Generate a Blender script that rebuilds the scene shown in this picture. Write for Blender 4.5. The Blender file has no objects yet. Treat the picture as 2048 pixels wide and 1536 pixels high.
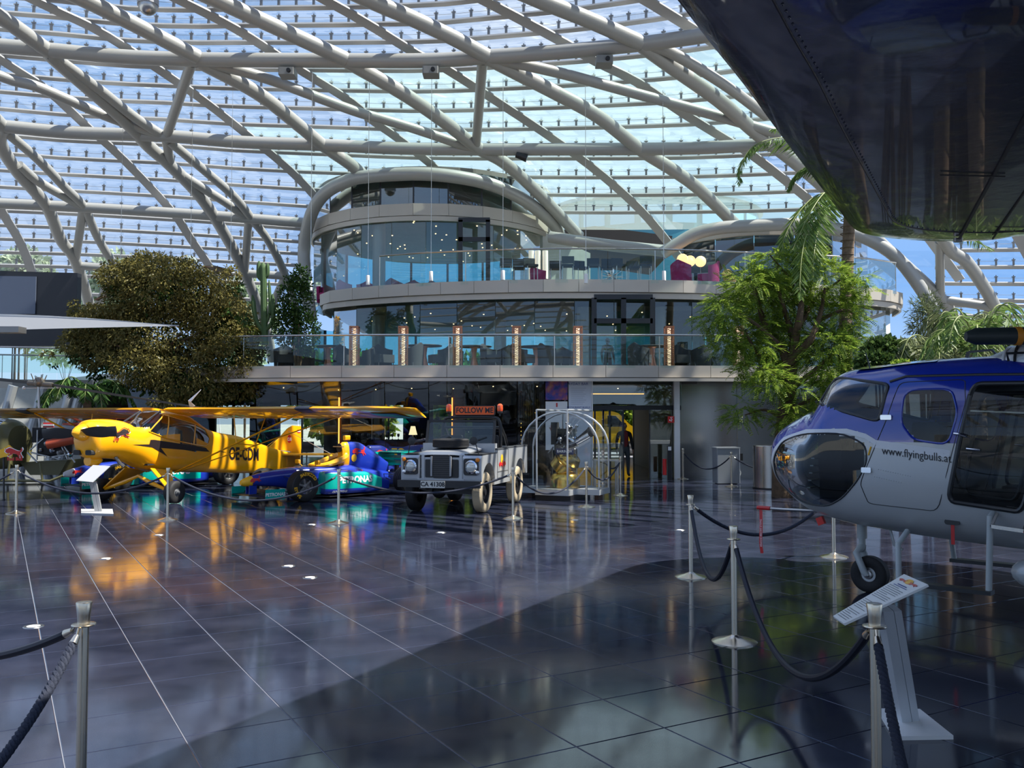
import bpy, bmesh, math, random
from mathutils import Vector, Matrix
import numpy as np
PI = math.pi
random.seed(7)
C = bpy.context.scene.collection
S = bpy.context.scene
# ------------------------------------------------------------------ camera
F, PITCH, EYE = 1800.0, math.atan(72/1800.0), 1.75
cam_d = bpy.data.cameras.new('camera'); cam = bpy.data.objects.new('camera', cam_d); C.objects.link(cam)
cam.location = (0, 0, EYE); cam.rotation_euler = (PI/2 + PITCH, 0, 0)
cam_d.sensor_width = 36; cam_d.lens = F/2048*36; cam_d.clip_end = 2000; cam_d.clip_start = .05
S.camera = cam
S.view_settings.view_transform = 'Standard'; S.view_settings.look = 'None'
S.view_settings.gamma = 1; S.view_settings.use_curve_mapping = False
S.view_settings.exposure = 0.3
# ------------------------------------------------------------------ sky
W = bpy.data.worlds.new('sky'); S.world = W; W.use_nodes = True
nt = W.node_tree; nt.nodes.clear()
def N(t, **k):
    n = nt.nodes.new(t)
    for a, b in k.items(): setattr(n, a, b)
    return n
tc = N('ShaderNodeTexCoord'); sx = N('ShaderNodeSeparateXYZ'); nt.links.new(tc.outputs['Generated'], sx.inputs[0])
grad = N('ShaderNodeValToRGB'); nt.links.new(sx.outputs['Z'], grad.inputs[0])
g = grad.color_ramp.elements
g[0].position = 0.0; g[0].color = (.42, .60, .86, 1)
g[1].position = 0.75; g[1].color = (.13, .28, .66, 1)
e = grad.color_ramp.elements.new(.14); e.color = (.22, .42, .80, 1)
e = grad.color_ramp.elements.new(.35); e.color = (.30, .48, .80, 1)
mp = N('ShaderNodeMapping'); mp.inputs['Scale'].default_value = (1.0, 1.0, 2.4); mp.inputs['Location'].default_value = (.3, .1, .45)
nt.links.new(tc.outputs['Generated'], mp.inputs[0])
no = N('ShaderNodeTexNoise'); no.inputs['Scale'].default_value = 1.7; no.inputs['Detail'].default_value = 5; no.inputs['Roughness'].default_value = .5
nt.links.new(mp.outputs[0], no.inputs[0])
cr = N('ShaderNodeValToRGB'); nt.links.new(no.outputs[0], cr.inputs[0])
cr.color_ramp.elements[0].position = .40; cr.color_ramp.elements[0].color = (0, 0, 0, 1)
cr.color_ramp.elements[1].position = .70; cr.color_ramp.elements[1].color = (.85, .85, .85, 1)
mx = N('ShaderNodeMix'); mx.data_type = 'RGBA'
mr = N('ShaderNodeMapRange'); mr.inputs[1].default_value = .12; mr.inputs[2].default_value = .36; mr.inputs[3].default_value = .35; mr.inputs[4].default_value = 1.0; nt.links.new(sx.outputs['Z'], mr.inputs[0])
mu = N('ShaderNodeMath'); mu.operation = 'MULTIPLY'; nt.links.new(cr.outputs[0], mu.inputs[0]); nt.links.new(mr.outputs[0], mu.inputs[1])
nt.links.new(mu.outputs[0], mx.inputs['Factor']); nt.links.new(grad.outputs[0], mx.inputs[6]); mx.inputs[7].default_value = (.86, .90, .98, 1)
bg = N('ShaderNodeBackground'); bg.inputs[1].default_value = 1.0
nt.links.new(mx.outputs[2], bg.inputs[0])
out = N('ShaderNodeOutputWorld'); nt.links.new(bg.outputs[0], out.inputs[0])
# ------------------------------------------------------------------ sun, from the right, about 57 degrees high
sd = bpy.data.lights.new('sun', 'SUN'); sd.energy = 9.0; sd.angle = .009; sd.color = (1, .95, .86)
so = bpy.data.objects.new('sun', sd); C.objects.link(so); so.location = (40, 0, 60)
so.rotation_euler = Vector((1.0, -.12, 1.54)).to_track_quat('Z', 'Y').to_euler()

# ------------------------------------------------------------------ helpers
def ray(px, py):
    dx, dz = (px-1024)/F, (768-py)/F
    c, s = math.cos(PITCH), math.sin(PITCH)
    return Vector((dx, c - dz*s, s + dz*c))
def P(px, py, Y):
    d = ray(px, py); return Vector((0, 0, EYE)) + d*(Y/d.y)
def G(px, py, z=0.0):
    d = ray(px, py); return Vector((0, 0, EYE)) + d*((z-EYE)/d.z)
DC, DA = Vector((-8, 6, 0)), (50.0, 38.0, 15.5)
def dome(px, py, k=1.0):
    d = ray(px, py); o = Vector((0, 0, EYE)) - DC
    a, b, c = [v*k for v in DA]
    dd = Vector((d.x/a, d.y/b, d.z/c)); oo = Vector((o.x/a, o.y/b, o.z/c))
    A, B, Cc = dd.dot(dd), 2*dd.dot(oo), oo.dot(oo)-1
    t = (-B + math.sqrt(B*B-4*A*Cc))/(2*A)
    return Vector((0, 0, EYE)) + d*t
def interp(pts, x):
    if x <= pts[0][0]: (x0, y0), (x1, y1) = pts[0], pts[1]
    elif x >= pts[-1][0]: (x0, y0), (x1, y1) = pts[-2], pts[-1]
    else:
        for i in range(len(pts)-1):
            if pts[i][0] <= x <= pts[i+1][0]: (x0, y0), (x1, y1) = pts[i], pts[i+1]; break
    return y0 + (y1-y0)*(x-x0)/((x1-x0) or 1)
def smooth_path(pts, n=8):
    pts = [Vector(p) for p in pts]; out = []
    for i in range(len(pts)-1):
        p0 = pts[i-1] if i else pts[i]*2-pts[i+1]; p1, p2 = pts[i], pts[i+1]
        p3 = pts[i+2] if i+2 < len(pts) else p2*2-p1
        for k in range(n):
            t = k/n; out.append(.5*((2*p1)+(p2-p0)*t+(2*p0-5*p1+4*p2-p3)*t*t+(3*p1-p0-3*p2+p3)*t**3))
    out.append(pts[-1]); return out

MATS = {}
def mat(name, col, rough=.5, metal=0.0, spec=.5, bump=0, bscale=20, emit=None, estr=1, var=0, vscale=3, coat=0, alpha=None):
    if name in MATS: return MATS[name]
    m = bpy.data.materials.new(name); m.use_nodes = True; t = m.node_tree; b = t.nodes['Principled BSDF']
    b.inputs['Base Color'].default_value = (*col, 1); b.inputs['Roughness'].default_value = rough
    b.inputs['Metallic'].default_value = metal; b.inputs['Specular IOR Level'].default_value = spec
    b.inputs['Coat Weight'].default_value = coat; b.inputs['Coat Roughness'].default_value = .03
    co = t.nodes.new('ShaderNodeTexCoord')
    if var:
        n = t.nodes.new('ShaderNodeTexNoise'); n.inputs['Scale'].default_value = vscale; n.inputs['Detail'].default_value = 5
        t.links.new(co.outputs['Object'], n.inputs[0])
        r = t.nodes.new('ShaderNodeValToRGB'); t.links.new(n.outputs[0], r.inputs[0])
        r.color_ramp.elements[0].position = .3; r.color_ramp.elements[1].position = .7
        r.color_ramp.elements[0].color = (*[max(0, c*(1-var)) for c in col], 1)
        r.color_ramp.elements[1].color = (*[min(1, c*(1+var)) for c in col], 1)
        t.links.new(r.outputs[0], b.inputs['Base Color'])
    if bump:
        n = t.nodes.new('ShaderNodeTexNoise'); n.inputs['Scale'].default_value = bscale; n.inputs['Detail'].default_value = 4
        t.links.new(co.outputs['Object'], n.inputs[0])
        bp = t.nodes.new('ShaderNodeBump'); bp.inputs['Strength'].default_value = bump; bp.inputs['Distance'].default_value = .02
        t.links.new(n.outputs[0], bp.inputs['Height']); t.links.new(bp.outputs[0], b.inputs['Normal'])
    if emit:
        b.inputs['Emission Color'].default_value = (*emit, 1); b.inputs['Emission Strength'].default_value = estr
    MATS[name] = m; return m
def glass(name, tint=(.9, .97, .96), refl=.10, fres=.7, rough=.0, opacity=0.0, body=(.3, .35, .35)):
    """thin architectural glass: clear tinted transmission, mirror reflection growing at grazing angles"""
    if name in MATS: return MATS[name]
    m = bpy.data.materials.new(name); m.use_nodes = True; t = m.node_tree; t.nodes.clear()
    tr = t.nodes.new('ShaderNodeBsdfTransparent'); tr.inputs[0].default_value = (*tint, 1)
    gl = t.nodes.new('ShaderNodeBsdfGlossy'); gl.inputs['Roughness'].default_value = rough
    lw = t.nodes.new('ShaderNodeLayerWeight'); lw.inputs[0].default_value = .25
    ma = t.nodes.new('ShaderNodeMath'); ma.operation = 'MULTIPLY_ADD'; ma.inputs[1].default_value = fres; ma.inputs[2].default_value = refl
    t.links.new(lw.outputs['Fresnel'], ma.inputs[0]); ma.use_clamp = True
    mi = t.nodes.new('ShaderNodeMixShader'); t.links.new(ma.outputs[0], mi.inputs[0])
    last = tr.outputs[0]
    if opacity:
        df = t.nodes.new('ShaderNodeBsdfTranslucent'); df.inputs[0].default_value = (*body, 1)
        m2 = t.nodes.new('ShaderNodeMixShader'); m2.inputs[0].default_value = opacity
        t.links.new(tr.outputs[0], m2.inputs[1]); t.links.new(df.outputs[0], m2.inputs[2]); last = m2.outputs[0]
    t.links.new(last, mi.inputs[1]); t.links.new(gl.outputs[0], mi.inputs[2])
    o = t.nodes.new('ShaderNodeOutputMaterial'); t.links.new(mi.outputs[0], o.inputs[0])
    MATS[name] = m; return m

class MB:
    def __init__(s): s.v = []; s.f = []; s.m = []; s.cur = 0
    def add(s, vs, fs):
        o = len(s.v); s.v += [tuple(v) for v in vs]
        for f in fs: s.f.append(tuple(o+i for i in f)); s.m.append(s.cur)
        return s
    def box(s, c, d, R=None, taper=1.0):
        x, y, z = [k/2 for k in d]; vs = []
        for a, b, e in ((-1,-1,-1),(1,-1,-1),(1,1,-1),(-1,1,-1),(-1,-1,1),(1,-1,1),(1,1,1),(-1,1,1)):
            k = taper if e > 0 else 1
            p = Vector((a*x*k, b*y*k, e*z)); p = R @ p if R else p
            vs.append(p + Vector(c))
        return s.add(vs, [(0,3,2,1),(4,5,6,7),(0,1,5,4),(1,2,6,5),(2,3,7,6),(3,0,4,7)])
    def rbox(s, c, d, r, n=4, R=None, axis=2):
        """box with rounded vertical edges (axis = the extruded one)"""
        a, b = [(1, 2), (2, 0), (0, 1)][axis]; pts = []
        for cx, cy, a0 in ((1,1,0),(-1,1,PI/2),(-1,-1,PI),(1,-1,1.5*PI)):
            for i in range(n+1):
                t = a0+i*PI/2/n; pts.append((cx*(d[a]/2-r)+r*math.cos(t), cy*(d[b]/2-r)+r*math.sin(t)))
        vs = []
        for e in (-1, 1):
            for u, w in pts:
                p = [0, 0, 0]; p[a] = u; p[b] = w; p[axis] = e*d[axis]/2; p = Vector(p)
                vs.append((R @ p if R else p)+Vector(c))
        k = len(pts)
        fs = [(i, (i+1) % k, k+(i+1) % k, k+i) for i in range(k)]+[tuple(range(k-1, -1, -1)), tuple(range(k, 2*k))]
        return s.add(vs, fs)
    def tube(s, pts, r, n=10, caps=True, flat=1.0):
        pts = [Vector(p) for p in pts]; m = len(pts)
        rr = r if hasattr(r, '__len__') else [r]*m
        t0 = (pts[1]-pts[0]).normalized(); up = Vector((0, 0, 1)) if abs(t0.z) < .9 else Vector((1, 0, 0))
        nrm = (up - t0*up.dot(t0)).normalized(); vs = []
        for i, p in enumerate(pts):
            t = (pts[min(i+1, m-1)]-pts[max(i-1, 0)])
            t = t.normalized() if t.length > 1e-9 else t0
            nrm = (nrm - t*nrm.dot(t)).normalized(); bn = t.cross(nrm)
            for k in range(n):
                a = 2*PI*k/n; vs.append(p + (nrm*math.cos(a)*flat + bn*math.sin(a))*rr[i])
        fs = [(i*n+k, i*n+(k+1) % n, (i+1)*n+(k+1) % n, (i+1)*n+k) for i in range(m-1) for k in range(n)]
        if caps: fs += [tuple(range(n-1, -1, -1)), tuple(range((m-1)*n, m*n))]
        return s.add(vs, fs)
    def bar(s, a, b, w, h=None, up=(0, 0, 1)):
        """square bar from a to b, w wide, h along up"""
        a, b = Vector(a), Vector(b); h = h or w; t = (b-a).normalized(); up = Vector(up)
        if abs(t.dot(up)) > .98: up = Vector((1, 0, 0))
        u = (up - t*up.dot(t)).normalized(); q = t.cross(u); vs = []
        for p in (a, b):
            for i, j in ((-1,-1),(1,-1),(1,1),(-1,1)): vs.append(p+q*i*w/2+u*j*h/2)
        return s.add(vs, [(0,3,2,1),(4,5,6,7),(0,1,5,4),(1,2,6,5),(2,3,7,6),(3,0,4,7)])
    def strip(s, pts, w, h, up=(0, 0, 1), ups=None):
        pts = [Vector(p) for p in pts]; m = len(pts); vs = []
        for i, p in enumerate(pts):
            t = (pts[min(i+1, m-1)]-pts[max(i-1, 0)]).normalized(); U = Vector(ups[i]) if ups else Vector(up)
            u = (U - t*U.dot(t)).normalized(); q = t.cross(u)
            for a, b in ((-1,-1),(1,-1),(1,1),(-1,1)): vs.append(p+q*a*w/2+u*b*h/2)
        fs = [(i*4+k, i*4+(k+1) % 4, i*4+4+(k+1) % 4, i*4+4+k) for i in range(m-1) for k in range(4)]
        fs += [(3,2,1,0), (m*4-4, m*4-3, m*4-2, m*4-1)]
        return s.add(vs, fs)
    def lathe(s, prof, n=24, c=(0, 0, 0), R=None, sx=1, sy=1, caps=True):
        c = Vector(c); vs = []
        for r, z in prof:
            for k in range(n):
                a = 2*PI*k/n; p = Vector((r*math.cos(a)*sx, r*math.sin(a)*sy, z)); vs.append((R @ p if R else p)+c)
        m = len(prof)
        fs = [(i*n+k, i*n+(k+1) % n, (i+1)*n+(k+1) % n, (i+1)*n+k) for i in range(m-1) for k in range(n)]
        if caps and prof[0][0] > 1e-6: fs.append(tuple(range(n-1, -1, -1)))
        if caps and prof[-1][0] > 1e-6: fs.append(tuple(range((m-1)*n, m*n)))
        return s.add(vs, fs)
    def ball(s, c, r, n=12, sc=(1, 1, 1), R=None):
        pr = [(max(1e-7, r*math.sin(PI*i/(n//2+2))), -r*math.cos(PI*i/(n//2+2))) for i in range(n//2+3)]
        c = Vector(c); o = len(s.v)
        vs = []
        for q, z in pr:
            for k in range(n):
                a = 2*PI*k/n; p = Vector((q*math.cos(a)*sc[0], q*math.sin(a)*sc[1], z*sc[2])); vs.append((R @ p if R else p)+c)
        m = len(pr)
        return s.add(vs, [(i*n+k, i*n+(k+1) % n, (i+1)*n+(k+1) % n, (i+1)*n+k) for i in range(m-1) for k in range(n)])
    def prism(s, poly, vec):
        """planar polygon of 3-D points extruded along vec"""
        n = len(poly); vec = Vector(vec)
        vs = [Vector(p) for p in poly]+[Vector(p)+vec for p in poly]
        return s.add(vs, [tuple(range(n-1, -1, -1)), tuple(range(n, 2*n))]+[(i, (i+1) % n, n+(i+1) % n, n+i) for i in range(n)])
    def grid(s, rows, close=False):
        m, n = len(rows), len(rows[0]); vs = [p for r in rows for p in r]
        k = n if close else n-1
        return s.add(vs, [(i*n+j, i*n+(j+1) % n, (i+1)*n+(j+1) % n, (i+1)*n+j) for i in range(m-1) for j in range(k)])
    def sheet(s, rows, th, close=False):
        """thick sheet: rows of points, offset along -normal by th"""
        m, n = len(rows), len(rows[0]); back = []
        for i in range(m):
            rb = []
            for j in range(n):
                a = Vector(rows[min(i+1, m-1)][j])-Vector(rows[max(i-1, 0)][j])
                b = Vector(rows[i][min(j+1, n-1)])-Vector(rows[i][max(j-1, 0)])
                nn = a.cross(b); nn = nn.normalized() if nn.length > 1e-12 else Vector((0, 0, 1))
                rb.append(Vector(rows[i][j])+nn*th)
            back.append(rb)
        s.grid(rows); s.grid([list(reversed(r)) for r in back])
        f = [rows[0][j] for j in range(n)]; fb = [back[0][j] for j in range(n)]; s.grid([fb, f])
        f = [rows[-1][j] for j in range(n)]; fb = [back[-1][j] for j in range(n)]; s.grid([f, fb])
        s.grid([[rows[i][0] for i in range(m)], [back[i][0] for i in range(m)]]); s.grid([[back[i][-1] for i in range(m)], [rows[i][-1] for i in range(m)]])
        return s
    def xf(s, M, start=0):
        for i in range(start, len(s.v)): s.v[i] = tuple(M @ Vector(s.v[i]))
        return s
def empty_bm(): return MB()
def link(name, me, parent=None, loc=None):
    o = bpy.data.objects.new(name, me); C.objects.link(o)
    if parent is not None: o.parent = parent
    if loc is not None: o.location = loc
    return o
def obj(name, mb, m, parent=None, smooth=False, loc=None, angle=40):
    me = bpy.data.meshes.new(name); me.from_pydata(mb.v, [], mb.f)
    for q in (m if isinstance(m, (list, tuple)) else [m]): me.materials.append(q)
    if isinstance(m, (list, tuple)) and len(m) > 1: me.polygons.foreach_set('material_index', mb.m)
    if smooth:
        me.polygons.foreach_set('use_smooth', [True]*len(me.polygons))
        if angle < 180: me.set_sharp_from_angle(angle=math.radians(angle))
    me.validate(); me.update()
    return link(name, me, parent, loc)
def tag(o, label=None, cat=None, group=None, kind=None):
    if label: o['label'] = label
    if cat: o['category'] = cat
    if group: o['group'] = group
    if kind: o['kind'] = kind
    return o
def thing(name, label, cat, loc=(0, 0, 0), rz=0, group=None):
    o = link(name, None); o.location = loc; o.rotation_euler = (0, 0, rz)
    return tag(o, label, cat, group)
def struct(name, label=None, loc=(0, 0, 0)):
    o = link(name, None); o.location = loc; tag(o, label, None, None, 'structure'); return o
def dup(root, loc=None, rz=None, label=None, group=None):
    def cp(o, par):
        c = o.copy(); C.objects.link(c); c.parent = par
        for ch in KIDS.get(o.name, []) or o.children: cp(ch, c)
        return c
    r = cp(root, None)
    if loc is not None: r.location = loc
    if rz is not None: r.rotation_euler = (0, 0, rz)
    if label: r['label'] = label
    if group: r['group'] = group
    return r
KIDS = {}
def text(txt, size, m, parent, M, th=.004, name='lettering', xs=1.0, bold=0.0, align='CENTER', shear=0):
    c = bpy.data.curves.new(name, 'FONT'); c.body = txt; c.size = size; c.extrude = th/2; c.offset = bold
    c.align_x = align; c.align_y = 'CENTER'; c.resolution_u = 3; c.shear = shear
    o = bpy.data.objects.new('tmp', c); C.objects.link(o)
    bpy.context.view_layer.update()
    me = bpy.data.meshes.new_from_object(o); bpy.data.objects.remove(o); bpy.data.curves.remove(c)
    me.transform(M @ Matrix.Diagonal((xs, 1, 1, 1))); me.materials.clear(); me.materials.append(m); me.name = name
    return link(name, me, parent)
def frame(o, x, y, z=None):
    """matrix from origin and in-plane x, y axes"""
    x = Vector(x).normalized(); z = x.cross(Vector(y)).normalized(); y = z.cross(x)
    return Matrix(((x.x, y.x, z.x, o[0]), (x.y, y.y, z.y, o[1]), (x.z, y.z, z.z, o[2]), (0, 0, 0, 1)))
def inpoly(x, y, poly):
    c = False; j = len(poly)-1
    for i in range(len(poly)):
        xi, yi = poly[i]; xj, yj = poly[j]
        if (yi > y) != (yj > y) and x < (xj-xi)*(y-yi)/(yj-yi)+xi: c = not c
        j = i
    return c
class Loft:
    """body from stations (x, halfwidth, zbot, ztop, exponent); x forward, y left, z up"""
    def __init__(s, st): s.st = sorted(st); s.xs = [a[0] for a in s.st]
    def at(s, x):
        st = s.st; x = min(max(x, st[0][0]), st[-1][0]); i = 0
        while i < len(st)-2 and x > st[i+1][0]: i += 1
        p0, p1, p2, p3 = st[max(i-1, 0)], st[i], st[i+1], st[min(i+2, len(st)-1)]
        t = (x-p1[0])/((p2[0]-p1[0]) or 1); r = []
        for k in range(1, 5):
            d = p2[0]-p1[0]
            m1 = (p2[k]-p0[k])/((p2[0]-p0[0]) or 1)*d; m2 = (p3[k]-p1[k])/((p3[0]-p1[0]) or 1)*d
            lo, hi = min(p1[k], p2[k]), max(p1[k], p2[k])
            if (p1[k]-p0[k])*(p2[k]-p1[k]) <= 0 and i > 0: m1 = 0
            if (p3[k]-p2[k])*(p2[k]-p1[k]) <= 0 and i+2 < len(st): m2 = 0
            v = (2*t**3-3*t*t+1)*p1[k]+(t**3-2*t*t+t)*m1+(-2*t**3+3*t*t)*p2[k]+(t**3-t*t)*m2
            r.append(min(max(v, lo-.02), hi+.02) if k > 1 else max(v, .001))
        return r
    def lat(s, x, z):
        w, zb, zt, n = s.at(x); h = (zt-zb)/2; u = min(1, abs((z-(zb+zt)/2)/max(h, 1e-6)))
        return w*(1-u**n)**(1/n)
    def ring(s, x, n):
        w, zb, zt, e = s.at(x); r = []
        for k in range(n):
            a = 2*PI*(k+.5)/n; c, q = math.cos(a), math.sin(a)
            r.append(Vector((x, w*math.copysign(abs(c)**(2/e), c), (zb+zt)/2+(zt-zb)/2*math.copysign(abs(q)**(2/e), q))))
        return r
    def mesh(s, nx=60, n=40, cuts=(), cap=True, x0=None, x1=None):
        """returns body MB and one MB per cut; a cut is (poly_xz, side) side +1/-1/0, or a function(x,y,z)"""
        a, b = x0 if x0 is not None else s.xs[0], x1 if x1 is not None else s.xs[-1]
        rows = [s.ring(a+(b-a)*i/nx, n) for i in range(nx+1)]
        body, outs = MB(), [MB() for _ in cuts]; vs = [p for r in rows for p in r]
        for t in [body]+outs: t.v = [tuple(p) for p in vs]
        for i in range(nx):
            for k in range(n):
                q = (i*n+k, i*n+(k+1) % n, (i+1)*n+(k+1) % n, (i+1)*n+k)
                cc = (vs[q[0]]+vs[q[1]]+vs[q[2]]+vs[q[3]])/4; tgt = body
                for ci, cu in enumerate(cuts):
                    if callable(cu): hit = cu(*cc)
                    else: hit = (cu[1] == 0 or cc.y*cu[1] > 0) and inpoly(cc.x, cc.z, cu[0])
                    if hit: tgt = outs[ci]; break
                tgt.f.append(tuple(reversed(q))); tgt.m.append(0)
        if cap:
            body.f += [tuple(range(n)), tuple(reversed(range(nx*n, (nx+1)*n)))]; body.m += [0, 0]
        for t in [body]+outs: compact(t)
        return body, outs
    def outline(s, poly, side, off=.0, n=5, close=True):
        pts = []; m = len(poly)
        for i in range(m if close else m-1):
            a, b = poly[i], poly[(i+1) % m]
            for k in range(n):
                t = k/n; x, z = a[0]+(b[0]-a[0])*t, a[1]+(b[1]-a[1])*t
                pts.append(Vector((x, side*(s.lat(x, z)+off), z)))
        if close: pts.append(pts[0].copy())
        else: pts.append(Vector((poly[-1][0], side*(s.lat(*poly[-1])+off), poly[-1][1])))
        return pts
def sides(name, mb, m, parent):
    """one pane per side of the body"""
    for sg_ in (1, -1):
        h = MB(); h.v = list(mb.v)
        h.f = [f for f in mb.f if sum(mb.v[i][1] for i in f)*sg_ > 0]; h.m = [0]*len(h.f); compact(h)
        if h.f: obj(name, h, m, parent, True)
def compact(mb):
    used = sorted({i for f in mb.f for i in f}); mp_ = {a: b for b, a in enumerate(used)}
    mb.v = [mb.v[i] for i in used]; mb.f = [tuple(mp_[i] for i in f) for f in mb.f]
def rounded(poly, r=.2, n=4):
    """round a polygon's corners (r = share of the shorter edge)"""
    out = []; m = len(poly)
    for i in range(m):
        p, a, b = Vector(poly[i]), Vector(poly[i-1]), Vector(poly[(i+1) % m])
        A, B = p+(a-p)*r, p+(b-p)*r
        for k in range(n+1):
            t = k/n; q = A*(1-t)**2+p*2*t*(1-t)+B*t*t; out.append((q.x, q.y))
    return out
# ================================================================== materials of the hall
M_pipe = mat('pipe_paint', (.36, .355, .335), .42, .2, bump=.02)
M_fin = mat('purlin_steel', (.42, .42, .42), .5, .2)
M_brk = mat('clamp_steel', (.22, .22, .22), .4, .8)
M_dglass = glass('roof_glass', (.93, .97, .99), .0, .22)
M_gglass = glass('roof_glass_green', (.74, .90, .86), .0, .25, opacity=.22, body=(.62, .78, .70))
M_grout = mat('grout', (.20, .21, .24), .6)
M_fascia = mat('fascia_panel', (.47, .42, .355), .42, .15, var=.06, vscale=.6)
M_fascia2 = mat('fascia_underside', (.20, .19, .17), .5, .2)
M_steel = mat('brushed_steel', (.62, .60, .55), .26, 1.0)
M_black = mat('black_frame', (.012, .012, .014), .35)
M_conc = mat('pale_wall', (.50, .50, .46), .7, var=.1)
M_fglass = glass('facade_glass', (.80, .85, .82), .07, .5)
M_tglass = glass('teal_glass', (.40, .78, .76), .10)
M_rglass = glass('rail_glass', (.90, .97, .95), .025, .4)
M_col = mat('column_grey', (.42, .43, .43), .35, .3)
M_white = mat('white_paint', (.75, .75, .73), .4)
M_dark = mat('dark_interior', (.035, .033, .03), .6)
M_wood = mat('walnut', (.12, .05, .025), .4, var=.3, vscale=9)
M_chrome = mat('chrome', (.75, .75, .76), .08, 1.0)
M_rubber = mat('rubber', (.012, .012, .013), .7, bump=.1, bscale=60)
# floor tile: dark blue, polished
def tile_mat():
    m = bpy.data.materials.new('floor_tile'); m.use_nodes = True; t = m.node_tree; b = t.nodes['Principled BSDF']
    co = t.nodes.new('ShaderNodeTexCoord'); oi = t.nodes.new('ShaderNodeNewGeometry')
    n = t.nodes.new('ShaderNodeTexNoise'); n.inputs['Scale'].default_value = 2.2; n.inputs['Detail'].default_value = 8
    t.links.new(oi.outputs['Position'], n.inputs[0])
    r = t.nodes.new('ShaderNodeValToRGB'); t.links.new(n.outputs[0], r.inputs[0])
    r.color_ramp.elements[0].position = .32; r.color_ramp.elements[0].color = (.012, .015, .029, 1)
    r.color_ramp.elements[1].position = .70; r.color_ramp.elements[1].color = (.028, .032, .055, 1)
    mm = t.nodes.new('ShaderNodeMix'); mm.data_type = 'RGBA'; mm.blend_type = 'MULTIPLY'; mm.inputs[0].default_value = .55
    rr = t.nodes.new('ShaderNodeMapRange'); rr.inputs[3].default_value = .7; rr.inputs[4].default_value = 1.35
    t.links.new(oi.outputs['Random Per Island'], rr.inputs[0]); t.links.new(r.outputs[0], mm.inputs[6]); t.links.new(rr.outputs[0], mm.inputs[7])
    t.links.new(mm.outputs[2], b.inputs['Base Color'])
    n2 = t.nodes.new('ShaderNodeTexNoise'); n2.inputs['Scale'].default_value = 5; n2.inputs['Detail'].default_value = 3; t.links.new(oi.outputs['Position'], n2.inputs[0])
    r2 = t.nodes.new('ShaderNodeMapRange'); r2.inputs[3].default_value = .05; r2.inputs[4].default_value = .13; t.links.new(n2.outputs[0], r2.inputs[0]); t.links.new(r2.outputs[0], b.inputs['Roughness'])
    b.inputs['Specular IOR Level'].default_value = .62
    bp = t.nodes.new('ShaderNodeBump'); bp.inputs['Strength'].default_value = .05; bp.inputs['Distance'].default_value = .01
    mpp = t.nodes.new('ShaderNodeMapping'); mpp.inputs['Rotation'].default_value = (0, 0, .517); mpp.inputs['Scale'].default_value = (.9, .9, 1)
    t.links.new(oi.outputs['Position'], mpp.inputs[0]); n3 = t.nodes.new('ShaderNodeTexNoise'); n3.inputs['Scale'].default_value = 1.6; n3.inputs['Detail'].default_value = 1
    t.links.new(mpp.outputs[0], n3.inputs[0]); t.links.new(n3.outputs[0], bp.inputs['Height']); t.links.new(bp.outputs[0], b.inputs['Normal'])
    return m
M_tile = tile_mat()
# ================================================================== floor
floor = obj('floor', MB().box((0, 20, -.1535), (72, 84, .3)), M_grout); tag(floor, 'dark blue polished tile floor with pale joints', None, None, 'structure')
TA = math.atan2(1024, 1800)                       # tile rows run towards the left vanishing point
ua, ub = Vector((-math.sin(TA), math.cos(TA), 0)), Vector((math.cos(TA), math.sin(TA), 0))
o0 = G(605, 1282); o0.z = 0
tiles = []
for i in range(-60, 70):
    for j in range(-75, 75):
        c = o0 + ua*(.6*(i+.5)) + ub*(.6*(j+.5))
        if not (-34 < c.x < 34 and -12 < c.y < 42): continue
        vis = c.y > 1.5 and abs(c.x) < .60*c.y + .5
        tiles.append((c.length if vis else 1e3+c.length, c, i, j, vis))
tiles.sort(key=lambda t: t[0])
ta = MB(); g_ = .0027
hh = .3-g_; be = .004
cor = [(-hh,-hh),(hh,-hh),(hh,hh),(-hh,hh)]; cor2 = [(math.copysign(hh-be, a), math.copysign(hh-be, b)) for a, b in cor]
def tile_into(mb, c, lift=0):
    q = lambda a, b, z: c+ub*a+ua*b+Vector((0, 0, z))
    mb.add([q(a, b, -.012) for a, b in cor]+[q(a, b, -.002+lift) for a, b in cor]+[q(a, b, lift) for a, b in cor2],
           [(8,9,10,11)]+[(i, (i+1) % 4, 4+(i+1) % 4, 4+i) for i in range(4)]+[(4+i, 4+(i+1) % 4, 8+(i+1) % 4, 8+i) for i in range(4)])
one = MB(); tile_into(one, Vector((0, 0, 0)))
tme = None
for k, (d, c, i, j, vis) in enumerate(tiles):
    if k < 300:
        if tme is None:
            o = obj('floor_tile', one, M_tile, floor); tme = o.data
        else: o = link('floor_tile', tme, floor)
        o.location = (c.x, c.y, 0)
    else: tile_into(ta, c)
tag(obj('distant_floor_tiles', ta, M_tile, floor), kind='stuff')
# ground outdoors
M_apron = mat('apron', (.42, .44, .42), .8, var=.15, vscale=.1)
tag(obj('ground', MB().box((0, 150, -.30), (700, 500, .2)), M_apron), 'pale paved ground outside the glass hall', None, None, 'structure')

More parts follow.
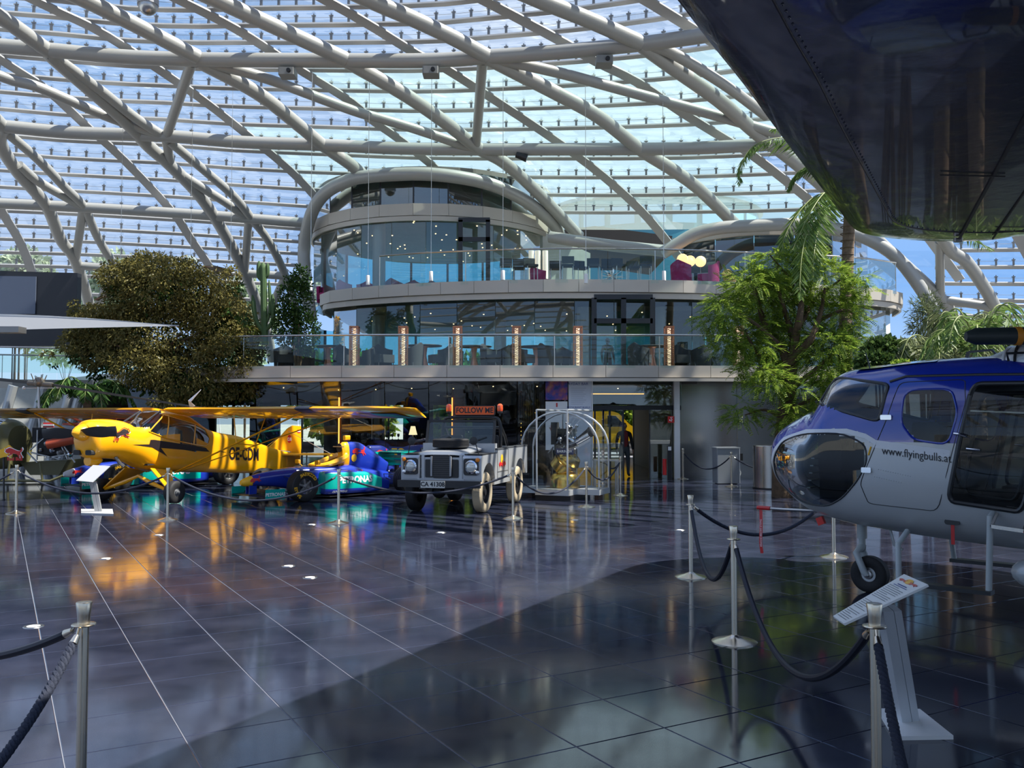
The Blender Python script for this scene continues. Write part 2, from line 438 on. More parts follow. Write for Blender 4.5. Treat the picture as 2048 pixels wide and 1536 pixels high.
# ================================================================== glass roof
ceiling = struct('ceiling', 'glass and steel pipe dome of the hall')
R1 = [(0,92),(97,100),(240,113),(395,119),(680,121),(860,121),(973,114),(1130,103),(1281,88),(1400,72),(1500,55),(1700,20),(2048,-50)]
R2 = [(0,252),(140,265),(330,272),(480,284),(645,290),(800,297),(945,299),(1280,298),(1400,296),(1500,291),(1700,280),(2048,255)]
R3 = [(0,407),(167,415),(407,430),(608,446),(900,455),(1200,460),(1500,458),(1900,448),(2048,444)]
R4 = [(0,531),(160,534),(400,545),(569,553),(900,570),(1300,585),(1894,600),(2048,602)]
R5 = [(0,690),(600,690),(1200,700),(2048,690)]
def RY(s, x):
    if s < 1: return interp(R1, x) - (1-s)*(interp(R2, x)-interp(R1, x))*(1.0-.06*(1-s))
    ks = [R1, R2, R3, R4, R5]; i = min(int(s)-1, 3); t = s-1-i
    return interp(ks[i], x)*(1-t)+interp(ks[i+1], x)*t
def pipe(pts, r, k=.985, n=6, name='steel_pipe'):
    px = smooth_path([Vector((a, b, 0)) for a, b in pts], n) if len(pts) > 2 else [Vector((pts[0][0]+(pts[1][0]-pts[0][0])*t/4, pts[0][1]+(pts[1][1]-pts[0][1])*t/4, 0)) for t in range(5)]
    return obj(name, MB().tube([dome(p.x, p.y, k) for p in px], r, 14), M_pipe, ceiling, True)
for R_ in (R1, R2): pipe([(-400, R_[0][1]-40), (-150, R_[0][1]-12)]+R_+[(2400, R_[-1][1]-75)], .215)
pipe([(-300, 395)]+R3[:4], .2)
RM = [(0, -72), (400, -48), (900, -52), (1400, -95), (2048, -190)]
pipe([(-300, -105)]+RM, .215)
main = [
 [(-330,-190),(-150,-62),(0,33),(97,102)], [(97,102),(112,120),(240,232),(297,292),(338,328),(403,396),(455,478),(492,552),(530,650),(545,720)],
 [(-95,-120),(171,0),(395,114)], [(397,122),(513,185),(598,251),(645,290),(700,328),(737,360)],
 [(160,-125),(434,0),(690,118)], [(690,120),(803,185),(888,243),(953,294),(1008,325),(1076,386),(1158,472)],
 [(440,-150),(600,-66),(735,-2),(820,35),(905,75),(973,112)], [(973,114),(1040,149),(1110,185),(1195,232),(1278,297),(1349,342),(1400,380),(1472,450)],
 [(760,-165),(920,-72),(1065,-6),(1178,40),(1281,86)], [(1281,88),(1340,131),(1437,200),(1513,266),(1582,318),(1660,385),(1757,482),(1821,540),(1859,575),(1890,607),(1919,657),(1930,690)],
 [(1090,-190),(1390,-60),(1560,40),(1720,170),(1810,330),(1890,486),(1932,523),(1973,582),(2002,640)],
 [(1500,-200),(1750,0),(1950,200),(2080,400),(2150,560)],
 [(-190,90),(-60,190),(8,255)], [(8,255),(0,285),(34,342),(92,410),(121,478),(151,522),(182,625),(190,700)],
]
for p in main: pipe(p, .225)
brace = [
 [(112,116),(200,180),(270,235),(330,274)], [(338,282),(410,342),(468,393),(506,441),(537,482),(569,547),(593,625),(590,700)],
 [(400,120),(427,128),(533,157),(700,219),(768,239),(837,260),(945,297)],
 [(975,116),(1007,121),(1124,147),(1264,185),(1400,222),(1470,242),(1560,268)],
 [(1283,88),(1340,104),(1444,166),(1533,232)],
 [(-200,70),(0,152),(70,172),(137,200),(225,237),(330,273)],
 [(10,262),(75,318),(130,375),(167,413),(197,478),(232,535)],
 [(38,330),(80,365),(167,414)], [(338,331),(372,355),(448,403),(495,436)],
 [(690,120),(760,100),(840,60),(900,0),(930,-60)],
]
for p in brace[:-1]: pipe(p, .165)
for p in [[(383,126),(333,272)], [(965,122),(952,292)], [(332,276),(340,322)], [(166,418),(152,515)], [(497,440),(490,540)], [(1879,482),(1881,592)]]: pipe(p, .16)
for p in [[(155,531),(230,537)], [(230,540),(194,615)], [(495,547),(571,552)], [(569,556),(531,640)], [(1892,600),(1984,614)], [(1982,618),(1958,652)]]: pipe(p, .17)
# flat diagonal fins
fins = [
 [(-420,-10),(-160,150),(0,417),(38,480),(62,540),(80,620)],
 [(-270,-60),(7,123),(92,178),(174,253),(246,318),(342,420),(383,480),(425,545),(460,640)],
 [(-210,-140),(68,0),(185,55),(253,96),(294,123),(403,198),(495,270),(574,335),(632,395),(680,460)],
 [(90,-130),(359,0),(472,58),(543,103),(595,137),(700,202),(738,236),(806,284),(885,349),(960,430)],
 [(430,-120),(700,27),(830,106),(891,137),(1008,212),(1120,287),(1206,352),(1278,417),(1332,480),(1390,560)],
 [(690,-140),(967,0),(1127,85),(1192,123),(1274,164),(1366,226),(1454,280),(1506,311),(1603,387),(1650,432),(1720,520)],
 [(980,-170),(1240,-30),(1420,80),(1600,200),(1720,310),(1830,440),(1920,560)],
 [(1300,-190),(1560,-60),(1760,110),(1930,300),(2040,480),(2100,600)],
]
for f in fins:
    px = smooth_path([Vector((a, b, 0)) for a, b in f], 3)
    q = [dome(p.x, p.y, 1.012) for p in px]
    ups = [Vector(((p.x-DC.x)/DA[0]**2, (p.y-DC.y)/DA[1]**2, p.z/DA[2]**2)).normalized() for p in q]
    obj('diagonal_fin', MB().strip(q, .36, .05, ups=ups), M_fin, ceiling)
# purlins, their clamps and cables
levels = []
for b in range(-2, 5):
    for fr in (.0, .115, .35, .57, .785): levels.append(b+fr)
levels = [l for l in levels if l <= 4.45]
brk = []
for s in levels:
    xs = [x for x in range(-440, 2500, 70)]
    if s > 2.9: xs = [x for x in xs if x < 640 or x > 1850]
    if 2.3 < s <= 2.9: pass
    runs = [[]]
    for x in xs:
        if runs[-1] and x-runs[-1][-1] > 80: runs.append([])
        runs[-1].append(x)
    for run in runs:
        q = [dome(x, RY(s, x), 1.018) for x in run]
        ups = [Vector(((p.x-DC.x)/DA[0]**2, (p.y-DC.y)/DA[1]**2, p.z/DA[2]**2)).normalized() for p in q]
        obj('purlin', MB().strip(q, .18, .05, ups=ups), M_fin, ceiling)
        obj('tension_cable', MB().tube([p-u*.02+Vector((0, 0, .24)) for p, u in zip(q, ups)], .006, 4), M_brk, ceiling)
        for a, b, u in zip(q[:-1], q[1:], ups):
            seg = (b-a).length; nb = max(1, int(round(seg/.56)))
            for k in range(nb):
                c = a+(b-a)*((k+.5)/nb); brk.append((c.length, c, (b-a).normalized(), u))
bm_ = MB().box((0, 0, .12), (.07, .06, .26)).box((0, -.01, .27), (.13, .05, .035)).box((0, -.03, .06), (.045, .09, .1)).box((0, 0, .31), (.03, .03, .06))
def inview(c):
    d = c-Vector((0, 0, EYE)); return d.y > 0 and abs(d.x/d.y) < .58 and d.z/d.y < .47
brk.sort(key=lambda t: (not inview(t[1]), t[0]))
bme = None; rest = MB()
for k, (d, c, t, u) in enumerate(brk):
    if not inview(c) and d > 60: continue
    z = Vector((0, 0, 1)); x = (t - z*t.dot(z)).normalized(); y = z.cross(x)
    M = Matrix(((x.x, y.x, z.x, c.x), (x.y, y.y, z.y, c.y), (x.z, y.z, z.z, c.z), (0, 0, 0, 1)))
    if k < 300:
        if bme is None: o = obj('glass_clamp', bm_, M_brk, ceiling); bme = o.data
        else: o = link('glass_clamp', bme, ceiling)
        o.matrix_local = M
    else:
        st = len(rest.v); rest.add(bm_.v, bm_.f); rest.xf(M, st)
tag(obj('small_glass_clamps', rest, M_brk, ceiling), kind='stuff')
# panes between purlins and fins
fx = [sorted([(b, a) for a, b in f]) for f in fins]
def cross(fi, s):
    off = 0
    if fi < 0: off = 310*fi; fi = 0
    if fi >= len(fx): off = 300*(fi-len(fx)+1); fi = len(fx)-1
    x = 1000
    for _ in range(30): y = RY(s, x); x = .5*x+.5*(interp(fx[fi], y)+off)
    return x, RY(s, x)
panes = []
for li in range(len(levels)-1):
    if levels[li+1]-levels[li] < .08: continue
    for fi in range(-2, len(fins)+1):
        A, B = cross(fi, levels[li]), cross(fi+1, levels[li]); Cq, D = cross(fi+1, levels[li+1]), cross(fi, levels[li+1])
        if levels[li] > 2.95 and 560 < (A[0]+B[0])/2 < 1780: continue
        if abs(B[0]-A[0]) > 700 or B[0]-A[0] < 20 or Cq[0]-D[0] < 20: continue
        cx, cy = (A[0]+B[0]+Cq[0]+D[0])/4, (A[1]+Cq[1])/2
        green = cx > 600 and cy > 125 and cx < 1560 and cy < 520
        nseg = 4; rows = []
        for (p, q) in ((A, B), (D, Cq)):
            sv = levels[li] if p is A else levels[li+1]
            rows.append([dome(p[0]+(q[0]-p[0])*(.004+.992*k/nseg), RY(sv, p[0]+(q[0]-p[0])*(.004+.992*k/nseg)), 1.03) for k in range(nseg+1)])
        panes.append((0 if -50 < cy < 760 and -100 < cx < 2150 else 1, rows[0][2].length, rows, green))
panes.sort(key=lambda t: (t[0], t[1]))
pr = [MB(), MB()]
for k, (v, d, rows, green) in enumerate(panes):
    if k < 290: obj('glass_pane', MB().grid(rows), M_gglass if green else M_dglass, ceiling)
    else: pr[green].grid(rows)
if pr[0].v: tag(obj('outer_glass_panes', pr[0], M_dglass, ceiling), kind='stuff')

# ================================================================== building at the far end
def wall_strip(path, z0, z1, th=.08):
    return MB().strip([Vector((x, y, (z0+z1)/2)) for x, y in path], th, z1-z0)
def resample(path, step):
    out = []; pts = [Vector((a, b, 0)) for a, b in path]; L = [0]
    for i in range(1, len(pts)): L.append(L[-1]+(pts[i]-pts[i-1]).length)
    n = max(1, round(L[-1]/step)); j = 0
    for k in range(n+1):
        d = L[-1]*k/n
        while j < len(L)-2 and d > L[j+1]: j += 1
        out.append(pts[j].lerp(pts[j+1], (d-L[j])/(L[j+1]-L[j])))
    return out
def sp(path, n=4): return [(p.x, p.y) for p in smooth_path([Vector((a, b, 0)) for a, b in path], n)]
def offs(path, d):
    pts = [Vector((a, b, 0)) for a, b in path]; out = []
    for i, p in enumerate(pts):
        t = (pts[min(i+1, len(pts)-1)]-pts[max(i-1, 0)]).normalized(); out.append((p.x-t.y*d, p.y+t.x*d))
    return out
def panels(parent, path, z0, z1, step, m, name, th=.06, gap=.012, lean=0.0, minz=None):
    q = resample(path, step)
    for a, b in zip(q[:-1], q[1:]):
        t = (b-a).normalized(); a2, b2 = a+t*gap/2, b-t*gap/2; nrm = Vector((t.y, -t.x, 0))
        A, B = a2+Vector((0, 0, z0)), b2+Vector((0, 0, z0)); Cc, D = b2+nrm*lean+Vector((0, 0, z1)), a2+nrm*lean+Vector((0, 0, z1))
        obj(name, MB().prism([A, B, Cc, D], -nrm*th), m, parent)
def slab(name, path, back, z0, z1, m, label):
    pts = [Vector((a, b, z0)) for a, b in path]+[Vector((a, b, z0)) for a, b in back]
    return tag(obj(name, MB().prism(pts, (0, 0, z1-z0)), m), label, None, None, 'structure')
T1 = sp([(-16, 33), (-12, 28.6), (-9.5, 26.9), (-7.4, 26.2), (-4, 25.85), (0, 25.8), (4, 25.9), (7, 26.1), (10, 26.6), (14, 28.3), (20, 31)])
T2 = sp([(-7.1, 34.5), (-7.0, 32.6), (-6.3, 31.2), (-3.7, 29.7), (-.4, 28.9), (2, 28.7), (5.4, 28.9), (6.9, 29.2), (10, 29.8), (12.6, 30.7), (14, 32), (14.6, 34)])
Z1, Z2 = 3.3, 6.2
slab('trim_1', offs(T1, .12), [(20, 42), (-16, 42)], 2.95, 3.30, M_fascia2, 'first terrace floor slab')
tr = struct('trim_2', 'pale metal panels along the first terrace edge')
panels(tr, T1, 2.98, Z1+.02, 1.55, M_fascia, 'fascia_panel', .07)
obj('drip_edge', wall_strip(offs(T1, -.06), 2.86, 2.95, .14), M_fascia, tr)
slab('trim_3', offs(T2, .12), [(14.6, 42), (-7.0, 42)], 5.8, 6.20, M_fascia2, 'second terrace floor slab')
tr = struct('trim_4', 'pale metal panels along the second terrace edge')
panels(tr, T2, 5.86, Z2+.06, 1.15, M_fascia, 'fascia_panel', .07)
obj('drip_edge', wall_strip(offs(T2, .14), 5.66, 5.84, .08), M_fascia, tr)
# level 1 glazing under the second terrace
L1 = offs(T2, .45)
w1 = struct('window_1', 'tall clear glazing of the first floor restaurant')
panels(w1, L1, Z1-.05, 5.8, 1.30, M_fglass, 'glass_pane', .02, .02)
TC, TR = Vector((-3.2, 37.2, 0)), 5.0
arc = lambda r, a0, a1, n=28: [(TC.x+r*math.cos(a0+(a1-a0)*i/n), TC.y+r*math.sin(a0+(a1-a0)*i/n)) for i in range(n+1)]
# tower level 2 glazing
w2 = struct('window_2', 'curved glazing of the tower lounge')
panels(w2, arc(TR-.05, math.radians(168), math.radians(330)), Z2, 9.05, 1.28, M_fglass, 'glass_pane', .02, .02)
tr = struct('trim_5', 'pale metal band round the tower')
panels(tr, arc(TR+.1, math.radians(165), math.radians(338), 40), 9.12, 9.55, 1.28, M_fascia, 'fascia_panel', .07)
obj('drip_edge', wall_strip(arc(TR+.02, math.radians(165), math.radians(338), 40), 8.93, 9.10, .08), M_fascia, tr)
w3 = struct('window_3', 'teal glazing band at the tower top')
panels(w3, arc(TR+.02, math.radians(165), math.radians(338), 40), 9.55, 10.75, 1.28, glass('tower_top_glass', (.25, .42, .40), .18), 'glass_pane', .02, .05)
q = resample(arc(TR+.0, math.radians(165), math.radians(338), 40), 1.28)
for p in q: obj('mullion', MB().box((p.x, p.y, 10.15), (.06, .06, 1.2)), M_black, w3)
# tower ceilings and roof
def disc(r, z0, z1, n=48): return MB().lathe([(r, z0), (r, z1)], n, (TC.x, TC.y, 0))
M_ceil = mat('lounge_ceiling', (.23, .21, .18), .55, var=.1)
tag(obj('trim_6', disc(TR-.12, 9.08, 9.3), M_ceil), 'lounge ceiling inside the tower', None, None, 'structure')
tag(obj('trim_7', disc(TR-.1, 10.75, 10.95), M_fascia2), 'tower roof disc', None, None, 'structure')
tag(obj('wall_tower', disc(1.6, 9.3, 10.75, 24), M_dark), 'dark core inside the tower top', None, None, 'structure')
tag(obj('trim_8', MB().prism([(-6.2, 31.9, 5.6), (13, 31.6, 5.6), (13, 41.5, 5.6), (-6.5, 41.5, 5.6)], (0, 0, .18)), M_ceil), 'restaurant ceiling of the first floor', None, None, 'structure')
# back glazing with mullions (sky shows through)
def back_glazing(name, label, path, z0, z1, m, step=1.6):
    w = struct(name, label); panels(w, path, z0, z1, step, m, 'glass_pane', .02, .02)
    for p in resample(path, step): obj('mullion', MB().box((p.x, p.y, (z0+z1)/2), (.1, .1, z1-z0)), M_black, w)
    obj('rail', wall_strip(path, z0+.9, z0+.98, .06), M_black, w)
back_glazing('window_4', 'far glazing of the first floor, sky behind', [(-8.2, 37), (-8.0, 39), (-6, 41), (-3, 41.8), (2, 41.6), (6.7, 40.6)], Z1, 5.6, glass('back_glass', (.55, .90, .98), .04))
back_glazing('window_5', 'far glazing of the tower lounge, sky behind', arc(TR-.1, math.radians(168), math.radians(48), 20), Z2, 9.1, MATS['back_glass'])
# solid walls at the right of both upper floors
M_wallg = mat('grey_render', (.36, .36, .34), .5, var=.12, vscale=.7)
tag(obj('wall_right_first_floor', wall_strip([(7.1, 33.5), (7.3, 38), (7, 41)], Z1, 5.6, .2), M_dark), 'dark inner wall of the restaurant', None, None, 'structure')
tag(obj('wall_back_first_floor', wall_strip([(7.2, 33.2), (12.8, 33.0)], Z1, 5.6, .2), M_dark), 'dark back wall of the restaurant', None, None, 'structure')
tag(obj('wall_cream', MB().prism([(1.2, 34.9, Z2), (3.1, 35.4, Z2), (3.1, 35.4, 8.35), (1.2, 34.9, 9.1)], (-.1, .3, 0)), M_conc), 'cream panel wall beside the tower lounge', None, None, 'structure')
# right upper building under the second arch
w6 = struct('window_6', 'dark glazing of the right upper floor')
panels(w6, sp([(6.6, 34.8), (8.5, 33.2), (10.5, 33), (12.4, 33.4), (14, 35.2)]), Z2, 8.6, 1.4, glass('dark_facade', (.13, .17, .17), .16), 'glass_pane', .02, .03)
tag(obj('wall_right_upper', wall_strip(sp([(6.9, 36.6), (9, 35.3), (12, 35.2), (13.6, 36.6)]), Z2, 8.7, .2), M_fascia2), 'taupe inner wall of the right upper floor', None, None, 'structure')
tr9 = obj('trim_9', wall_strip(sp([(6.3, 35.0), (8.4, 33.1), (10.5, 32.85), (12.6, 33.2), (14.2, 35.0)]), 8.55, 8.85, .12), M_fascia); tag(tr9, 'pale eave of the right upper floor', None, None, 'structure')
# the dark low roof between the two towers and the taller outer block beyond it
tag(obj('trim_10', MB().prism([P(1105, 462, 38), P(1190, 452, 38), P(1345, 472, 38), P(1335, 512, 38), P(1200, 492, 38), P(1120, 482, 38)], (0, 5, 0)), mat('brown_roof', (.03, .024, .02), .6)), 'dark brown low roof between the two towers', None, None, 'structure')
outer = thing('outer_tower', 'teal glass drum beyond the glass dome, right of the tower', 'building', (9.4, 61, 0))
obj('drum_wall', MB().lathe([(7.2, 0), (7.2, 15.4)], 40), mat('teal_drum', (.07, .25, .30), .08, .1), outer, True)
obj('roof', MB().lathe([(7.5, 15.4), (7.4, 15.65), (.01, 16.6)], 40), mat('blue_roof', (.06, .14, .22), .3), outer, True)
for k in range(12):
    a = PI+.15+k*.26; obj('window', MB().box((7.22*math.cos(a), 7.22*math.sin(a), 14.2), (1.5, .1, 1.1), Matrix.Rotation(a+PI/2, 3, 'Z')), mat('blue_pane', (.25, .50, .75), .05), outer)
# columns
for px, Yc, z0, z1 in ((757, 33.2, 0.0, 5.7), (757, 33.2, 6.2, 9.1), (1168, 31.5, 3.3, 5.7), (1320, 31.5, 3.3, 5.7), (1455, 31.5, 3.3, 5.7), (1000, 34.5, 3.3, 5.7)):
    x = P(px, 700, Yc).x
    tag(obj('column', MB().lathe([(.24, z0), (.24, z1)], 20, (x, Yc, 0)), M_col, None, True), None, None, None, 'structure')
# ---- ground floor
M_gpane = glass('shop_glass', (.76, .80, .76), .07, .5)
w7 = struct('window_7', 'leaning ground floor glazing of the bar')
GF = [(-12.5, 29.2), (-9.3, 27.9), (-7.2, 27.2), (-4, 26.95), (0, 26.9), (1.45, 26.95)]
panels(w7, sp(GF), 0, 2.9, 1.32, M_gpane, 'glass_pane', .02, .02, lean=.35)
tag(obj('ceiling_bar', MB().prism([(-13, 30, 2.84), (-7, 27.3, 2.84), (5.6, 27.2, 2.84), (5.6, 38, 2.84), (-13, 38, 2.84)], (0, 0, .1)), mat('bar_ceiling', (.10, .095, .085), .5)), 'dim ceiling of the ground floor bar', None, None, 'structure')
# grey metal wall right of the entrance
wr = struct('wall_right', 'brushed grey metal panel wall right of the entrance')
panels(wr, [(5.05, 27.2), (9, 27.4), (14, 29), (20, 32)], 0, 2.92, 1.75, mat('metal_wall', (.36, .36, .35), .16, .85, bump=.08, bscale=1.5), 'wall_panel', .1, .02)
tag(obj('trim_11', MB().box((4.93, 26.95, 1.45), (.16, .16, 2.9)), M_white), 'pale post beside the entrance', None, None, 'structure')
# ================================================================== shared pieces for vehicles
M_yel = mat('yellow_paint', (.90, .40, .004), .28, coat=.5, var=.04, vscale=2)
M_navy = mat('navy_ink', (.02, .012, .012), .4)
M_red = mat('red_paint', (.55, .02, .02), .35)
M_gold = mat('sun_yellow', (.90, .48, .02), .4)
M_wtext = mat('white_print', (.85, .85, .85), .5)
M_btext = mat('black_print', (.015, .015, .02), .5)
M_alu = mat('cast_alloy', (.42, .42, .42), .3, .9)
M_vglass = glass('vehicle_glass', (.72, .77, .76), .04, .45)
M_int = mat('cabin_dark', (.018, .018, .02), .7)
BULL = [(-1.0,-.05),(-.92,.12),(-.98,.28),(-.85,.2),(-.75,.32),(-.5,.45),(-.2,.42),(.2,.3),(.5,.25),(.7,.3),(.85,.45),(.8,.6),(.92,.62),(1.0,.45),(.88,.22),(.75,.12),(.8,-.1),(1.0,-.3),(.95,-.42),(.75,-.25),(.6,-.15),(.7,-.45),(.6,-.5),(.45,-.2),(.2,-.12),(-.1,-.12),(-.25,-.3),(-.5,-.4),(-.55,-.5),(-.7,-.42),(-.45,-.25),(-.5,-.1),(-.7,-.2),(-.85,-.15)]
from mathutils.geometry import tessellate_polygon
def on_surf(loft, side, off):
    return lambda x, z: Vector((x, side*(loft.lat(x, z)+off), z))
def poly_on(mb, pts2, fn):
    tri = tessellate_polygon([[Vector((a, b, 0)) for a, b in pts2]]); vs = [fn(a, b) for a, b in pts2]
    fs = [tuple(t) for t in tri]
    return mb.add(vs, fs).add(vs, [tuple(reversed(t)) for t in []])
def decal(name, pts2, fn, m, parent): return obj(name, poly_on(MB(), pts2, fn), m, parent)
def bull_pts(cx, cz, s, flip=1, rot=0): 
    c, q = math.cos(rot), math.sin(rot)
    return [(cx+flip*s*(a*c-b*q), cz+s*(a*q+b*c)) for a, b in BULL]
def text_fn(txt, size, m, parent, fn, xs=1.0, bold=0, shear=0, name='lettering'):
    o = text(txt, size, m, parent, Matrix.Identity(4), 0, name, xs, bold, shear=shear)
    for v in o.data.vertices: v.co = fn(v.co.x, v.co.y)
    return o
def band(name, loft, pts2, side, w, off, m, parent, close=False, n=5):
    """flat strip lying on a lofted surface along a line in the x-z plane"""
    P2 = []; k = len(pts2)
    for i in range(k if close else k-1):
        a, b = pts2[i], pts2[(i+1) % k]
        for j in range(n): P2.append((a[0]+(b[0]-a[0])*j/n, a[1]+(b[1]-a[1])*j/n))
    P2.append(pts2[0] if close else pts2[-1]); A, B = [], []
    for i, p in enumerate(P2):
        q0, q1 = P2[max(i-1, 0)], P2[min(i+1, len(P2)-1)]
        if close and i in (0, len(P2)-1): q0, q1 = P2[-2], P2[1]
        t = Vector((q1[0]-q0[0], q1[1]-q0[1])); t = t.normalized() if t.length else Vector((1, 0)); nx, nz = -t.y*w/2, t.x*w/2
        for L, sg in ((A, 1), (B, -1)):
            x, z = p[0]+sg*nx, p[1]+sg*nz; L.append(Vector((x, side*(loft.lat(x, z)+off), z)))
    return obj(name, MB().grid([A, B]), m, parent, True)
def tyre_prof(R, r, w, tread=0):
    h = w/2; pr = [(r, -h*.82), (r+.25*(R-r), -h*.98), (r+.6*(R-r), -h), (R-.12*(R-r), -h*.9), (R-.02*(R-r), -h*.7)]
    if tread:
        for k in range(tread):
            a = -h*.7+1.4*h*k/tread; b = a+1.4*h/tread; pr += [(R, a+.001), (R, b-.012), (R-.008, b-.010), (R-.008, b-.001)]
    pr += [(R-.02*(R-r), h*.7), (R-.12*(R-r), h*.9), (r+.6*(R-r), h), (r+.25*(R-r), h*.98), (r, h*.82), (r, -h*.82)]
    return pr
RY90 = Matrix.Rotation(-PI/2, 3, 'X')          # lathe axis along +y
def wheel(parent, c, R, r, w, side=1, spokes=0, m_rim=None, m_tyre=None, letter=None, tread=0, name='wheel', n=40, dish=.3, lm=None):
    m_rim = m_rim or M_alu
    t = obj(name, MB().lathe(tyre_prof(R, r, w, tread), n, R=RY90, caps=False), m_tyre or M_rubber, parent, True, loc=c)
    h = w/2*side; rb = MB()
    rb.lathe([(r*1.01, -abs(h)*.8), (r*.94, -abs(h)*.7), (r*.94, abs(h)*.7), (r*1.01, abs(h)*.8)], n, R=RY90, caps=False)
    f0 = h*(1-dish)
    if spokes:
        for k in range(spokes):
            a = 2*PI*k/spokes+.3; u = Vector((math.cos(a), 0, math.sin(a))); s = Vector((-math.sin(a), 0, math.cos(a)))
            p0, p1 = u*r*.15, u*r*.96
            rb.prism([p0-s*r*.16, p1-s*r*.09, p1+s*r*.09, p0+s*r*.16], (0, .02, 0)); 
            for i in range(len(rb.v)-8, len(rb.v)): v = rb.v[i]; rb.v[i] = (v[0], v[1]+f0-(.01 if side > 0 else .01), v[2])
        rb.lathe([(.01, f0-.03), (r*.26, f0-.02), (r*.24, f0+.03*side), (.01, f0+.035*side)], 20, R=RY90)
        rb.lathe([(.01, f0-.07*side), (r*.9, f0-.07*side)], 24, R=RY90)
    else:
        rb.lathe([(r*.95, f0), (r*.7, f0-.02*side), (r*.55, f0+.03*side), (r*.3, f0+.035*side), (r*.28, f0+.06*side), (.01, f0+.065*side)], 28, R=RY90)
    obj('rim', rb, m_rim, t, True)
    if letter:
        for q, lt in enumerate(letter):
            for k, chh in enumerate(lt):
                a = (PI*.80 if q == 0 else -PI*.30)-side*0-k*.21*(-1 if q else 1)*-1*(-1)
                rr = (R+r)/2+.01; pos = Vector((math.cos(a)*rr, h+.004*side, math.sin(a)*rr))
                up = Vector((math.cos(a), 0, math.sin(a))); xx = Vector((math.sin(a), 0, -math.cos(a)))
                text(chh, (R-r)*.62, lm or M_gold, t, frame(pos, xx, up) if side > 0 else frame(pos, -xx, up), .003, 'tyre_letter', bold=.003)
    return t
def hdg(deg): return math.radians(deg)

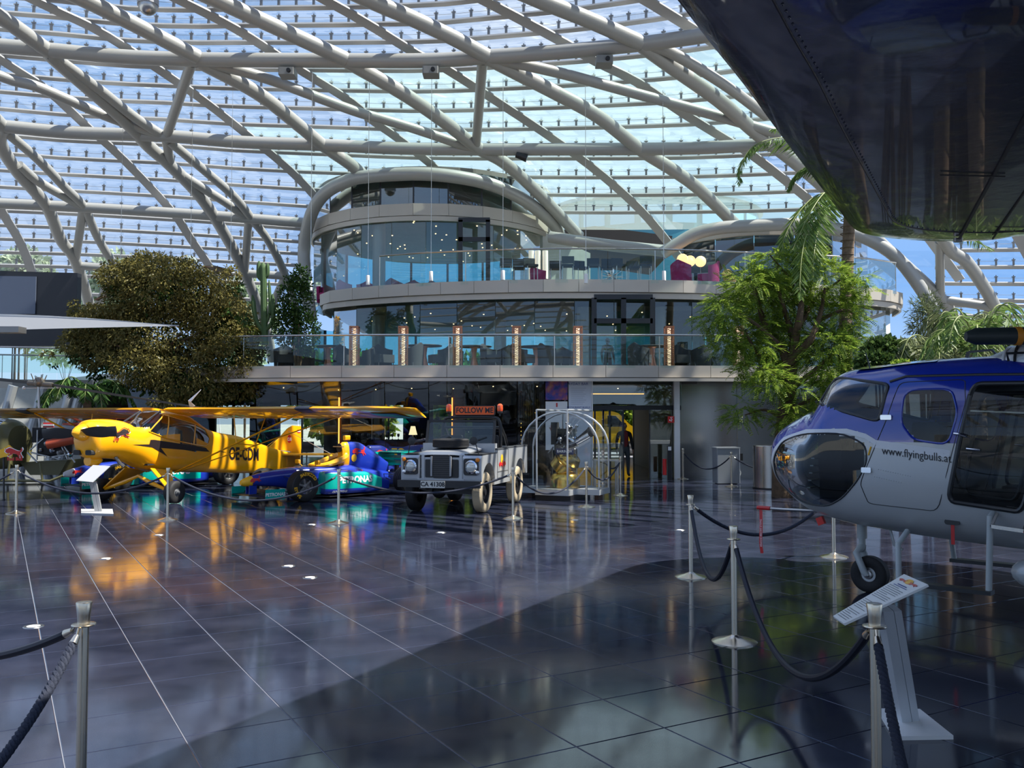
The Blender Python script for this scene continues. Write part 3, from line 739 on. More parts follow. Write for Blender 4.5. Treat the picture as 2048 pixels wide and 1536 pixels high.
# ================================================================== yellow high-wing plane
def build_plane():
    t = thing('light_aircraft', 'yellow high-wing light aircraft lettered OE-CDM on two fat tyres, nose to the left', 'plane', (-8.058, 19.225, 0), hdg(248))
    L = Loft([(1.34,.24,1.18,1.66,2.2),(1.25,.34,1.0,1.74,2.3),(.9,.38,.97,1.77,2.3),(.5,.40,.93,1.74,2.4),(.15,.40,.84,1.66,2.6),(-.15,.40,.72,1.78,3.2),(-.45,.40,.64,1.96,4),(-1.2,.40,.58,1.90,5),(-2.03,.38,.53,1.53,5),(-3.16,.28,.45,1.36,5),(-4.23,.19,.39,1.12,5),(-5.2,.10,.34,.92,4),(-5.75,.03,.33,.86,3)])
    win = [(-.03,1.50),(-.48,1.86),(-1.40,1.66),(-1.76,1.53),(-1.90,1.32),(-1.86,1.21),(-1.73,1.15),(-1.41,1.19),(-.55,1.34)]
    def ws(x, y, z): return -.50 < x < .30 and z > 1.52+max(0, -x)*.0 and (z > 1.52 + (.30-x)*.08) and abs(y) < .385 and z > 1.60-.4*(x < -.1)+.0 and x > -.45
    body, (w1, w2) = L.mesh(150, 88, [lambda x, y, z: inpoly(x, z, win) and abs(y) > .2, ws])
    obj('fuselage', body, M_yel, t, True)
    sides('cabin_window', w1, M_vglass, t); obj('windscreen', w2, M_vglass, t, True)
    for s in (1, -1):
        f = MB().tube(L.outline(win, s, .003), .014, 6); f.tube(L.outline([(-.52,1.35),(-.62,1.86)], s, .002, close=False), .014, 6)
        f.tube(L.outline([(-1.36,1.19),(-1.42,1.66)], s, .002, close=False), .016, 6); obj('window_frame', f, M_yel, t, True)
        band('window_seal', L, win, s, .03, .006, M_btext, t, True)
        fn = on_surf(L, s, .006)
        decal('side_stripe', [(.45,1.24),(-.02,1.235),(-.05,1.33),(-.15,1.33),(-1.6,1.14),(-2.55,.98),(-1.7,1.03),(-.35,1.15),(-.55,.96),(-.1,1.17)], fn, M_navy, t)
        decal('bull_emblem', bull_pts(.72, 1.46, .20, -s*-1 if s > 0 else 1, -.25*1), on_surf(L, s, .008), M_navy, t)
        d = MB().tube(L.outline(bull_pts(.72, 1.46, .235, 1, -.25), s, .006, 1), .007, 5); obj('emblem_outline', d, M_red, t)
        text_fn('OE-CDM', .42, M_navy, t, lambda a, b, s=s: fn(-3.28-a*s, .90+b-a*s*-.06*-1*s*(-1 if s < 0 else 1)), .78, .012)
    # cowl: spinner, intake, exhaust scoop, nose bowl openings
    obj('spinner', MB().lathe([(.17, 0), (.165, .06), (.13, .15), (.07, .23), (.001, .28)], 24, (1.33, 0, 1.50), Matrix.Rotation(PI/2, 3, 'Y')), M_yel, t, True)
    pb = MB(); 
    for s in (1, -1):
        rows = []
        for k in range(10):
            u = k/9; y = s*(.06+.92*u); ch = .075+.05*math.sin(min(1, u*1.3)*PI*.8); tw = .8-.6*u; c, q = math.cos(tw), math.sin(tw); z = 1.50+ .03*u*s
            ring = [(ch, .0), (ch*.4, .016), (-ch*.6, .012), (-ch, 0), (-ch*.6, -.010), (ch*.4, -.012)]
            rows.append([Vector((1.44+b*c+a*q, y, z+a*c-b*q)) for a, b in ring])
        pb.grid(rows, True); pb.f += [tuple(range(len(pb.v)-6, len(pb.v)))]; pb.m.append(0)
    obj('propeller', pb, mat('prop_black', (.02, .02, .02), .35), t, True)
    [obj('air_inlet', MB().rbox((1.30, y_, 1.10), (.10, .16, .10), .03, axis=0), M_int, t, True) for y_ in (.16, -.16)]
    obj('carburettor_scoop', MB().lathe([(.10, 0), (.12, .12), (.10, .25), (.03, .36)], 16, (1.22, .0, .93), Matrix.Rotation(-PI/2, 3, 'Y')), M_yel, t, True)
    obj('exhaust_pipe', MB().tube([(.7, .2, 1.0), (.6, .22, .86), (.5, .22, .80)], .035, 10), M_alu, t, True)
    # wings
    tank = []
    for s in (1, -1):
        rows = []
        ys = [.36, 1.5, 3, 4.2, 5.0, 5.25, 5.5, 5.7, 5.85, 5.98, 6.08, 6.15, 6.19, 6.21]
        for y in ys:
            k = 1 if y < 5.0 else math.sqrt(max(.004, 1-((y-5.0)/1.215)**2)); le, te = -.45-.62*(1-k), -2.12+.72*(1-k)
            zt = 1.985+.035*(y-.4)/5.8*0; th = (.20 if y < 5 else .05+.15*k)
            r = []
            for a in [i/12 for i in range(13)]+[i/12 for i in range(11, 0, -1)]:
                up = len(r) < 13; x = le+(te-le)*a; tk = th*(1.6*math.sqrt(a)*(1-a)**.7 if a else 0); r.append(Vector((x, s*y, zt-.19*a*1.0+(tk*.66 if up else -tk*.42))))
            rows.append(r)
        wg = MB().grid(rows if s > 0 else [list(reversed(r)) for r in rows], True); n = 24
        wg.f += [tuple(range(n)) if s < 0 else tuple(reversed(range(n)))]; wg.m += [0]; wg.f += [tuple(range(len(wg.v)-n, len(wg.v)))]; wg.m += [0]
        w = obj('wing', wg, M_yel, t, True)
        def und(yy, a, off=-.006, s=s):
            x = -.45+(-2.12+.45)*a; tk = .20*(1.6*math.sqrt(a)*(1-a)**.7); return Vector((x, s*yy, 1.985-.19*a-tk*.42+off))
        for yy in [.9+.42*i for i in range(10)]:
            obj('wing_rib', MB().tube([und(yy, a, -.002) for a in (.12, .3, .5, .7, .86)], .008, 5), M_yel, w)
        if s > 0:
            for (y0, y1, m_) in ((5.0, 5.14, M_gold), (5.14, 5.4, M_red), (5.4, 5.85, mat('logo_blue', (.03, .05, .30), .4))):
                obj('wing_colour_panel', MB().grid([[und(y0, a) for a in (.25,.4,.55,.7,.85)], [und(y1, a) for a in (.25,.4,.55,.7,.85)]]), m_, w)
            obj('wing_colour_panel', MB().grid([[und(5.30, a, -.010) for a in (.2,.3,.4,.5)], [und(5.75, a, -.010) for a in (.3,.4,.5,.62)]]), mat('jade', (.01, .42, .34), .4), w)
            text_fn('OE', .9, M_navy, w, lambda a, b: und(1.9+a, .55-b*.6), .8)
        ring = []
        for a in (.22, .1, .03, 0, .03, .1, .2): ring.append(a)
        bb = MB(); rr = []
        for yy in (3.75, 4.1):
            r = []
            for i, a in enumerate(ring):
                up = i < 3; tk = .20*(1.6*math.sqrt(a)*(1-a)**.7) if a else 0; r.append(Vector((-.45-1.67*a+(.01 if i == 3 else 0), s*yy, 1.985-.19*a+(tk*.66+.006 if up else -tk*.42-.006))))
            rr.append(r)
        obj('leading_edge_cuff', bb.grid(rr if s > 0 else rr[::-1]), mat('cuff_black', (.03, .035, .05), .3), w, True)
        obj('lift_strut', MB().tube([(-.79, s*.40, .60), und(3.75, .15)], .035, 8, flat=.5), M_yel, t, True)
        obj('lift_strut', MB().tube([(-.85, s*.40, .60), und(3.95, .72)], .026, 8, flat=.5), M_yel, t, True)
        obj('jury_strut', MB().tube([Vector((-.79, s*.4, .6)).lerp(und(3.75, .15), .5), und(2.0, .18)], .012, 6).tube([Vector((-.85, s*.4, .6)).lerp(und(3.95, .72), .5), und(2.15, .7)], .012, 6).tube([Vector((-.79, s*.4, .6)).lerp(und(3.75, .15), .5), Vector((-.85, s*.4, .6)).lerp(und(3.95, .72), .5)], .012, 6), M_yel, t)
        # landing gear
        obj('gear_leg', MB().prism([(-.10, s*.36, .70), (-.75, s*.36, .62), (-.20, s*.90, .26), (-.05, s*.90, .26)], (0, 0, .03)), M_yel, t)
        obj('shock_strut', MB().tube([(-.1, s*.9, .25), (-.12, s*.35, .42), (-.14, -s*.02, .56)], [.03, .05, .03], 8), M_yel, t, True)
        wheel(t, (-.12, s*1.0, .24), .24, .085, .20, s, 0, mat('hub_grey', (.25, .26, .27), .4, .6))
    obj('cabin_tube', MB().tube([(.10, .30, 1.66), (-.45, .28, 1.95)], .02, 6).tube([(.10, -.30, 1.66), (-.45, -.28, 1.95)], .02, 6).tube([(-.45, .28, 1.93), (-.6, .2, .9)], .018, 6), M_btext, t)
    obj('seat', MB().rbox((-.85, 0, 1.0), (.5, .5, .14), .06).rbox((-1.1, 0, 1.28), (.12, .5, .5), .05, axis=0).rbox((-1.55, 0, 1.0), (.4, .5, .14), .06), M_int, t, True)
    obj('cabin_floor', MB().box((-1.0, 0, .80), (1.9, .66, .03)), M_int, t)
    # tail
    fin = [(-4.55,1.02),(-5.05,1.28),(-5.40,1.52),(-5.62,1.60),(-5.98,1.58),(-6.0,.98),(-5.95,.6),(-5.80,.36),(-5.55,.34),(-5.55,.9)]
    obj('fin_and_rudder', MB().prism([(a, -.022, b) for a, b in fin], (0, .044, 0)), M_yel, t)
    for s in (1, -1):
        obj('tailplane', MB().prism([(-5.0, s*.05, .82), (-5.3, s*1.0, .82), (-5.6, s*1.5, .82), (-6.0, s*1.55, .80), (-6.15, s*1.1, .80), (-6.05, s*.1, .80)], (0, 0, .045)), M_yel, t)
        decal('tail_emblem', [(-5.45+.09*math.cos(a), 1.24+.11*math.sin(a)) for a in [i*PI/8 for i in range(16)]], lambda x, z, s=s: Vector((x, s*.026, z)), M_red, t)
        text_fn('CUB', .12, M_wtext, t, lambda a, b, s=s: Vector((-5.45-a*s, s*.029, 1.23+b)), .8, .004)
        for q, mm in enumerate((M_red, M_wtext, M_red)): obj('flag', MB().box((-5.88, s*.0235, 1.47-.03*q), (.14, .006, .03)), mm, t)
    wheel(t, (-5.9, 0, .14), .14, .06, .08, 1)
    obj('tail_wire', MB().tube([(-5.4, .02, 1.45), (-5.7, 1.2, .84)], .006, 4).tube([(-5.4, -.02, 1.45), (-5.7, -1.2, .84)], .006, 4).tube([(-5.3, .05, .42), (-5.7, 1.2, .80)], .006, 4), M_alu, t)
    obj('whip_aerial', MB().tube([(-.9, .75, 2.06), (-.78, .78, 2.16), (-1.0, .9, 2.42)], [.07, .035, .004], 8, flat=.4), M_wtext, t, True)
    return t
build_plane()

# ================================================================== race cars
M_f1b = mat('racing_blue', (.012, .035, .33), .22, coat=.7)
M_jade = mat('jade_green', (.0, .40, .33), .25, coat=.5)
M_carb = mat('carbon', (.015, .015, .017), .35)
def build_racer(label, loc, deg, main, side, airc, nosec, txt, full=True, group=None):
    t = thing('race_car', label, 'race car', loc, hdg(deg), group)
    L = Loft([(1.03,.05,.36,.46,2),(.95,.09,.33,.50,2.2),(.6,.14,.32,.60,2.6),(.1,.20,.26,.67,3),(-.4,.27,.16,.70,4),(-.85,.32,.10,.70,4.5),(-1.5,.36,.08,.72,4),(-2.2,.28,.08,.60,3.5),(-2.9,.16,.16,.50,3),(-3.25,.10,.22,.42,3)])
    cock = lambda x, y, z: z > .60 and -1.42 < x < -.72 and abs(y) < .235-.12*max(0, x+.95)*2
    body, (hole,) = L.mesh(110, 48, [cock]); hole = None
    for i, f in enumerate(body.f):
        cx = sum(body.v[k][0] for k in f)/len(f); body.m[i] = 1 if cx > .80 else 0
    obj('body_tub', body, [main, nosec], t, True)
    obj('cockpit_floor', MB().box((-1.05, 0, .30), (.75, .5, .02)), M_int, t); obj('seat', MB().rbox((-1.3, 0, .45), (.12, .36, .4), .05, axis=0), M_int, t, True)
    obj('steering_wheel', MB().tube([(-.80+.05*math.cos(a), .14*math.cos(a), .60+.10*math.sin(a)) for a in [i*PI/8 for i in range(17)]], .012, 6), M_btext, t)
    ck = MB()                                       # cockpit surround, U-shaped padded collar
    pts = smooth_path([(-.66, 0, .73), (-.82, .17, .715), (-1.1, .25, .76), (-1.42, .26, .86), (-1.55, .16, .92)], 5); ck.tube(pts, [.03+.045*min(1, i/12) for i in range(len(pts))], 8)
    ck.tube([Vector((p.x, -p.y, p.z)) for p in pts], [.03+.045*min(1, i/12) for i in range(len(pts))], 8); obj('headrest_collar', ck, M_yel if full else main, t, True)
    A = Loft([(-1.50,.10,.62,1.18,2.4),(-1.58,.13,.60,1.24,2.4),(-1.9,.13,.58,1.24,2.3),(-2.4,.09,.5,1.02,2.2),(-2.9,.03,.42,.72,2)])
    ab, _ = A.mesh(40, 28); 
    for i, f in enumerate(ab.f):
        c = [sum(ab.v[k][j] for k in f)/len(f) for j in (0, 2)]; ab.m[i] = 1 if c[0] > -1.66 and full else 0
    obj('engine_cover', ab, [airc, M_yel], t, True)
    obj('air_intake', MB().lathe([(.001, 0), (.10, 0), (.105, .02)], 20, (-1.485, 0, 1.10), Matrix.Rotation(PI/2, 3, 'Y')), M_int, t)
    
    if full: obj('camera_pod', MB().rbox((-1.68, 0, 1.33), (.14, .10, .12), .03, axis=0), M_yel, t, True)
    obj('roll_hoop_bar', MB().bar((-1.45, -.2, 1.13), (-1.45, .2, 1.13), .03, .02), M_alu, t)
    for s in (1, -1):
        Pd = Loft([(-.62,.02,.14,.54,4),(-.66,.14,.10,.60,4),(-1.0,.22,.08,.62,4),(-1.7,.22,.08,.58,4),(-2.2,.12,.10,.44,3.5),(-2.5,.05,.12,.34,3)])
        pb, _ = Pd.mesh(50, 36)
        for v in range(len(pb.v)): x, y, z = pb.v[v]; pb.v[v] = (x, y+s*.52, z)
        for i, f in enumerate(pb.f):
            c = [sum(pb.v[k][j] for k in f)/len(f) for j in (0, 1, 2)]; u = (c[0]+1.35)/.9; pb.m[i] = 1 if (abs(u) < 1 and .22+.02*u < c[2] < .57) else 0
        obj('side_pod', pb, [main, side], t, True)
        fn = lambda x, z, s=s: Vector((x, s*(.52+Pd.lat(x, z)+.004), z))
        text_fn(txt[0], .20, M_wtext, t, lambda a, b, s=s: fn(-1.42-a*s, .40+b), .95, .008)
        text_fn('GOODYEAR', .07, M_wtext, t, lambda a, b, s=s: fn(-1.0-a*s, .15+b), 1, .002, .2)
        fb = on_surf(A, s, .006)
        decal('bull_emblem', bull_pts(-1.95, 1.00, .20, -s, 0), fb, M_red, t); text_fn('Red Bull', .12, M_red, t, lambda a, b, s=s: Vector((-1.75-a*s, s*(.34+.01), .66+b)) if False else on_surf(L, s, .012)(-1.72-a*s, .56+b*.6), 1, .004)
        decal('sun_disc', [(-1.80+.075*math.cos(a), .86+.09*math.sin(a)) for a in [i*PI/8 for i in range(16)]], fb, M_gold, t)
        obj('barge_board', MB().prism([(-.35, s*.42, .10), (-.75, s*.50, .10), (-.70, s*.50, .42), (-.40, s*.42, .36)], (0, .012*s, 0)), side, t)
        obj('mirror', MB().rbox((-.62, s*.40, .80), (.06, .14, .09), .02, axis=0).bar((-.64, s*.25, .70), (-.62, s*.36, .77), .015), M_yel, t)
        # suspension
        for (xa, xw, zi) in ((.10, 0, .52), (-.22, 0, .52), (.1, 0, .24), (-.22, 0, .22)):
            obj('wishbone', MB().tube([(xa, s*.18, zi), (xw, s*.66, .42 if zi > .4 else .22)], .012, 6, flat=.6), M_carb, t)
        for (xa, zi) in ((-2.6, .46), (-3.0, .46), (-2.6, .2), (-3.0, .2)):
            obj('wishbone', MB().tube([(xa, s*.16, zi), (-2.9, s*.62, .44 if zi > .4 else .22)], .014, 6, flat=.6), M_carb, t)
        wheel(t, (0, s*.78, .33), .33, .17, .30, s, 6, M_alu, None, ('GOODYEAR', 'EAGLE') if s > 0 and full else None, 4)
        wheel(t, (-2.9, s*.76, .33), .33, .17, .38, s, 6, M_alu, None, ('GOODYEAR',) if s > 0 and full else None, 4)
        obj('front_wing_end_plate', MB().box((.62, s*.71, .18), (.46, .015, .22)), side, t)
        text_fn(txt[0], .10, M_wtext, t, lambda a, b, s=s: Vector((.62-a*s, s*.721, .18+b)), .95, .003)
        obj('rear_wing_end_plate', MB().prism([(-2.95, s*.50, .60), (-3.45, s*.50, .60), (-3.5, s*.50, .96), (-2.9, s*.50, .96)], (0, .015*s, 0)), side, t)
        obj('nose_pillar', MB().box((.78, s*.07, .26), (.18, .012, .20)), main, t)
        obj('flank_emblem', poly_on(MB(), bull_pts(.75, .46, .12, -s, .2), on_surf(L, s, .006)), M_red, t)
    w = MB()
    for (x0, c, z, a) in ((.86, .34, .12, .02), (.56, .14, .17, .35)):
        w.prism([(x0, -.70, z), (x0-.05, -.70, z+.018), (x0-c, -.70, z+.02+c*a), (x0-c, -.70, z+.012+c*a)], (0, 1.40, 0))
    obj('front_wing', w, M_carb, t)
    for k in range(3):
        z = .66+.13*k; obj('rear_wing_blade', MB().prism([(-2.98-.05*k, -.49, z), (-3.05-.05*k, -.49, z+.03), (-3.30-.05*k, -.49, z+.09), (-3.30-.05*k, -.49, z+.07)], (0, .98, 0)), side, t)
    text_fn(txt[0], .12, M_wtext, t, lambda a, b: Vector((-3.10-b, a, .985)), 1.0)
    obj('rear_wing_flap', MB().prism([(-3.0, -.49, .97), (-3.3, -.49, .99), (-3.3, -.49, .975), (-3.0, -.49, .955)], (0, .98, 0)), side, t)
    obj('floor_plank', MB().prism([(.0, -.12, .045), (.0, .12, .045), (-.6, .18, .045), (-.75, .70, .045), (-2.45, .70, .045), (-2.6, .4, .045), (-3.2, .4, .045), (-3.2, -.4, .045), (-2.6, -.4, .045), (-2.45, -.70, .045), (-.75, -.70, .045), (-.6, -.18, .045)], (0, 0, .02)), M_carb, t)
    obj('gearbox', MB().rbox((-3.15, 0, .34), (.5, .22, .26), .06, axis=0), M_alu, t, True)
    return t
build_racer('blue and jade open-wheel race car between the yellow plane and the silver off-roader', (-5.059, 19.972, 0), -134.4, M_f1b, M_jade, M_f1b, M_gold, ('PETRONAS',))
build_racer('dark race car with white nose tip, partly hidden behind the yellow plane nose', (-10.36, 23.05, 0), -134.4, M_f1b, M_jade, M_f1b, mat('nose_white', (.72, .72, .74), .25), ('PETRONAS',))
M_db = mat('deep_blue', (.01, .02, .16), .25, coat=.5)
build_racer('dark blue race car with red lettering, farthest back behind the plane tail', (-5.0, 23.3, 0), -134.4, M_db, M_db, M_db, M_db, ('Red Bull',), False).scale = (1, 1, .86)
tn = thing('race_number_panel', 'dark blue race wing panel with gold number 52 behind the silver off-roader', 'race car part', (-2.95, 23.5, 0))
obj('end_plate', MB().prism([(-.32, 0, .66), (.55, 0, .66), (.55, 0, 1.03), (-.26, 0, 1.06)], (0, .03, 0)), mat('plate_blue', (.02, .035, .16), .3), tn)
text('52', .38, M_gold, tn, frame((-.02, -.008, .86), (1, 0, 0), (0, 0, 1)), .004, bold=.012)
obj('wing_blade', MB().prism([(.1, .03, 1.02), (.9, .03, .98), (.9, .03, 1.10), (.15, .03, 1.06)], (0, .9, 0)), MATS['deep_blue'], tn)
obj('support', MB().box((-.1, .4, .34), (.06, .5, .68)).box((.3, .4, .34), (.06, .5, .68)).box((.1, .4, .02), (.7, .6, .04)), M_carb, tn)

# ================================================================== silver off-roader
def build_lr():
    t = thing('off_road_truck', 'silver open off-road truck with FOLLOW ME sign and plate CA 41308', 'truck', (-1.208, 17.314, 0), hdg(254))
    M_sil = mat('silver_paint', (.40, .42, .44), .30, .35, coat=.3); M_bar = mat('black_metal', (.015, .015, .016), .4)
    W_ = .80
    # front wings as boxes with wheel arch cut out (outline in x-z extruded in y)
    for s in (1, -1):
        arch = [(.0+.42*math.cos(a), .50+.44*math.sin(a)) for a in [math.radians(d) for d in range(180, -1, -15)]]
        prof = [(.44, .60), (.46, 1.04), (.42, 1.09), (-.55, 1.11), (-.55, .60), (-.42, .60)]+arch[1:-1]+[(.42, .60)]
        obj('front_wing', MB().prism([(x, s*.44, z) for x, z in prof], (0, s*(W_-.44), 0)), M_sil, t)
        obj('wing_top', MB().box((-.05, s*.63, 1.112), (.95, .35, .012)), mat('black_chequer', (.03, .03, .03), .5), t)
        q = MB().lathe([(.115, .0), (.125, .02), (.10, .045), (.09, .02)], 24, (.462, s*.60, .88), Matrix.Rotation(PI/2, 3, 'Y')); 
        hl = obj('headlamp', MB().lathe([(.09, .0), (.085, .03), (.05, .05), (.001, .055)], 24, (.462, s*.60, .88), Matrix.Rotation(PI/2, 3, 'Y')), glass('lamp_glass', (.8, .85, .85), .35), t, True)
        obj('lamp_ring', q, M_chrome, hl, True)
        obj('lamp_bezel', MB().rbox((.465, s*.60, .88), (.02, .29, .31), .05, axis=0), M_bar, hl)
        obj('reflector', MB().lathe([(.085, .01), (.02, -.02)], 16, (.462, s*.60, .88), Matrix.Rotation(PI/2, 3, 'Y')), M_chrome, hl)
        obj('indicator_lamp', MB().lathe([(.04, 0), (.038, .025), (.02, .04), (.001, .042)], 16, (.46, s*.73, 1.01), Matrix.Rotation(PI/2, 3, 'Y')), mat('amber_lens', (.75, .22, .01), .2), t, True)
        obj('side_lamp', MB().lathe([(.038, 0), (.036, .02), (.001, .03)], 16, (.46, s*.73, .78), Matrix.Rotation(PI/2, 3, 'Y')), M_chrome, t, True)
        # door, rear tub
        obj('door', MB().prism([(x, s*(W_-.05), z) for x, z in [(-.57, .62), (-.57, 1.16), (-1.30, 1.16), (-1.30, .62)]], (0, s*.05, 0)), M_sil, t)
        obj('door_seam', MB().box((-.56, s*(W_+.002), .89), (.012, .006, .54)).box((-1.305, s*(W_+.002), .89), (.012, .006, .54)).box((-.93, s*(W_+.002), .735), (.74, .005, .008)), M_bar, t)
        arch = [(-2.23+.42*math.cos(a), .50+.44*math.sin(a)) for a in [math.radians(d) for d in range(180, -1, -15)]]
        prof = [(-1.32, .60), (-1.32, 1.18), (-2.80, 1.18), (-2.80, .60), (-2.65, .60)]+arch[1:-1]+[(-1.81, .60)]
        obj('rear_body_side', MB().prism([(x, s*(W_-.06), z) for x, z in prof], (0, s*.06, 0)), M_sil, t)
        obj('capping', MB().box((-2.06, s*(W_-.06), 1.195), (1.50, .13, .03)).box((-.93, s*(W_-.025), 1.18), (.74, .06, .035)), mat('capping_dark', (.06, .065, .07), .4), t)
        obj('sill_panel', MB().box((-.93, s*(W_-.03), .56), (1.1, .04, .12)), M_sil, t)
        cr = Vector((-.93, s*(W_+.006), .90))
        decal('sun_disc', [(-.86+.085*math.cos(a), .97+.10*math.sin(a)) for a in [i*PI/8 for i in range(16)]], lambda x, z, s=s: Vector((x, s*(W_+.006), z)), M_gold, t)
        decal('bull_emblem', bull_pts(-.78, .87, .13, -s, 0), lambda x, z, s=s: Vector((x, s*(W_+.009), z)), M_red, t); decal('bull_emblem', bull_pts(-.98, .87, .13, s, 0), lambda x, z, s=s: Vector((x, s*(W_+.009), z)), M_red, t)
        for xw in (0, -2.23):
            wheel(t, (xw, s*.67, .385), .385, .22, .19, s, 0, mat('black_steel_wheel', (.03, .03, .032), .4, .3), mat('sandy_tyre', (.40, .33, .22), .8, bump=.3, bscale=30) if s > 0 else None, None, 0, dish=.9)
        obj('mirror', MB().tube([(.33, s*.70, 1.12), (.36, s*.66, 1.30), (.36, s*.64, 1.36)], .009, 6).lathe([(.001, -.012), (.075, -.01), (.078, .008), (.001, .02)], 20, (.365, s*.62, 1.36), Matrix.Rotation(PI/2, 3, 'Y')), M_bar, t, True)
        obj('tub_wheel_box', MB().box((-2.08, s*.58, .98), (1.4, .30, .04)), M_sil, t)
    # bonnet
    B = MB(); rows = []
    for x, z in ((.40, 1.10), (.38, 1.155), (.30, 1.175), (-.55, 1.24)):
        rows.append([Vector((x, y, z-.045*(abs(y)/.5)**4)) for y in [-.50+.1*i for i in range(11)]])
    B.sheet(rows, .03); obj('bonnet', B, M_sil, t, True, angle=50)
    obj('scuttle', MB().box((-.62, 0, 1.18), (.16, 1.5, .22)).box((-.60, 0, .9), (.08, 1.5, .5)), M_sil, t)
    # front panel and grille
    obj('front_panel', MB().box((.36, 0, .82), (.05, .9, .46)).box((.41, 0, .62), (.10, .92, .07)).box((.37, .40, .85), (.06, .10, .5)).box((.37, -.40, .85), (.06, .10, .5)), M_sil, t)
    g1 = obj('grille', MB().rbox((.40, 0, .88), (.06, .36, .44), .05, axis=0).rbox((.385, 0, .84), (.04, .66, .34), .02, axis=0), M_bar, t)
    for s in (1, -1): obj('grille_trim', MB().bar((.44, s*.19, .70), (.44, s*.19, 1.07), .03), mat('dull_grey', (.3, .31, .32), .5), g1)
    for k in range(10): obj('grille_bar', MB().box((.435, 0, .71+.038*k), (.008, .34, .010)), mat('dark_mesh', (.05, .05, .05), .5), g1)
    obj('bumper', MB().box((.56, 0, .56), (.08, 1.62, .13)).box((.45, .35, .52), (.2, .08, .12)).box((.45, -.35, .52), (.2, .08, .12)), M_bar, t)
    pl = obj('number_plate', MB().box((.606, -.10, .555), (.008, .48, .13)), mat('plate_grey', (.55, .55, .50), .5), t)
    text('CA 41308', .115, M_btext, pl, frame((.612, -.10, .555), (0, 1, 0), (0, 0, 1)), .004, bold=.003)
    # windscreen
    wf = MB(); 
    for a, b in (((-.60,-.70,1.24),(-.72,-.70,1.73)), ((-.60,.70,1.24),(-.72,.70,1.73)), ((-.72,-.72,1.73),(-.72,.72,1.73)), ((-.60,-.72,1.26),(-.60,.72,1.26)), ((-.62,0,1.26),(-.62,0,1.30))): wf.bar(a, b, .045)
    f = obj('windscreen_frame', wf, M_bar, t)
    obj('windscreen_glass', MB().prism([(-.60,-.69,1.27),(-.60,.69,1.27),(-.72,.69,1.72),(-.72,-.69,1.72)], (.006, 0, .001)), M_vglass, f)
    obj('wiper', MB().bar((-.57, .2, 1.29), (-.60, .55, 1.42), .012).bar((-.57, -.5, 1.29), (-.60, -.2, 1.42), .012), M_bar, f)
    sw = obj('spare_wheel', MB().lathe(tyre_prof(.355, .22, .17, 5), 40, (-.10, 0, 1.305), caps=False), M_rubber, t, True)
    obj('rim', MB().lathe([(.22, .05), (.2, 0), (.1, .02), (.001, .02)], 24, (-.10, 0, 1.27)), M_bar, sw, True)
    # roll bars and sign
    hp = smooth_path([(-1.35, -.62, 1.15), (-1.35, -.63, 1.5), (-1.35, -.60, 1.72), (-1.35, -.48, 1.80), (-1.35, 0, 1.81), (-1.35, .48, 1.80), (-1.35, .60, 1.72), (-1.35, .63, 1.5), (-1.35, .62, 1.15)], 5)
    rb = obj('roll_bar', MB().tube(hp, .035, 10).tube([(-1.35, .6, 1.70), (-1.7, .62, 1.4), (-2.05, .62, 1.0)], .03, 8).tube([(-1.35, -.6, 1.70), (-1.7, -.62, 1.4), (-2.05, -.62, 1.0)], .03, 8).tube([(-1.35, -.6, 1.60), (-1.35, .6, 1.60)], .025, 8), M_bar, t, True)
    sg = obj('sign_board', MB().rbox((-1.33, .08, 1.945), (.04, .88, .20), .03, axis=0), M_bar, t)
    obj('sign_face', MB().rbox((-1.318, .08, 1.945), (.03, .84, .17), .02, axis=0), mat('sign_orange', (.80, .11, .01), .4), sg)
    text('FOLLOW ME', .155, M_btext, sg, frame((-1.301, .08, 1.945), (0, 1, 0), (0, 0, 1)), .003, xs=.92, bold=.004)
    for yb in (-.49, .62):
        o = obj('beacon_lamp', MB().lathe([(.055, 0), (.062, .03), (.058, .12), (.03, .15), (.001, .155)], 20, (-1.33, yb, 1.93)), mat('beacon_orange', (.85, .10, .02), .15, coat=1), t, True)
        obj('beacon_base', MB().lathe([(.02, -.10), (.022, -.05), (.06, -.03), (.06, 0)], 16, (-1.33, yb, 1.93)), M_bar, o, True)
    # inside
    obj('seats', MB().rbox((-1.05, .38, .98), (.42, .46, .14), .04).rbox((-1.25, .38, 1.22), (.10, .46, .44), .04, axis=0).rbox((-1.05, -.38, .98), (.42, .46, .14), .04).rbox((-1.25, -.38, 1.22), (.10, .46, .44), .04, axis=0), M_int, t, True)
    obj('steering_wheel', MB().tube([(-.82-.06*math.sin(a), -.38+.19*math.cos(a), 1.27+.17*math.sin(a)) for a in [i*PI/10 for i in range(21)]], .013, 6).tube([(-.62, -.38, 1.1), (-.82, -.38, 1.27)], .015, 6), M_int, t, True)
    obj('cab_floor', MB().box((-1.0, 0, .66), (.8, 1.45, .04)), M_int, t)
    obj('tub_floor', MB().box((-2.08, 0, .68), (1.45, 1.45, .03)).box((-2.79, 0, .92), (.04, 1.5, .52)).box((-1.36, 0, .9), (.04, 1.5, .5)), M_sil, t)
    obj('chassis', MB().box((-1.15, .33, .50), (3.2, .08, .12)).box((-1.15, -.33, .50), (3.2, .08, .12)).box((0, 0, .385), (.09, 1.1, .09)).box((-2.23, 0, .385), (.09, 1.1, .09)).ball((0, -.2, .385), .14, 12), M_bar, t)
    obj('inner_arch', MB().box((-.05, .42, .84), (.9, .03, .5)).box((-.05, -.42, .84), (.9, .03, .5)), M_bar, t)
    return t
build_lr()
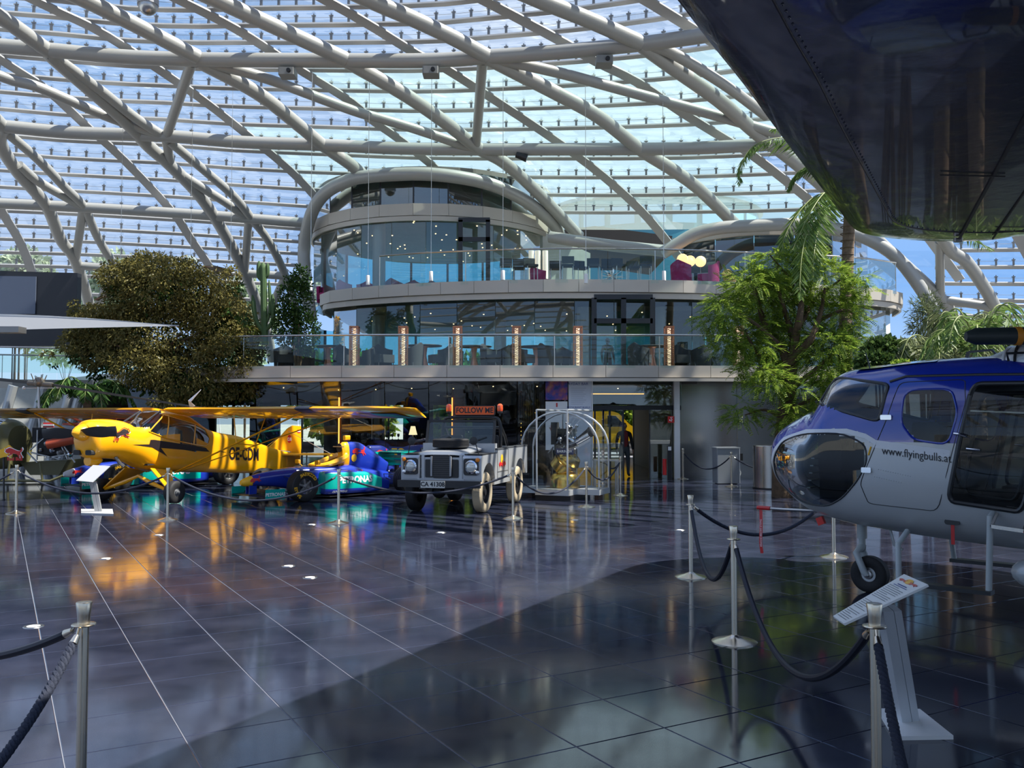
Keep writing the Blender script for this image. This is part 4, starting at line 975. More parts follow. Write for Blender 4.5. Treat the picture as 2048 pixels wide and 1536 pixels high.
# ================================================================== blue and silver helicopter, right
def build_heli():
    t = thing('helicopter', 'blue and silver helicopter with big chin window standing on its nose wheel, right', 'helicopter', (3.60, 9.26, 0), hdg(138.7))
    M_hb = mat('heli_blue', (.012, .035, .36), .12, coat=1, bump=.10, bscale=5); M_hs = mat('heli_silver', (.50, .52, .52), .28, .15, coat=.4); M_hw = mat('heli_white', (.72, .74, .76), .25)
    M_hg = glass('heli_glass', (.40, .44, .44), .035, .45); M_seal = mat('rubber_seal', (.02, .022, .024), .3)
    L = Loft([(.945,.05,1.30,1.44,2),(.92,.16,1.20,1.54,2.1),(.85,.30,1.08,1.63,2.2),(.70,.46,.95,1.73,2.3),(.50,.60,.82,1.83,2.4),(.34,.67,.77,1.90,2.5),(.22,.70,.74,2.06,2.7),(.08,.72,.71,2.24,2.9),(-.3,.755,.67,2.29,3.1),(-.8,.775,.63,2.33,3.2),(-1.3,.78,.60,2.34,3.2),(-1.9,.78,.58,2.34,3.2),(-2.6,.74,.62,2.26,3),(-3.2,.55,.85,2.1,2.6),(-3.7,.33,1.2,1.95,2.3)])
    chin = rounded([(.80,1.34),(.66,1.53),(.36,1.615),(-.08,1.625),(-.30,1.52),(-.315,1.36),(-.22,1.18),(-.05,1.0),(.14,.90),(.42,.90),(.68,1.03),(.79,1.17)], .35, 3)
    wsc = rounded([(.245,1.925),(.07,2.175),(-.50,2.085),(-.43,1.735)], .13, 4)
    fdoor = rounded([(-.655,2.03),(-1.06,2.03),(-1.12,1.82),(-1.04,1.53),(-.74,1.57),(-.63,1.72)], .3, 4)
    sdoor = rounded([(-1.235,2.07),(-1.90,2.06),(-1.60,.97),(-1.02,1.03)], .10, 4)
    cut = [lambda x, y, z: inpoly(x, z, chin) and abs(y) > .05, lambda x, y, z: inpoly(x, z, wsc) and abs(y) > .04, (fdoor, 0), (sdoor, 0)]
    body, (g1, g2, g3, g4) = L.mesh(300, 180, cut)
    def stripe_z(x): return 1.565+.115*(x+.32)
    for i, f in enumerate(body.f):
        c = [sum(body.v[k][j] for k in f)/len(f) for j in range(3)]
        top = stripe_z(c[0]) if c[0] < -.36 else interp([(-.36,1.56),(-.30,1.60),(-.15,1.655),(.30,1.645),(.62,1.565),(.80,1.42),(.9,1.28)], c[0]) if c[0] > -.36 else 0
        body.m[i] = 1 if c[2] > top else 0
    obj('fuselage', body, [M_hs, M_hb], t, True)
    for nm, g in (('chin_window', g1), ('windscreen', g2), ('door_window', g3), ('sliding_door_window', g4)): sides(nm, g, M_hg, t)
    for s in (1, -1):
        band('white_band', L, [(-1.0,stripe_z(-1.0)-.02),(-.40,stripe_z(-.40)-.015),(-.30,1.60),(-.12,1.645),(.34,1.635),(.64,1.552),(.79,1.43),(.87,1.28)], s, .045, .004, M_hw, t)
        band('white_stripe', L, [(-1.05,stripe_z(-1.05)-.035),(-.38,stripe_z(-.38)-.03)], s, .07, .003, M_hw, t)
        for nm, pl, r in (('chin_seal', chin, .009), ('windscreen_seal', wsc, .016), ('door_window_seal', fdoor, .010), ('sliding_door_seal', sdoor, .022)):
            obj(nm, MB().tube(L.outline(pl, s, .0, 2), r, 8), M_seal if r > .01 or nm == 'chin_seal' else M_hb, t, True)
        big = rounded([(-.60,2.10),(-1.16,2.11),(-1.18,1.9),(-.93,.93),(-.30,.96),(-.24,1.15),(-.50,1.75)], .12, 4)
        obj('door_edge', MB().tube(L.outline(big, s, .0, 3), .0045, 5), M_seal, t, True)
        obj('gutter', MB().tube(L.outline([(-.50,2.11),(-.64,2.155),(-1.3,2.15),(-2.1,2.13)], s, .006, 4, False), .012, 6), M_seal, t, True)
        obj('inner_door_frame', MB().tube(L.outline(rounded([(-1.30,1.98),(-1.80,1.98),(-1.56,1.06),(-1.14,1.10)], .14, 4), s, -.03, 2), .018, 8), M_seal, t, True)
        obj('door_rail', MB().tube(L.outline([(-1.22,1.83),(-1.85,1.80)], s, -.02, 4, False), .014, 6), M_chrome, t, True)
        text_fn('www.flyingbulls.at', .105, M_btext, t, lambda a, b, s=s: on_surf(L, s, .005)(-.76-a*s, 1.435+b-a*.10), .80, .0)
        obj('hinge', MB().rbox((-.31, s*(L.lat(-.31, 1.29)+.008), 1.28), (.09, .03, .05), .01, axis=1).rbox((-.50, s*(L.lat(-.5, 1.79)+.01), 1.775), (.10, .03, .045), .01, axis=1), M_chrome, t)
        obj('hazard_mark', MB().tube(L.outline([(-.355,1.50),(-.33,1.42)], s, .003, 4, False), .008, 5), M_gold, t)
        obj('door_handle', MB().tube(L.outline([(-1.09,1.63),(-1.14,1.625),(-1.19,1.61)], s, .02, 3, False), .014, 8).tube(L.outline([(-1.19,1.50),(-1.30,1.49)], s, .02, 3, False), .010, 8), M_chrome, t, True)
        obj('roof_handle', MB().tube([(-1.48, s*.55, 2.27), (-1.48, s*.60, 2.33), (-1.62, s*.60, 2.33), (-1.62, s*.55, 2.27)], .011, 8), M_seal, t, True)
        obj('static_port', MB().rbox((-1.03, s*(L.lat(-1.03, .84)+.004), .84), (.13, .01, .05), .024, axis=1), M_seal, t)
        rf = obj('remove_before_flight_tag', MB().box((-1.03, s*(L.lat(-1.03, .80)+.022), .74), (.03, .006, .20)), M_red, t)
        # boarding step
        st_ = MB().tube([(-.62, s*.60, .72), (-.60, s*.80, .62), (-.62, s*.86, .30)], .026, 10).tube([(-1.38, s*.70, .96), (-1.38, s*.85, .93), (-1.36, s*.86, .30)], .026, 10)
        stp = obj('boarding_step_frame', st_, mat('step_grey', (.42, .46, .46), .4), t, True)
        obj('tread', MB().box((-.99, s*.86, .285), (.80, .13, .035)), M_seal, stp)
        obj('folding_step', MB().bar((-1.42, s*.98, .86), (-1.66, s*.98, .84), .03).bar((-1.66, s*.98, .84), (-1.66, s*.78, .95), .02).bar((-1.42, s*.98, .86), (-1.42, s*.78, .95), .02), M_steel, stp)
        obj('red_position_lamp', MB().ball((-1.72, s*.76, .75), .075, 16, (1.1, .5, 1)), mat('red_lens', (.7, .02, .01), .12, coat=1), t, True)
        obj('sponson', MB().ball((-1.75, s*.45, .42), .26, 16, (1.2, .6, .6)), M_hs, t, True)
        wheel(t, (-2.25, s*.85, .21), .21, .09, .13, s)
        obj('main_gear_leg', MB().tube([(-2.1, s*.45, .7), (-2.25, s*.78, .22)], .045, 10), M_hs, t, True)
        obj('rivets', (lambda m: [m.ball((x, s*(L.lat(x, z)+.001), z), .0045, 6) for x, z in [(-.42-.022*i, 1.29-.004*i) for i in range(14)]+[(-.38-.022*i, 1.22-.004*i) for i in range(12)]] and m)(MB()), M_hs, t)
    # cabin inside
    obj('cabin_floor', MB().box((-.98, 0, .98), (1.7, 1.2, .04)), M_int, t); obj('cabin_bulkhead', MB().box((-2.0, 0, 1.45), (.04, 1.3, 1.3)), M_int, t)
    for s in (1, -1):
        obj('pilot_seat', MB().rbox((-.45, s*.34, 1.08), (.46, .44, .14), .06).rbox((-.72, s*.34, 1.42), (.12, .44, .62), .06, axis=0), M_int, t, True)
        obj('cabin_seat', MB().rbox((-1.45, s*.36, 1.06), (.42, .48, .12), .06).rbox((-1.70, s*.36, 1.34), (.12, .48, .50), .06, axis=0), mat('seat_charcoal', (.05, .05, .055), .7), t, True)
    cc = obj('instrument_console', MB().rbox((.22, 0, 1.42), (.24, .62, .40), .05, axis=1).rbox((.28, 0, 1.05), (.30, .20, .4), .04), M_int, t, True)
    for k in range(5): obj('pedal_bar', MB().box((.36+.012*k, .30, 1.36-.075*k), (.035, .20, .012)), M_alu, cc)
    for k in range(3): obj('dial', MB().lathe([(.045, 0), (.045, .01)], 16, (.11, -.15+.15*k, 1.5), Matrix.Rotation(-PI/2, 3, 'Y')), M_alu, cc)
    obj('roof_window', MB().grid([[Vector((x, y, L.at(x)[2]+.008-.06*(abs(y)/.5)**3)) for y in (-.45,-.2,0,.2,.45)] for x in (-.1,-.3,-.5,-.7,-.85)]), mat('roof_panel_grey', (.30, .31, .30), .15, coat=1), t, True)
    # roof: engine cowling with grille ribs, mast, hub and blades
    E = Loft([(-1.05,.20,2.0,2.27,2.5),(-1.3,.42,2.0,2.37,2.5),(-1.7,.55,2.0,2.50,2.5),(-2.4,.58,2.0,2.55,2.6),(-3.3,.45,1.9,2.4,2.5),(-4.0,.22,1.6,2.1,2.2)])
    eb, _ = E.mesh(60, 40); obj('engine_cowling', eb, mat('cowl_silver', (.55, .57, .58), .3, .3), t, True)
    for k in range(6):
        x = -1.42-.10*k; r = [p for p in E.ring(x, 40) if p.z > 2.2]; r.sort(key=lambda p: p.y)
        obj('cowling_rib', MB().tube([p+Vector((0, 0, .008)) for p in r], .013, 6), M_seal if k % 2 else M_hw, t, True)
    obj('wire_cutter', MB().bar((-1.0, 0, 2.33), (-1.02, 0, 2.40), .03).bar((-1.02, 0, 2.40), (-1.22, 0, 2.41), .02).bar((-1.22, 0, 2.41), (-1.26, 0, 2.36), .02), M_seal, t)
    obj('mast', MB().tube([(-2.15, 0, 2.6), (-2.15, 0, 2.66)], .07, 16), M_seal, t, True)
    hub = obj('rotor_hub', MB().lathe([(.10, -.08), (.2, -.03), (.2, .05), (.1, .1), (.001, .12)], 20, (-2.15, 0, 2.52)), M_seal, t, True)
    for k in range(4):
        a = hdg(36)+k*PI/2; u = Vector((math.cos(a), math.sin(a), 0)); v = Vector((-u.y, u.x, 0)); c = Vector((-2.15, 0, 2.49))
        gr = obj('blade_grip', MB().tube([c+u*.12, c+u*1.12, c+u*1.2], [.085, .075, .04], 14), mat('grip_black', (.03, .04, .04), .5), t, True)
        obj('grip_band', MB().tube([c+u*.74, c+u*.79], .083, 14), mat('orange_band', (.75, .28, .02), .5), gr, True)
    obj('tail_boom', MB().tube([(-3.3, 0, 1.75), (-5.0, 0, 1.85), (-7.6, 0, 1.95)], [.40, .24, .16], 24), M_hs, t, True)
    obj('tail_fin', MB().prism([(-7.1, -.03, 1.9), (-7.7, -.03, 3.1), (-8.1, -.03, 3.1), (-7.8, -.03, 1.9)], (0, .06, 0)), M_hb, t)
    # nose wheel
    wheel(t, (-.055, 0, .185), .185, .075, .13, 1)
    obj('nose_gear_leg', MB().tube([(.02, 0, .78), (.02, 0, .54)], .050, 14).tube([(.02, 0, .56), (.02, 0, .44)], .034, 12).tube([(.02, 0, .46), (.05, .09, .40), (-.03, .10, .22), (-.055, .095, .185)], [.04, .035, .035, .03], 10).tube([(.02, 0, .46), (.05, -.09, .40), (-.03, -.10, .22), (-.055, -.095, .185)], [.04, .035, .035, .03], 10), MATS['step_grey'], t, True)
    obj('pitot_tube', MB().tube([(.35, .10, .80), (.80, .10, .79), (1.0, .10, .79)], [.018, .016, .012], 8), M_alu, t, True)
    pc = obj('red_pitot_cover', MB().tube([(.97, .10, .79), (1.12, .10, .79)], .022, 8), M_red, t, True)
    rib = [(1.08, .10, .80), (1.07, .115, .60), (1.075, .12, .42), (1.06, .12, .30)]
    obj('ribbon', MB().strip(smooth_path(rib, 4), .035, .004, up=(0, 1, 0)), M_red, pc)
    text_fn('REMOVE BEFORE FLIGHT', .03, M_wtext, pc, lambda a, b: Vector((1.072-b, .124, .52+a)), .9)
    obj('red_plug', MB().box((.40, .12, .70), (.07, .05, .08), Matrix.Rotation(.4, 3, 'Y')), mat('red_plug', (.7, .03, .02), .4), t)
    obj('belly_aerial', MB().tube([(-.25, 0, .7), (-.30, 0, .5), (-.38, 0, .46)], .015, 8), M_hs, t, True)
    obj('roof_aerial', MB().tube([(-.18, .25, 2.25), (-.14, .26, 2.42)], .006, 5), M_seal, t)
    obj('wiper', MB().tube([(.30, .12, 1.95), (.27, .40, 1.90), (.05, .62, 1.84)], .010, 6), M_seal, t)
    return t
build_heli()

# ================================================================== dark blue wing overhead
def build_over():
    Z = 4.0
    def W(px, py, z=Z): return G(px, py, z)
    t = thing('overhead_wing', 'huge glossy dark blue aircraft wing hanging overhead, top right', 'aircraft wing', (4.6, 6, Z))
    m = mat('wing_navy', (.022, .026, .055), .2, coat=.6, bump=.55, bscale=3.2)
    edge = [W(1300,-75), W(1355,0), W(1420,85), W(1490,172), W(1560,268), W(1640,372), W(1685,430), W(1712,460), W(1760,474), W(1840,481), W(1920,482), W(1985,478), W(2048,470)]
    a, b = edge[1], edge[5]; d = (a-b).normalized()
    near = [a+d*k for k in (9, 6, 4, 2.5, 1.2)]; le = near+edge[1:]
    tip = edge[-1]; te = [tip+Vector((1.2, .05, 0)), tip+Vector((2.0, -.6, 0))]
    inn = [v+Vector((2.2, 0, 0)) for v in [te[-1]+d*0]]
    outline = le+te; back = outline[0]+Vector((6.5, -1.0, 0)); outline = smooth_path(outline, 3)+[outline[-1]+Vector((2.6, -5.0, 0)), Vector((12.5, -4, Z)), back]
    org = Vector((4.6, 6, Z)); cen = Vector((5.4, 3.0, Z)); rows = []
    for f, zz in ((1.0, .0), (.985, -.03), (.955, -.05), (.9, -.065), (.7, -.075), (.4, -.08), (.0, -.08)):
        rows.append([(p-cen)*f+cen+Vector((0, 0, zz))-org for p in outline])
    top = []
    for f, zz in ((1.0, .0), (.985, .08), (.94, .20), (.8, .30), (.4, .38), (.0, .4)): top.append([(p-cen)*f+cen+Vector((0, 0, zz))-org for p in outline])
    mb = MB().grid(rows, True); mb.grid(top[::-1], True); obj('wing_skin', mb, m, t, True, angle=180)
    # leading-edge strip, seams with rivets, aileron gap
    sh = lambda p, f, z: (p-cen)*f+cen+Vector((0, 0, z))-org
    L0 = smooth_path(le, 4)
    obj('leading_edge_seam', MB().tube([sh(p, .90, -.066) for p in L0], .007, 5), M_btext, t)
    rv = MB(); pth = resample([(p.x, p.y) for p in L0], .10)
    for p in pth: rv.ball(sh(Vector((p.x, p.y, Z)), .893, -.067), .009, 6)
    tag(obj('rivet_row', rv, m, t, True), kind='stuff')
    for q in ((1918, 479, 2060, 215), (1985, 478, 2140, 250)):
        A, B = W(q[0], q[1], Z-.08)-org, W(q[2], q[3], Z-.08)-org
        obj('aileron_gap', MB().bar(A+Vector((0, 0, .0)), B+(B-A)*1.5, .025 if q[0] < 1950 else .012, .02), M_btext, t)
    for px, py in ((1880, 350), (1990, 462)): obj('access_panel_seam', MB().bar(W(px, py, Z-.09)-org, W(px+130, py+3, Z-.09)-org, .01, .012), M_btext, t)
    A = W(1916, 480, Z-.09)-org; obj('hinge_fitting', MB().rbox(A, (.10, .06, .05), .02), M_alu, t)
    return t
build_over()
# silver wing tip, left
def build_lwing():
    Y0 = 23.0
    t = thing('silver_wing', 'long pale silver aircraft wing reaching in from the left edge in front of the tree', 'aircraft wing', (-12, 23, 4))
    org = Vector((-12, 23, 4)); a = P(358, 652, 20.0); rows = []
    for u in [i/8 for i in range(9)]:
        le = P(358-520*u, 652+14*u-30*u*(1-u)*.2, 20.0-3.0*u); te = P(358-520*u, 652-26*u-22*math.sin(PI*min(1, u))*.35, 20.2+4.0*u)
        th = .03+.16*u; r = []
        for k in range(16):
            w = k/8 if k <= 8 else (16-k)/8; c = le.lerp(te, w); r.append(c+Vector((0, 0, (1 if k <= 8 else -.7)*th*math.sin(PI*w)*.6))-org)
        rows.append(r)
    obj('wing_skin', MB().grid(rows, True), mat('wing_silver', (.24, .25, .27), .4, .4), t, True)
    for w in (.3, .6): obj('panel_seam', MB().tube([P(358-520*u, 652+(14-40*w)*u, 20+(.2*w)+(-3+7*w)*u)-org+Vector((0, 0, .13*math.sin(PI*w)*u+.02)) for u in (.1, .4, .7, 1)], .012, 5), M_brk, t)
    obj('wing_fence', MB().box(P(20, 660, 18)-org, (.5, .3, .12)), M_brk, t)
    return t
build_lwing()

# ================================================================== bubble helicopter and engine frame behind the plane, left
def build_bell():
    t = thing('bubble_helicopter', 'olive bubble-canopy helicopter with exposed engine and thin rotor behind the yellow plane', 'helicopter', (-12.9, 24.5, 0))
    M_ol = mat('olive_paint', (.13, .12, .05), .4); M_or = mat('orange_red', (.60, .10, .04), .4)
    def q(px, py, y=24.5): return P(px, py, y)-Vector((-12.9, 24.5, 0))
    c = q(-5, 885); L = Loft([(-1.0,.25,-.55,.45,2.2),(-.6,.6,-.7,.62,2.3),(0,.75,-.72,.70,2.3),(.45,.72,-.7,.60,2.4),(.62,.62,-.66,.46,2.6)])
    b, (g,) = L.mesh(50, 40, [lambda x, y, z: z > -.45 and x < .36])
    obj('canopy_bubble', g.xf(Matrix.Translation(c)), glass('bubble_glass', (.62, .68, .72), .12), t, True); obj('cabin_shell', b.xf(Matrix.Translation(c)), M_ol, t, True)
    obj('cabin_seat', MB().rbox(c+Vector((.1, 0, -.3)), (.4, .9, .5), .1), M_int, t, True)
    obj('canopy_rib', MB().tube([c+Vector((.36, 0, 0))+Vector((0, .74*math.cos(a), .62*math.sin(a))) for a in [i*PI/10 for i in range(11)]], .02, 6), M_alu, t)
    obj('skid_tray', MB().prism([q(40,925), q(60,950), q(118,950), q(135,920)], (0, 1.0, 0)), M_ol, t)
    for a, b_ in (((62,905),(120,918)), ((60,900),(105,862)), ((108,860),(135,918)), ((55,905),(75,925)), ((75,860),(74,920)), ((120,880),(150,925)), ((95,915),(160,905))):
        obj('frame_tube', MB().tube([q(*a, 24.2), q(*b_, 24.2)], .022, 6), M_alu, t)
    en = obj('engine_block', MB().rbox(q(112,893), (.7, .6, .5), .08, axis=0).rbox(q(90,870), (.5, .5, .4), .08), M_int, t, True)
    random.seed(3)
    for k in range(22): 
        p = q(75+random.random()*75, 860+random.random()*50, 24.1+random.random()*.2); obj('cylinder_head', MB().ball(p, .05+.03*random.random(), 8), (M_alu, M_brk, M_chrome)[k % 3], en)
    obj('exhaust_tank', MB().tube([q(96,889,24.1), q(150,878,24.1)], .13, 14), M_or, t, True)
    obj('fuel_tank', MB().tube([q(98,858,24.1), q(165,862,24.1)], .13, 14), mat('tank_grey', (.30, .31, .32), .3, .4), t, True)
    obj('red_white_flag', MB().box(q(97,850,23.9), (.28, .02, .13)), M_red, t); obj('flag_stripe', MB().box(q(97,850,23.88), (.28, .02, .045)), M_wtext, t)
    obj('tail_truss', MB().tube([q(120,832), q(330,838, 26)], .05, 8).tube([q(125,850), q(330,842, 26)], .05, 8).tube([q(140,834), q(180,850)], .03, 8), M_or, t, True)
    obj('mast', MB().tube([q(79,860), q(77,763)], .035, 10), M_alu, t, True)
    hub = obj('rotor_head', MB().tube([q(56,766), q(105,770)], .07, 8).ball(q(78,764), .14, 12), mat('old_alloy', (.30, .27, .22), .45, .6), t, True)
    for k in range(8): a = k*PI/4; obj('pitch_link', MB().tube([q(78,764)+Vector((.12*math.cos(a), .12*math.sin(a), -.02)), q(78,752)+Vector((.2*math.cos(a), .2*math.sin(a), .03*(k % 3)))], .012, 5), MATS['old_alloy'], hub)
    obj('rotor_blade', MB().prism([q(100,767), q(102,772), q(438,823, 23.0), q(440,821, 23.0)], (.02, .22, 0)), mat('blade_dark', (.06, .06, .055), .5), t)
    obj('rotor_blade', MB().prism([q(58,762), q(58,768), q(-200,742, 25), q(-200,736, 25)], (.02, .22, 0)), MATS['blade_dark'], t)
    obj('stabiliser_bar', MB().tube([q(50,776), q(110,776)], .012, 6).ball(q(48,776), .05, 10).ball(q(116,774), .05, 10), M_wtext, t)
    for yy in (23.8, 25.2):
        obj('skid', MB().tube([q(-60,960, yy), q(100,962, yy), q(130,950, yy)], .035, 8), M_ol, t, True)
        obj('skid_leg', MB().tube([q(20,915, yy), q(15,961, yy)], .03, 8).tube([q(80,925, yy), q(85,962, yy)], .03, 8), M_ol, t, True)
    return t
build_bell()
sg = thing('bull_sign', 'yellow disc sign with red charging bull, behind the leftmost stanchion', 'sign', G(25, 1000))
Yb = sg.location.y
def sq(px, py): return P(px, py, Yb)-sg.location
obj('board', MB().prism([sq(*p) for p in ((-14,905),(4,898),(18,890),(26,897),(24,912),(8,914),(-6,918))], (0, .03, 0)), M_gold, sg)
c = sq(28, 905); obj('bull_emblem', MB().prism([c+Vector((a*.19, -.012, b*.19-a*.03)) for a, b in BULL], (0, .01, 0)), M_red, sg)
obj('emblem_edge', MB().prism([c+Vector((a*.215, -.004, b*.23-a*.03)) for a, b in BULL], (0, .006, 0)), M_wtext, sg)
text('Red Bull', .10, M_red, sg, frame(sq(30, 918)+Vector((0, -.012, 0)), (1, 0, 0), (0, 0, 1)), .006, bold=.004)
obj('post', MB().box(sq(5, 1000)+Vector((0, .05, .0)), (.04, .04, .02)).tube([sq(5, 1001)+Vector((0, .05, 0)), sq(5, 905)+Vector((0, .05, 0))], .02, 8), M_carb, sg)
# ================================================================== railings
def railing(name, label, path, z, h, step):
    t = thing(name, label, 'railing', (path[0][0], path[0][1], z)); o = Vector((path[0][0], path[0][1], 0))
    q = resample(path, step)
    obj('handrail', MB().tube([p-o+Vector((0, 0, h-0)) for p in q], .028, 8), M_steel, t, True)
    for a, b in zip(q[:-1], q[1:]):
        d = (b-a).normalized()*.01; A, B = a+d-o, b-d-o; n = Vector((-d.y, d.x, 0)).normalized()*.012
        obj('glass_panel', MB().prism([A+Vector((0,0,-.05)), B+Vector((0,0,-.05)), B+Vector((0,0,h-.03)), A+Vector((0,0,h-.03))], n), M_rglass, t)
    for p in q[::2]: obj('post', MB().tube([p-o+Vector((0,.03,-.05)), p-o+Vector((0,.03,h))], .016, 6), M_steel, t)
    return t
railing('glass_railing', 'long glass railing along the lower terrace edge', T1[6:], Z1, .90, 1.5)
railing('glass_railing', 'glass railing with thin posts along the upper terrace edge', [p for p in T2 if -4.5 < p[0] < 13.5], Z2, 1.05, 1.6)
# arch pipes where the roof meets the towers
def cyl_pt(px, py, r=TR+.45):
    d = ray(px, py); ox, oy = -TC.x, -TC.y; A = d.x**2+d.y**2; B = 2*(ox*d.x+oy*d.y); Cc = ox*ox+oy*oy-r*r; disc_ = B*B-4*A*Cc
    t = (-B-math.sqrt(max(disc_, 0)))/(2*A); return Vector((0, 0, EYE))+d*t
a1 = [cyl_pt(*p) for p in smooth_path([Vector((a, b, 0)) for a, b in ((622,640),(612,560),(608,500),(622,430),(652,385),(700,360),(735,353),(790,349),(850,348),(920,355),(985,370),(1045,398),(1090,432),(1112,455),(1122,478))], 5) for p in [(p.x, p.y)]]
obj('arch_pipe', MB().tube(a1, .24, 16), M_pipe, ceiling, True)
obj('arch_pipe', MB().tube([P(1100,474,33.6), P(1150,482,33.2), P(1230,492,33), P(1330,502,32.8)], .22, 14), M_pipe, ceiling, True)
a2 = [P(x, y, 31.6+abs(x-1560)/130*.25) for x, y in [(p.x, p.y) for p in smooth_path([Vector((a, b, 0)) for a, b in ((1325,506),(1352,490),(1390,468),(1440,456),(1500,452),(1560,449),(1620,450),(1690,462),(1740,480),(1790,512),(1830,560),(1862,612),(1880,665),(1886,720))], 4)]]
obj('arch_pipe', MB().tube(a2, .23, 16), M_pipe, ceiling, True)
# tall black door frames in the glazing
def door_frame(name, label, pts, Y, bars):
    f = struct(name, label)
    for a, b in bars: obj('frame_bar', MB().bar(P(*a, Y), P(*b, Y), .16, .12, (0, 1, 0)), M_black, f)
    return f
door_frame('door_1', 'tall black double door frame on the first floor', None, 28.85, [((1188,596),(1188,738)),((1247,596),(1247,738)),((1305,596),(1305,738)),((1188,594),(1305,594)),((1188,642),(1305,642))])
door_frame('door_2', 'black framed door in the tower lounge glazing', None, 32.15, [((921,440),(921,572)),((976,440),(976,572)),((917,440),(980,440)),((917,479),(980,479))])
# entrance on the ground floor
en = struct('door_3', 'sliding glass entrance with dark interior')
obj('header', MB().box((3.3, 27.25, 2.12), (3.6, .18, .14)), M_black, en); obj('light_line', MB().box((3.3, 30.0, 2.62), (2.2, .05, .03)), mat('warm_line', (1, .5, .1), emit=(1, .45, .1), estr=2.0), en)
for a, b in ((2.55, 3.35), (4.15, 4.9)): obj('door_leaf', MB().box(((a+b)/2, 27.15, 1.03), (b-a, .03, 2.05)), glass('door_glass', (.82, .9, .88), .08), en)
obj('upper_pane', MB().box((3.3, 27.1, 2.55), (3.6, .03, .72)), MATS['door_glass'], en)
for x in (1.5, 2.5, 2.95, 3.35, 4.15, 4.9): obj('jamb', MB().box((x, 27.18, 1.03), (.06, .08, 2.06)), M_black, en)
sg = thing('fire_sign', 'small square red fire sign beside the entrance post', 'sign', P(1342, 839, 26.85)); obj('plate', MB().box((0, 0, 0), (.19, .02, .19)), M_red, sg)
obj('symbol', MB().tube([(.04, -.012, .06), (-.02, -.012, .06), (.03, -.012, 0), (.0, -.012, -.06)], .012, 5).ball((-.035, -.012, -.02), .022, 8, (1, .3, 1)), M_wtext, sg)
# ---- dim bar behind the ground glazing
wb = struct('wall_back', 'dark back wall of the ground floor bar with window openings')
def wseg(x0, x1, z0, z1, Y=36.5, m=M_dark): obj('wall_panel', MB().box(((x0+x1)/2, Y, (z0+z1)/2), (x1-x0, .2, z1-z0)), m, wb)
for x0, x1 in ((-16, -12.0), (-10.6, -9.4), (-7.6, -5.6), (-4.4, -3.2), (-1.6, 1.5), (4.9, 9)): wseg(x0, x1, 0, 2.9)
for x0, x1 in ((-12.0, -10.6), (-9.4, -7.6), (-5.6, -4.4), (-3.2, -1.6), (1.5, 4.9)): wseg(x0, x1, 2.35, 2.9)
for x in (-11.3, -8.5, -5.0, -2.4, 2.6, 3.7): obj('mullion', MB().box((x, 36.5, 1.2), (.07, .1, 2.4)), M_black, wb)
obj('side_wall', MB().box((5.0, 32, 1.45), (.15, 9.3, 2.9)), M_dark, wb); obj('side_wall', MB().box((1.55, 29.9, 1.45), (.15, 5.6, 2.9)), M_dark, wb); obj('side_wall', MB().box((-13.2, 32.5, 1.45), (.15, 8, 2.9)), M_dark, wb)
M_strip = mat('amber_strip', (1, .35, .06), emit=(1, .33, .06), estr=5)
for k, (px, Y, w) in enumerate(((683, 28.2, .36), (909, 28.4, .40))):
    x = (px-1024)/1800*Y; t = thing('lit_column', 'walnut column with glowing amber strip, ' + ('left of the race car airbox' if k == 0 else 'behind the FOLLOW ME sign'), 'column', (x+.12, Y, 0))
    obj('wood_shaft', MB().rbox((0, 0, 1.36), (w, w, 2.72), .05), M_wood, t); obj('amber_strip', MB().box((-w/2+.02, -w/2-.01, 1.3), (.03, .03, 2.3)), M_strip, t)
sw = thing('slatted_screen', 'screen of upright walnut slats left of the banners', 'screen', (P(1066, 830, 27.6).x, 27.6, 0))
for k in range(13): obj('slat', MB().box((-.42+.07*k, 0, 1.35), (.035, .09, 2.65)), M_wood, sw)
bc = thing('bar_counter', 'dark walnut bar counter behind the race cars', 'counter', (-4.2, 30.2, 0))
obj('front', MB().rbox((0, 0, .52), (3.2, .5, 1.04), .06), M_wood, bc); obj('worktop', MB().box((0, 0, 1.07), (3.3, .62, .05)), M_black, bc)
for k in range(9): obj('front_slat', MB().box((-1.4+.35*k, -.26, .52), (.05, .03, 1.0)), M_wood, bc)
random.seed(5)
gl0 = obj('drinking_glass', MB().lathe([(.035, 0), (.03, .01), (.008, .02), (.008, .08), (.04, .12), (.042, .2)], 10, caps=False), M_chrome, None, True)
tag(gl0, 'small glass standing in the row on the bar counter', 'glass', 'glasses on the bar counter')
for k in range(14):
    o = gl0 if k == 0 else gl0.copy(); 
    if k: C.objects.link(o)
    o.location = (-5.6+.2*k, 30.15, 1.095)
    o['label'] = 'small glass, '+('leftmost','second','third','fourth','fifth','sixth','seventh','eighth','ninth','tenth','eleventh','twelfth','thirteenth','rightmost')[k]+' from the left in the row on the bar counter' if 0 < k < 13 else 'small glass at the '+('left' if k == 0 else 'right')+' end of the row on the bar counter'
for k, (x, y) in enumerate(((-6.6, 29.0), (-2.2, 29.4), (-1.2, 29.1), (.3, 29.6))):
    t = thing('bar_stool', 'dark bar stool on the ground floor, ' + ('left of the bar counter', 'just right of the bar counter', 'behind the off-roader roll bar', 'beside the slatted screen')[k], 'stool', (x, y, 0), 0, None)
    obj('seat', MB().rbox((0, 0, .76), (.4, .4, .1), .05), M_int, t); obj('stem', MB().tube([(0, 0, 0.02), (0, 0, .72)], .025, 8), M_alu, t); obj('foot', MB().lathe([(.2, 0), (.19, .02), (.03, .04)], 20), M_alu, t); obj('backrest', MB().rbox((0, .18, .92), (.38, .04, .26), .03), M_int, t)
lp = thing('table_lamp', 'small cream shaded lamp glowing on the bar', 'lamp', P(826, 862, 29.3)); lp.location.z = 1.05
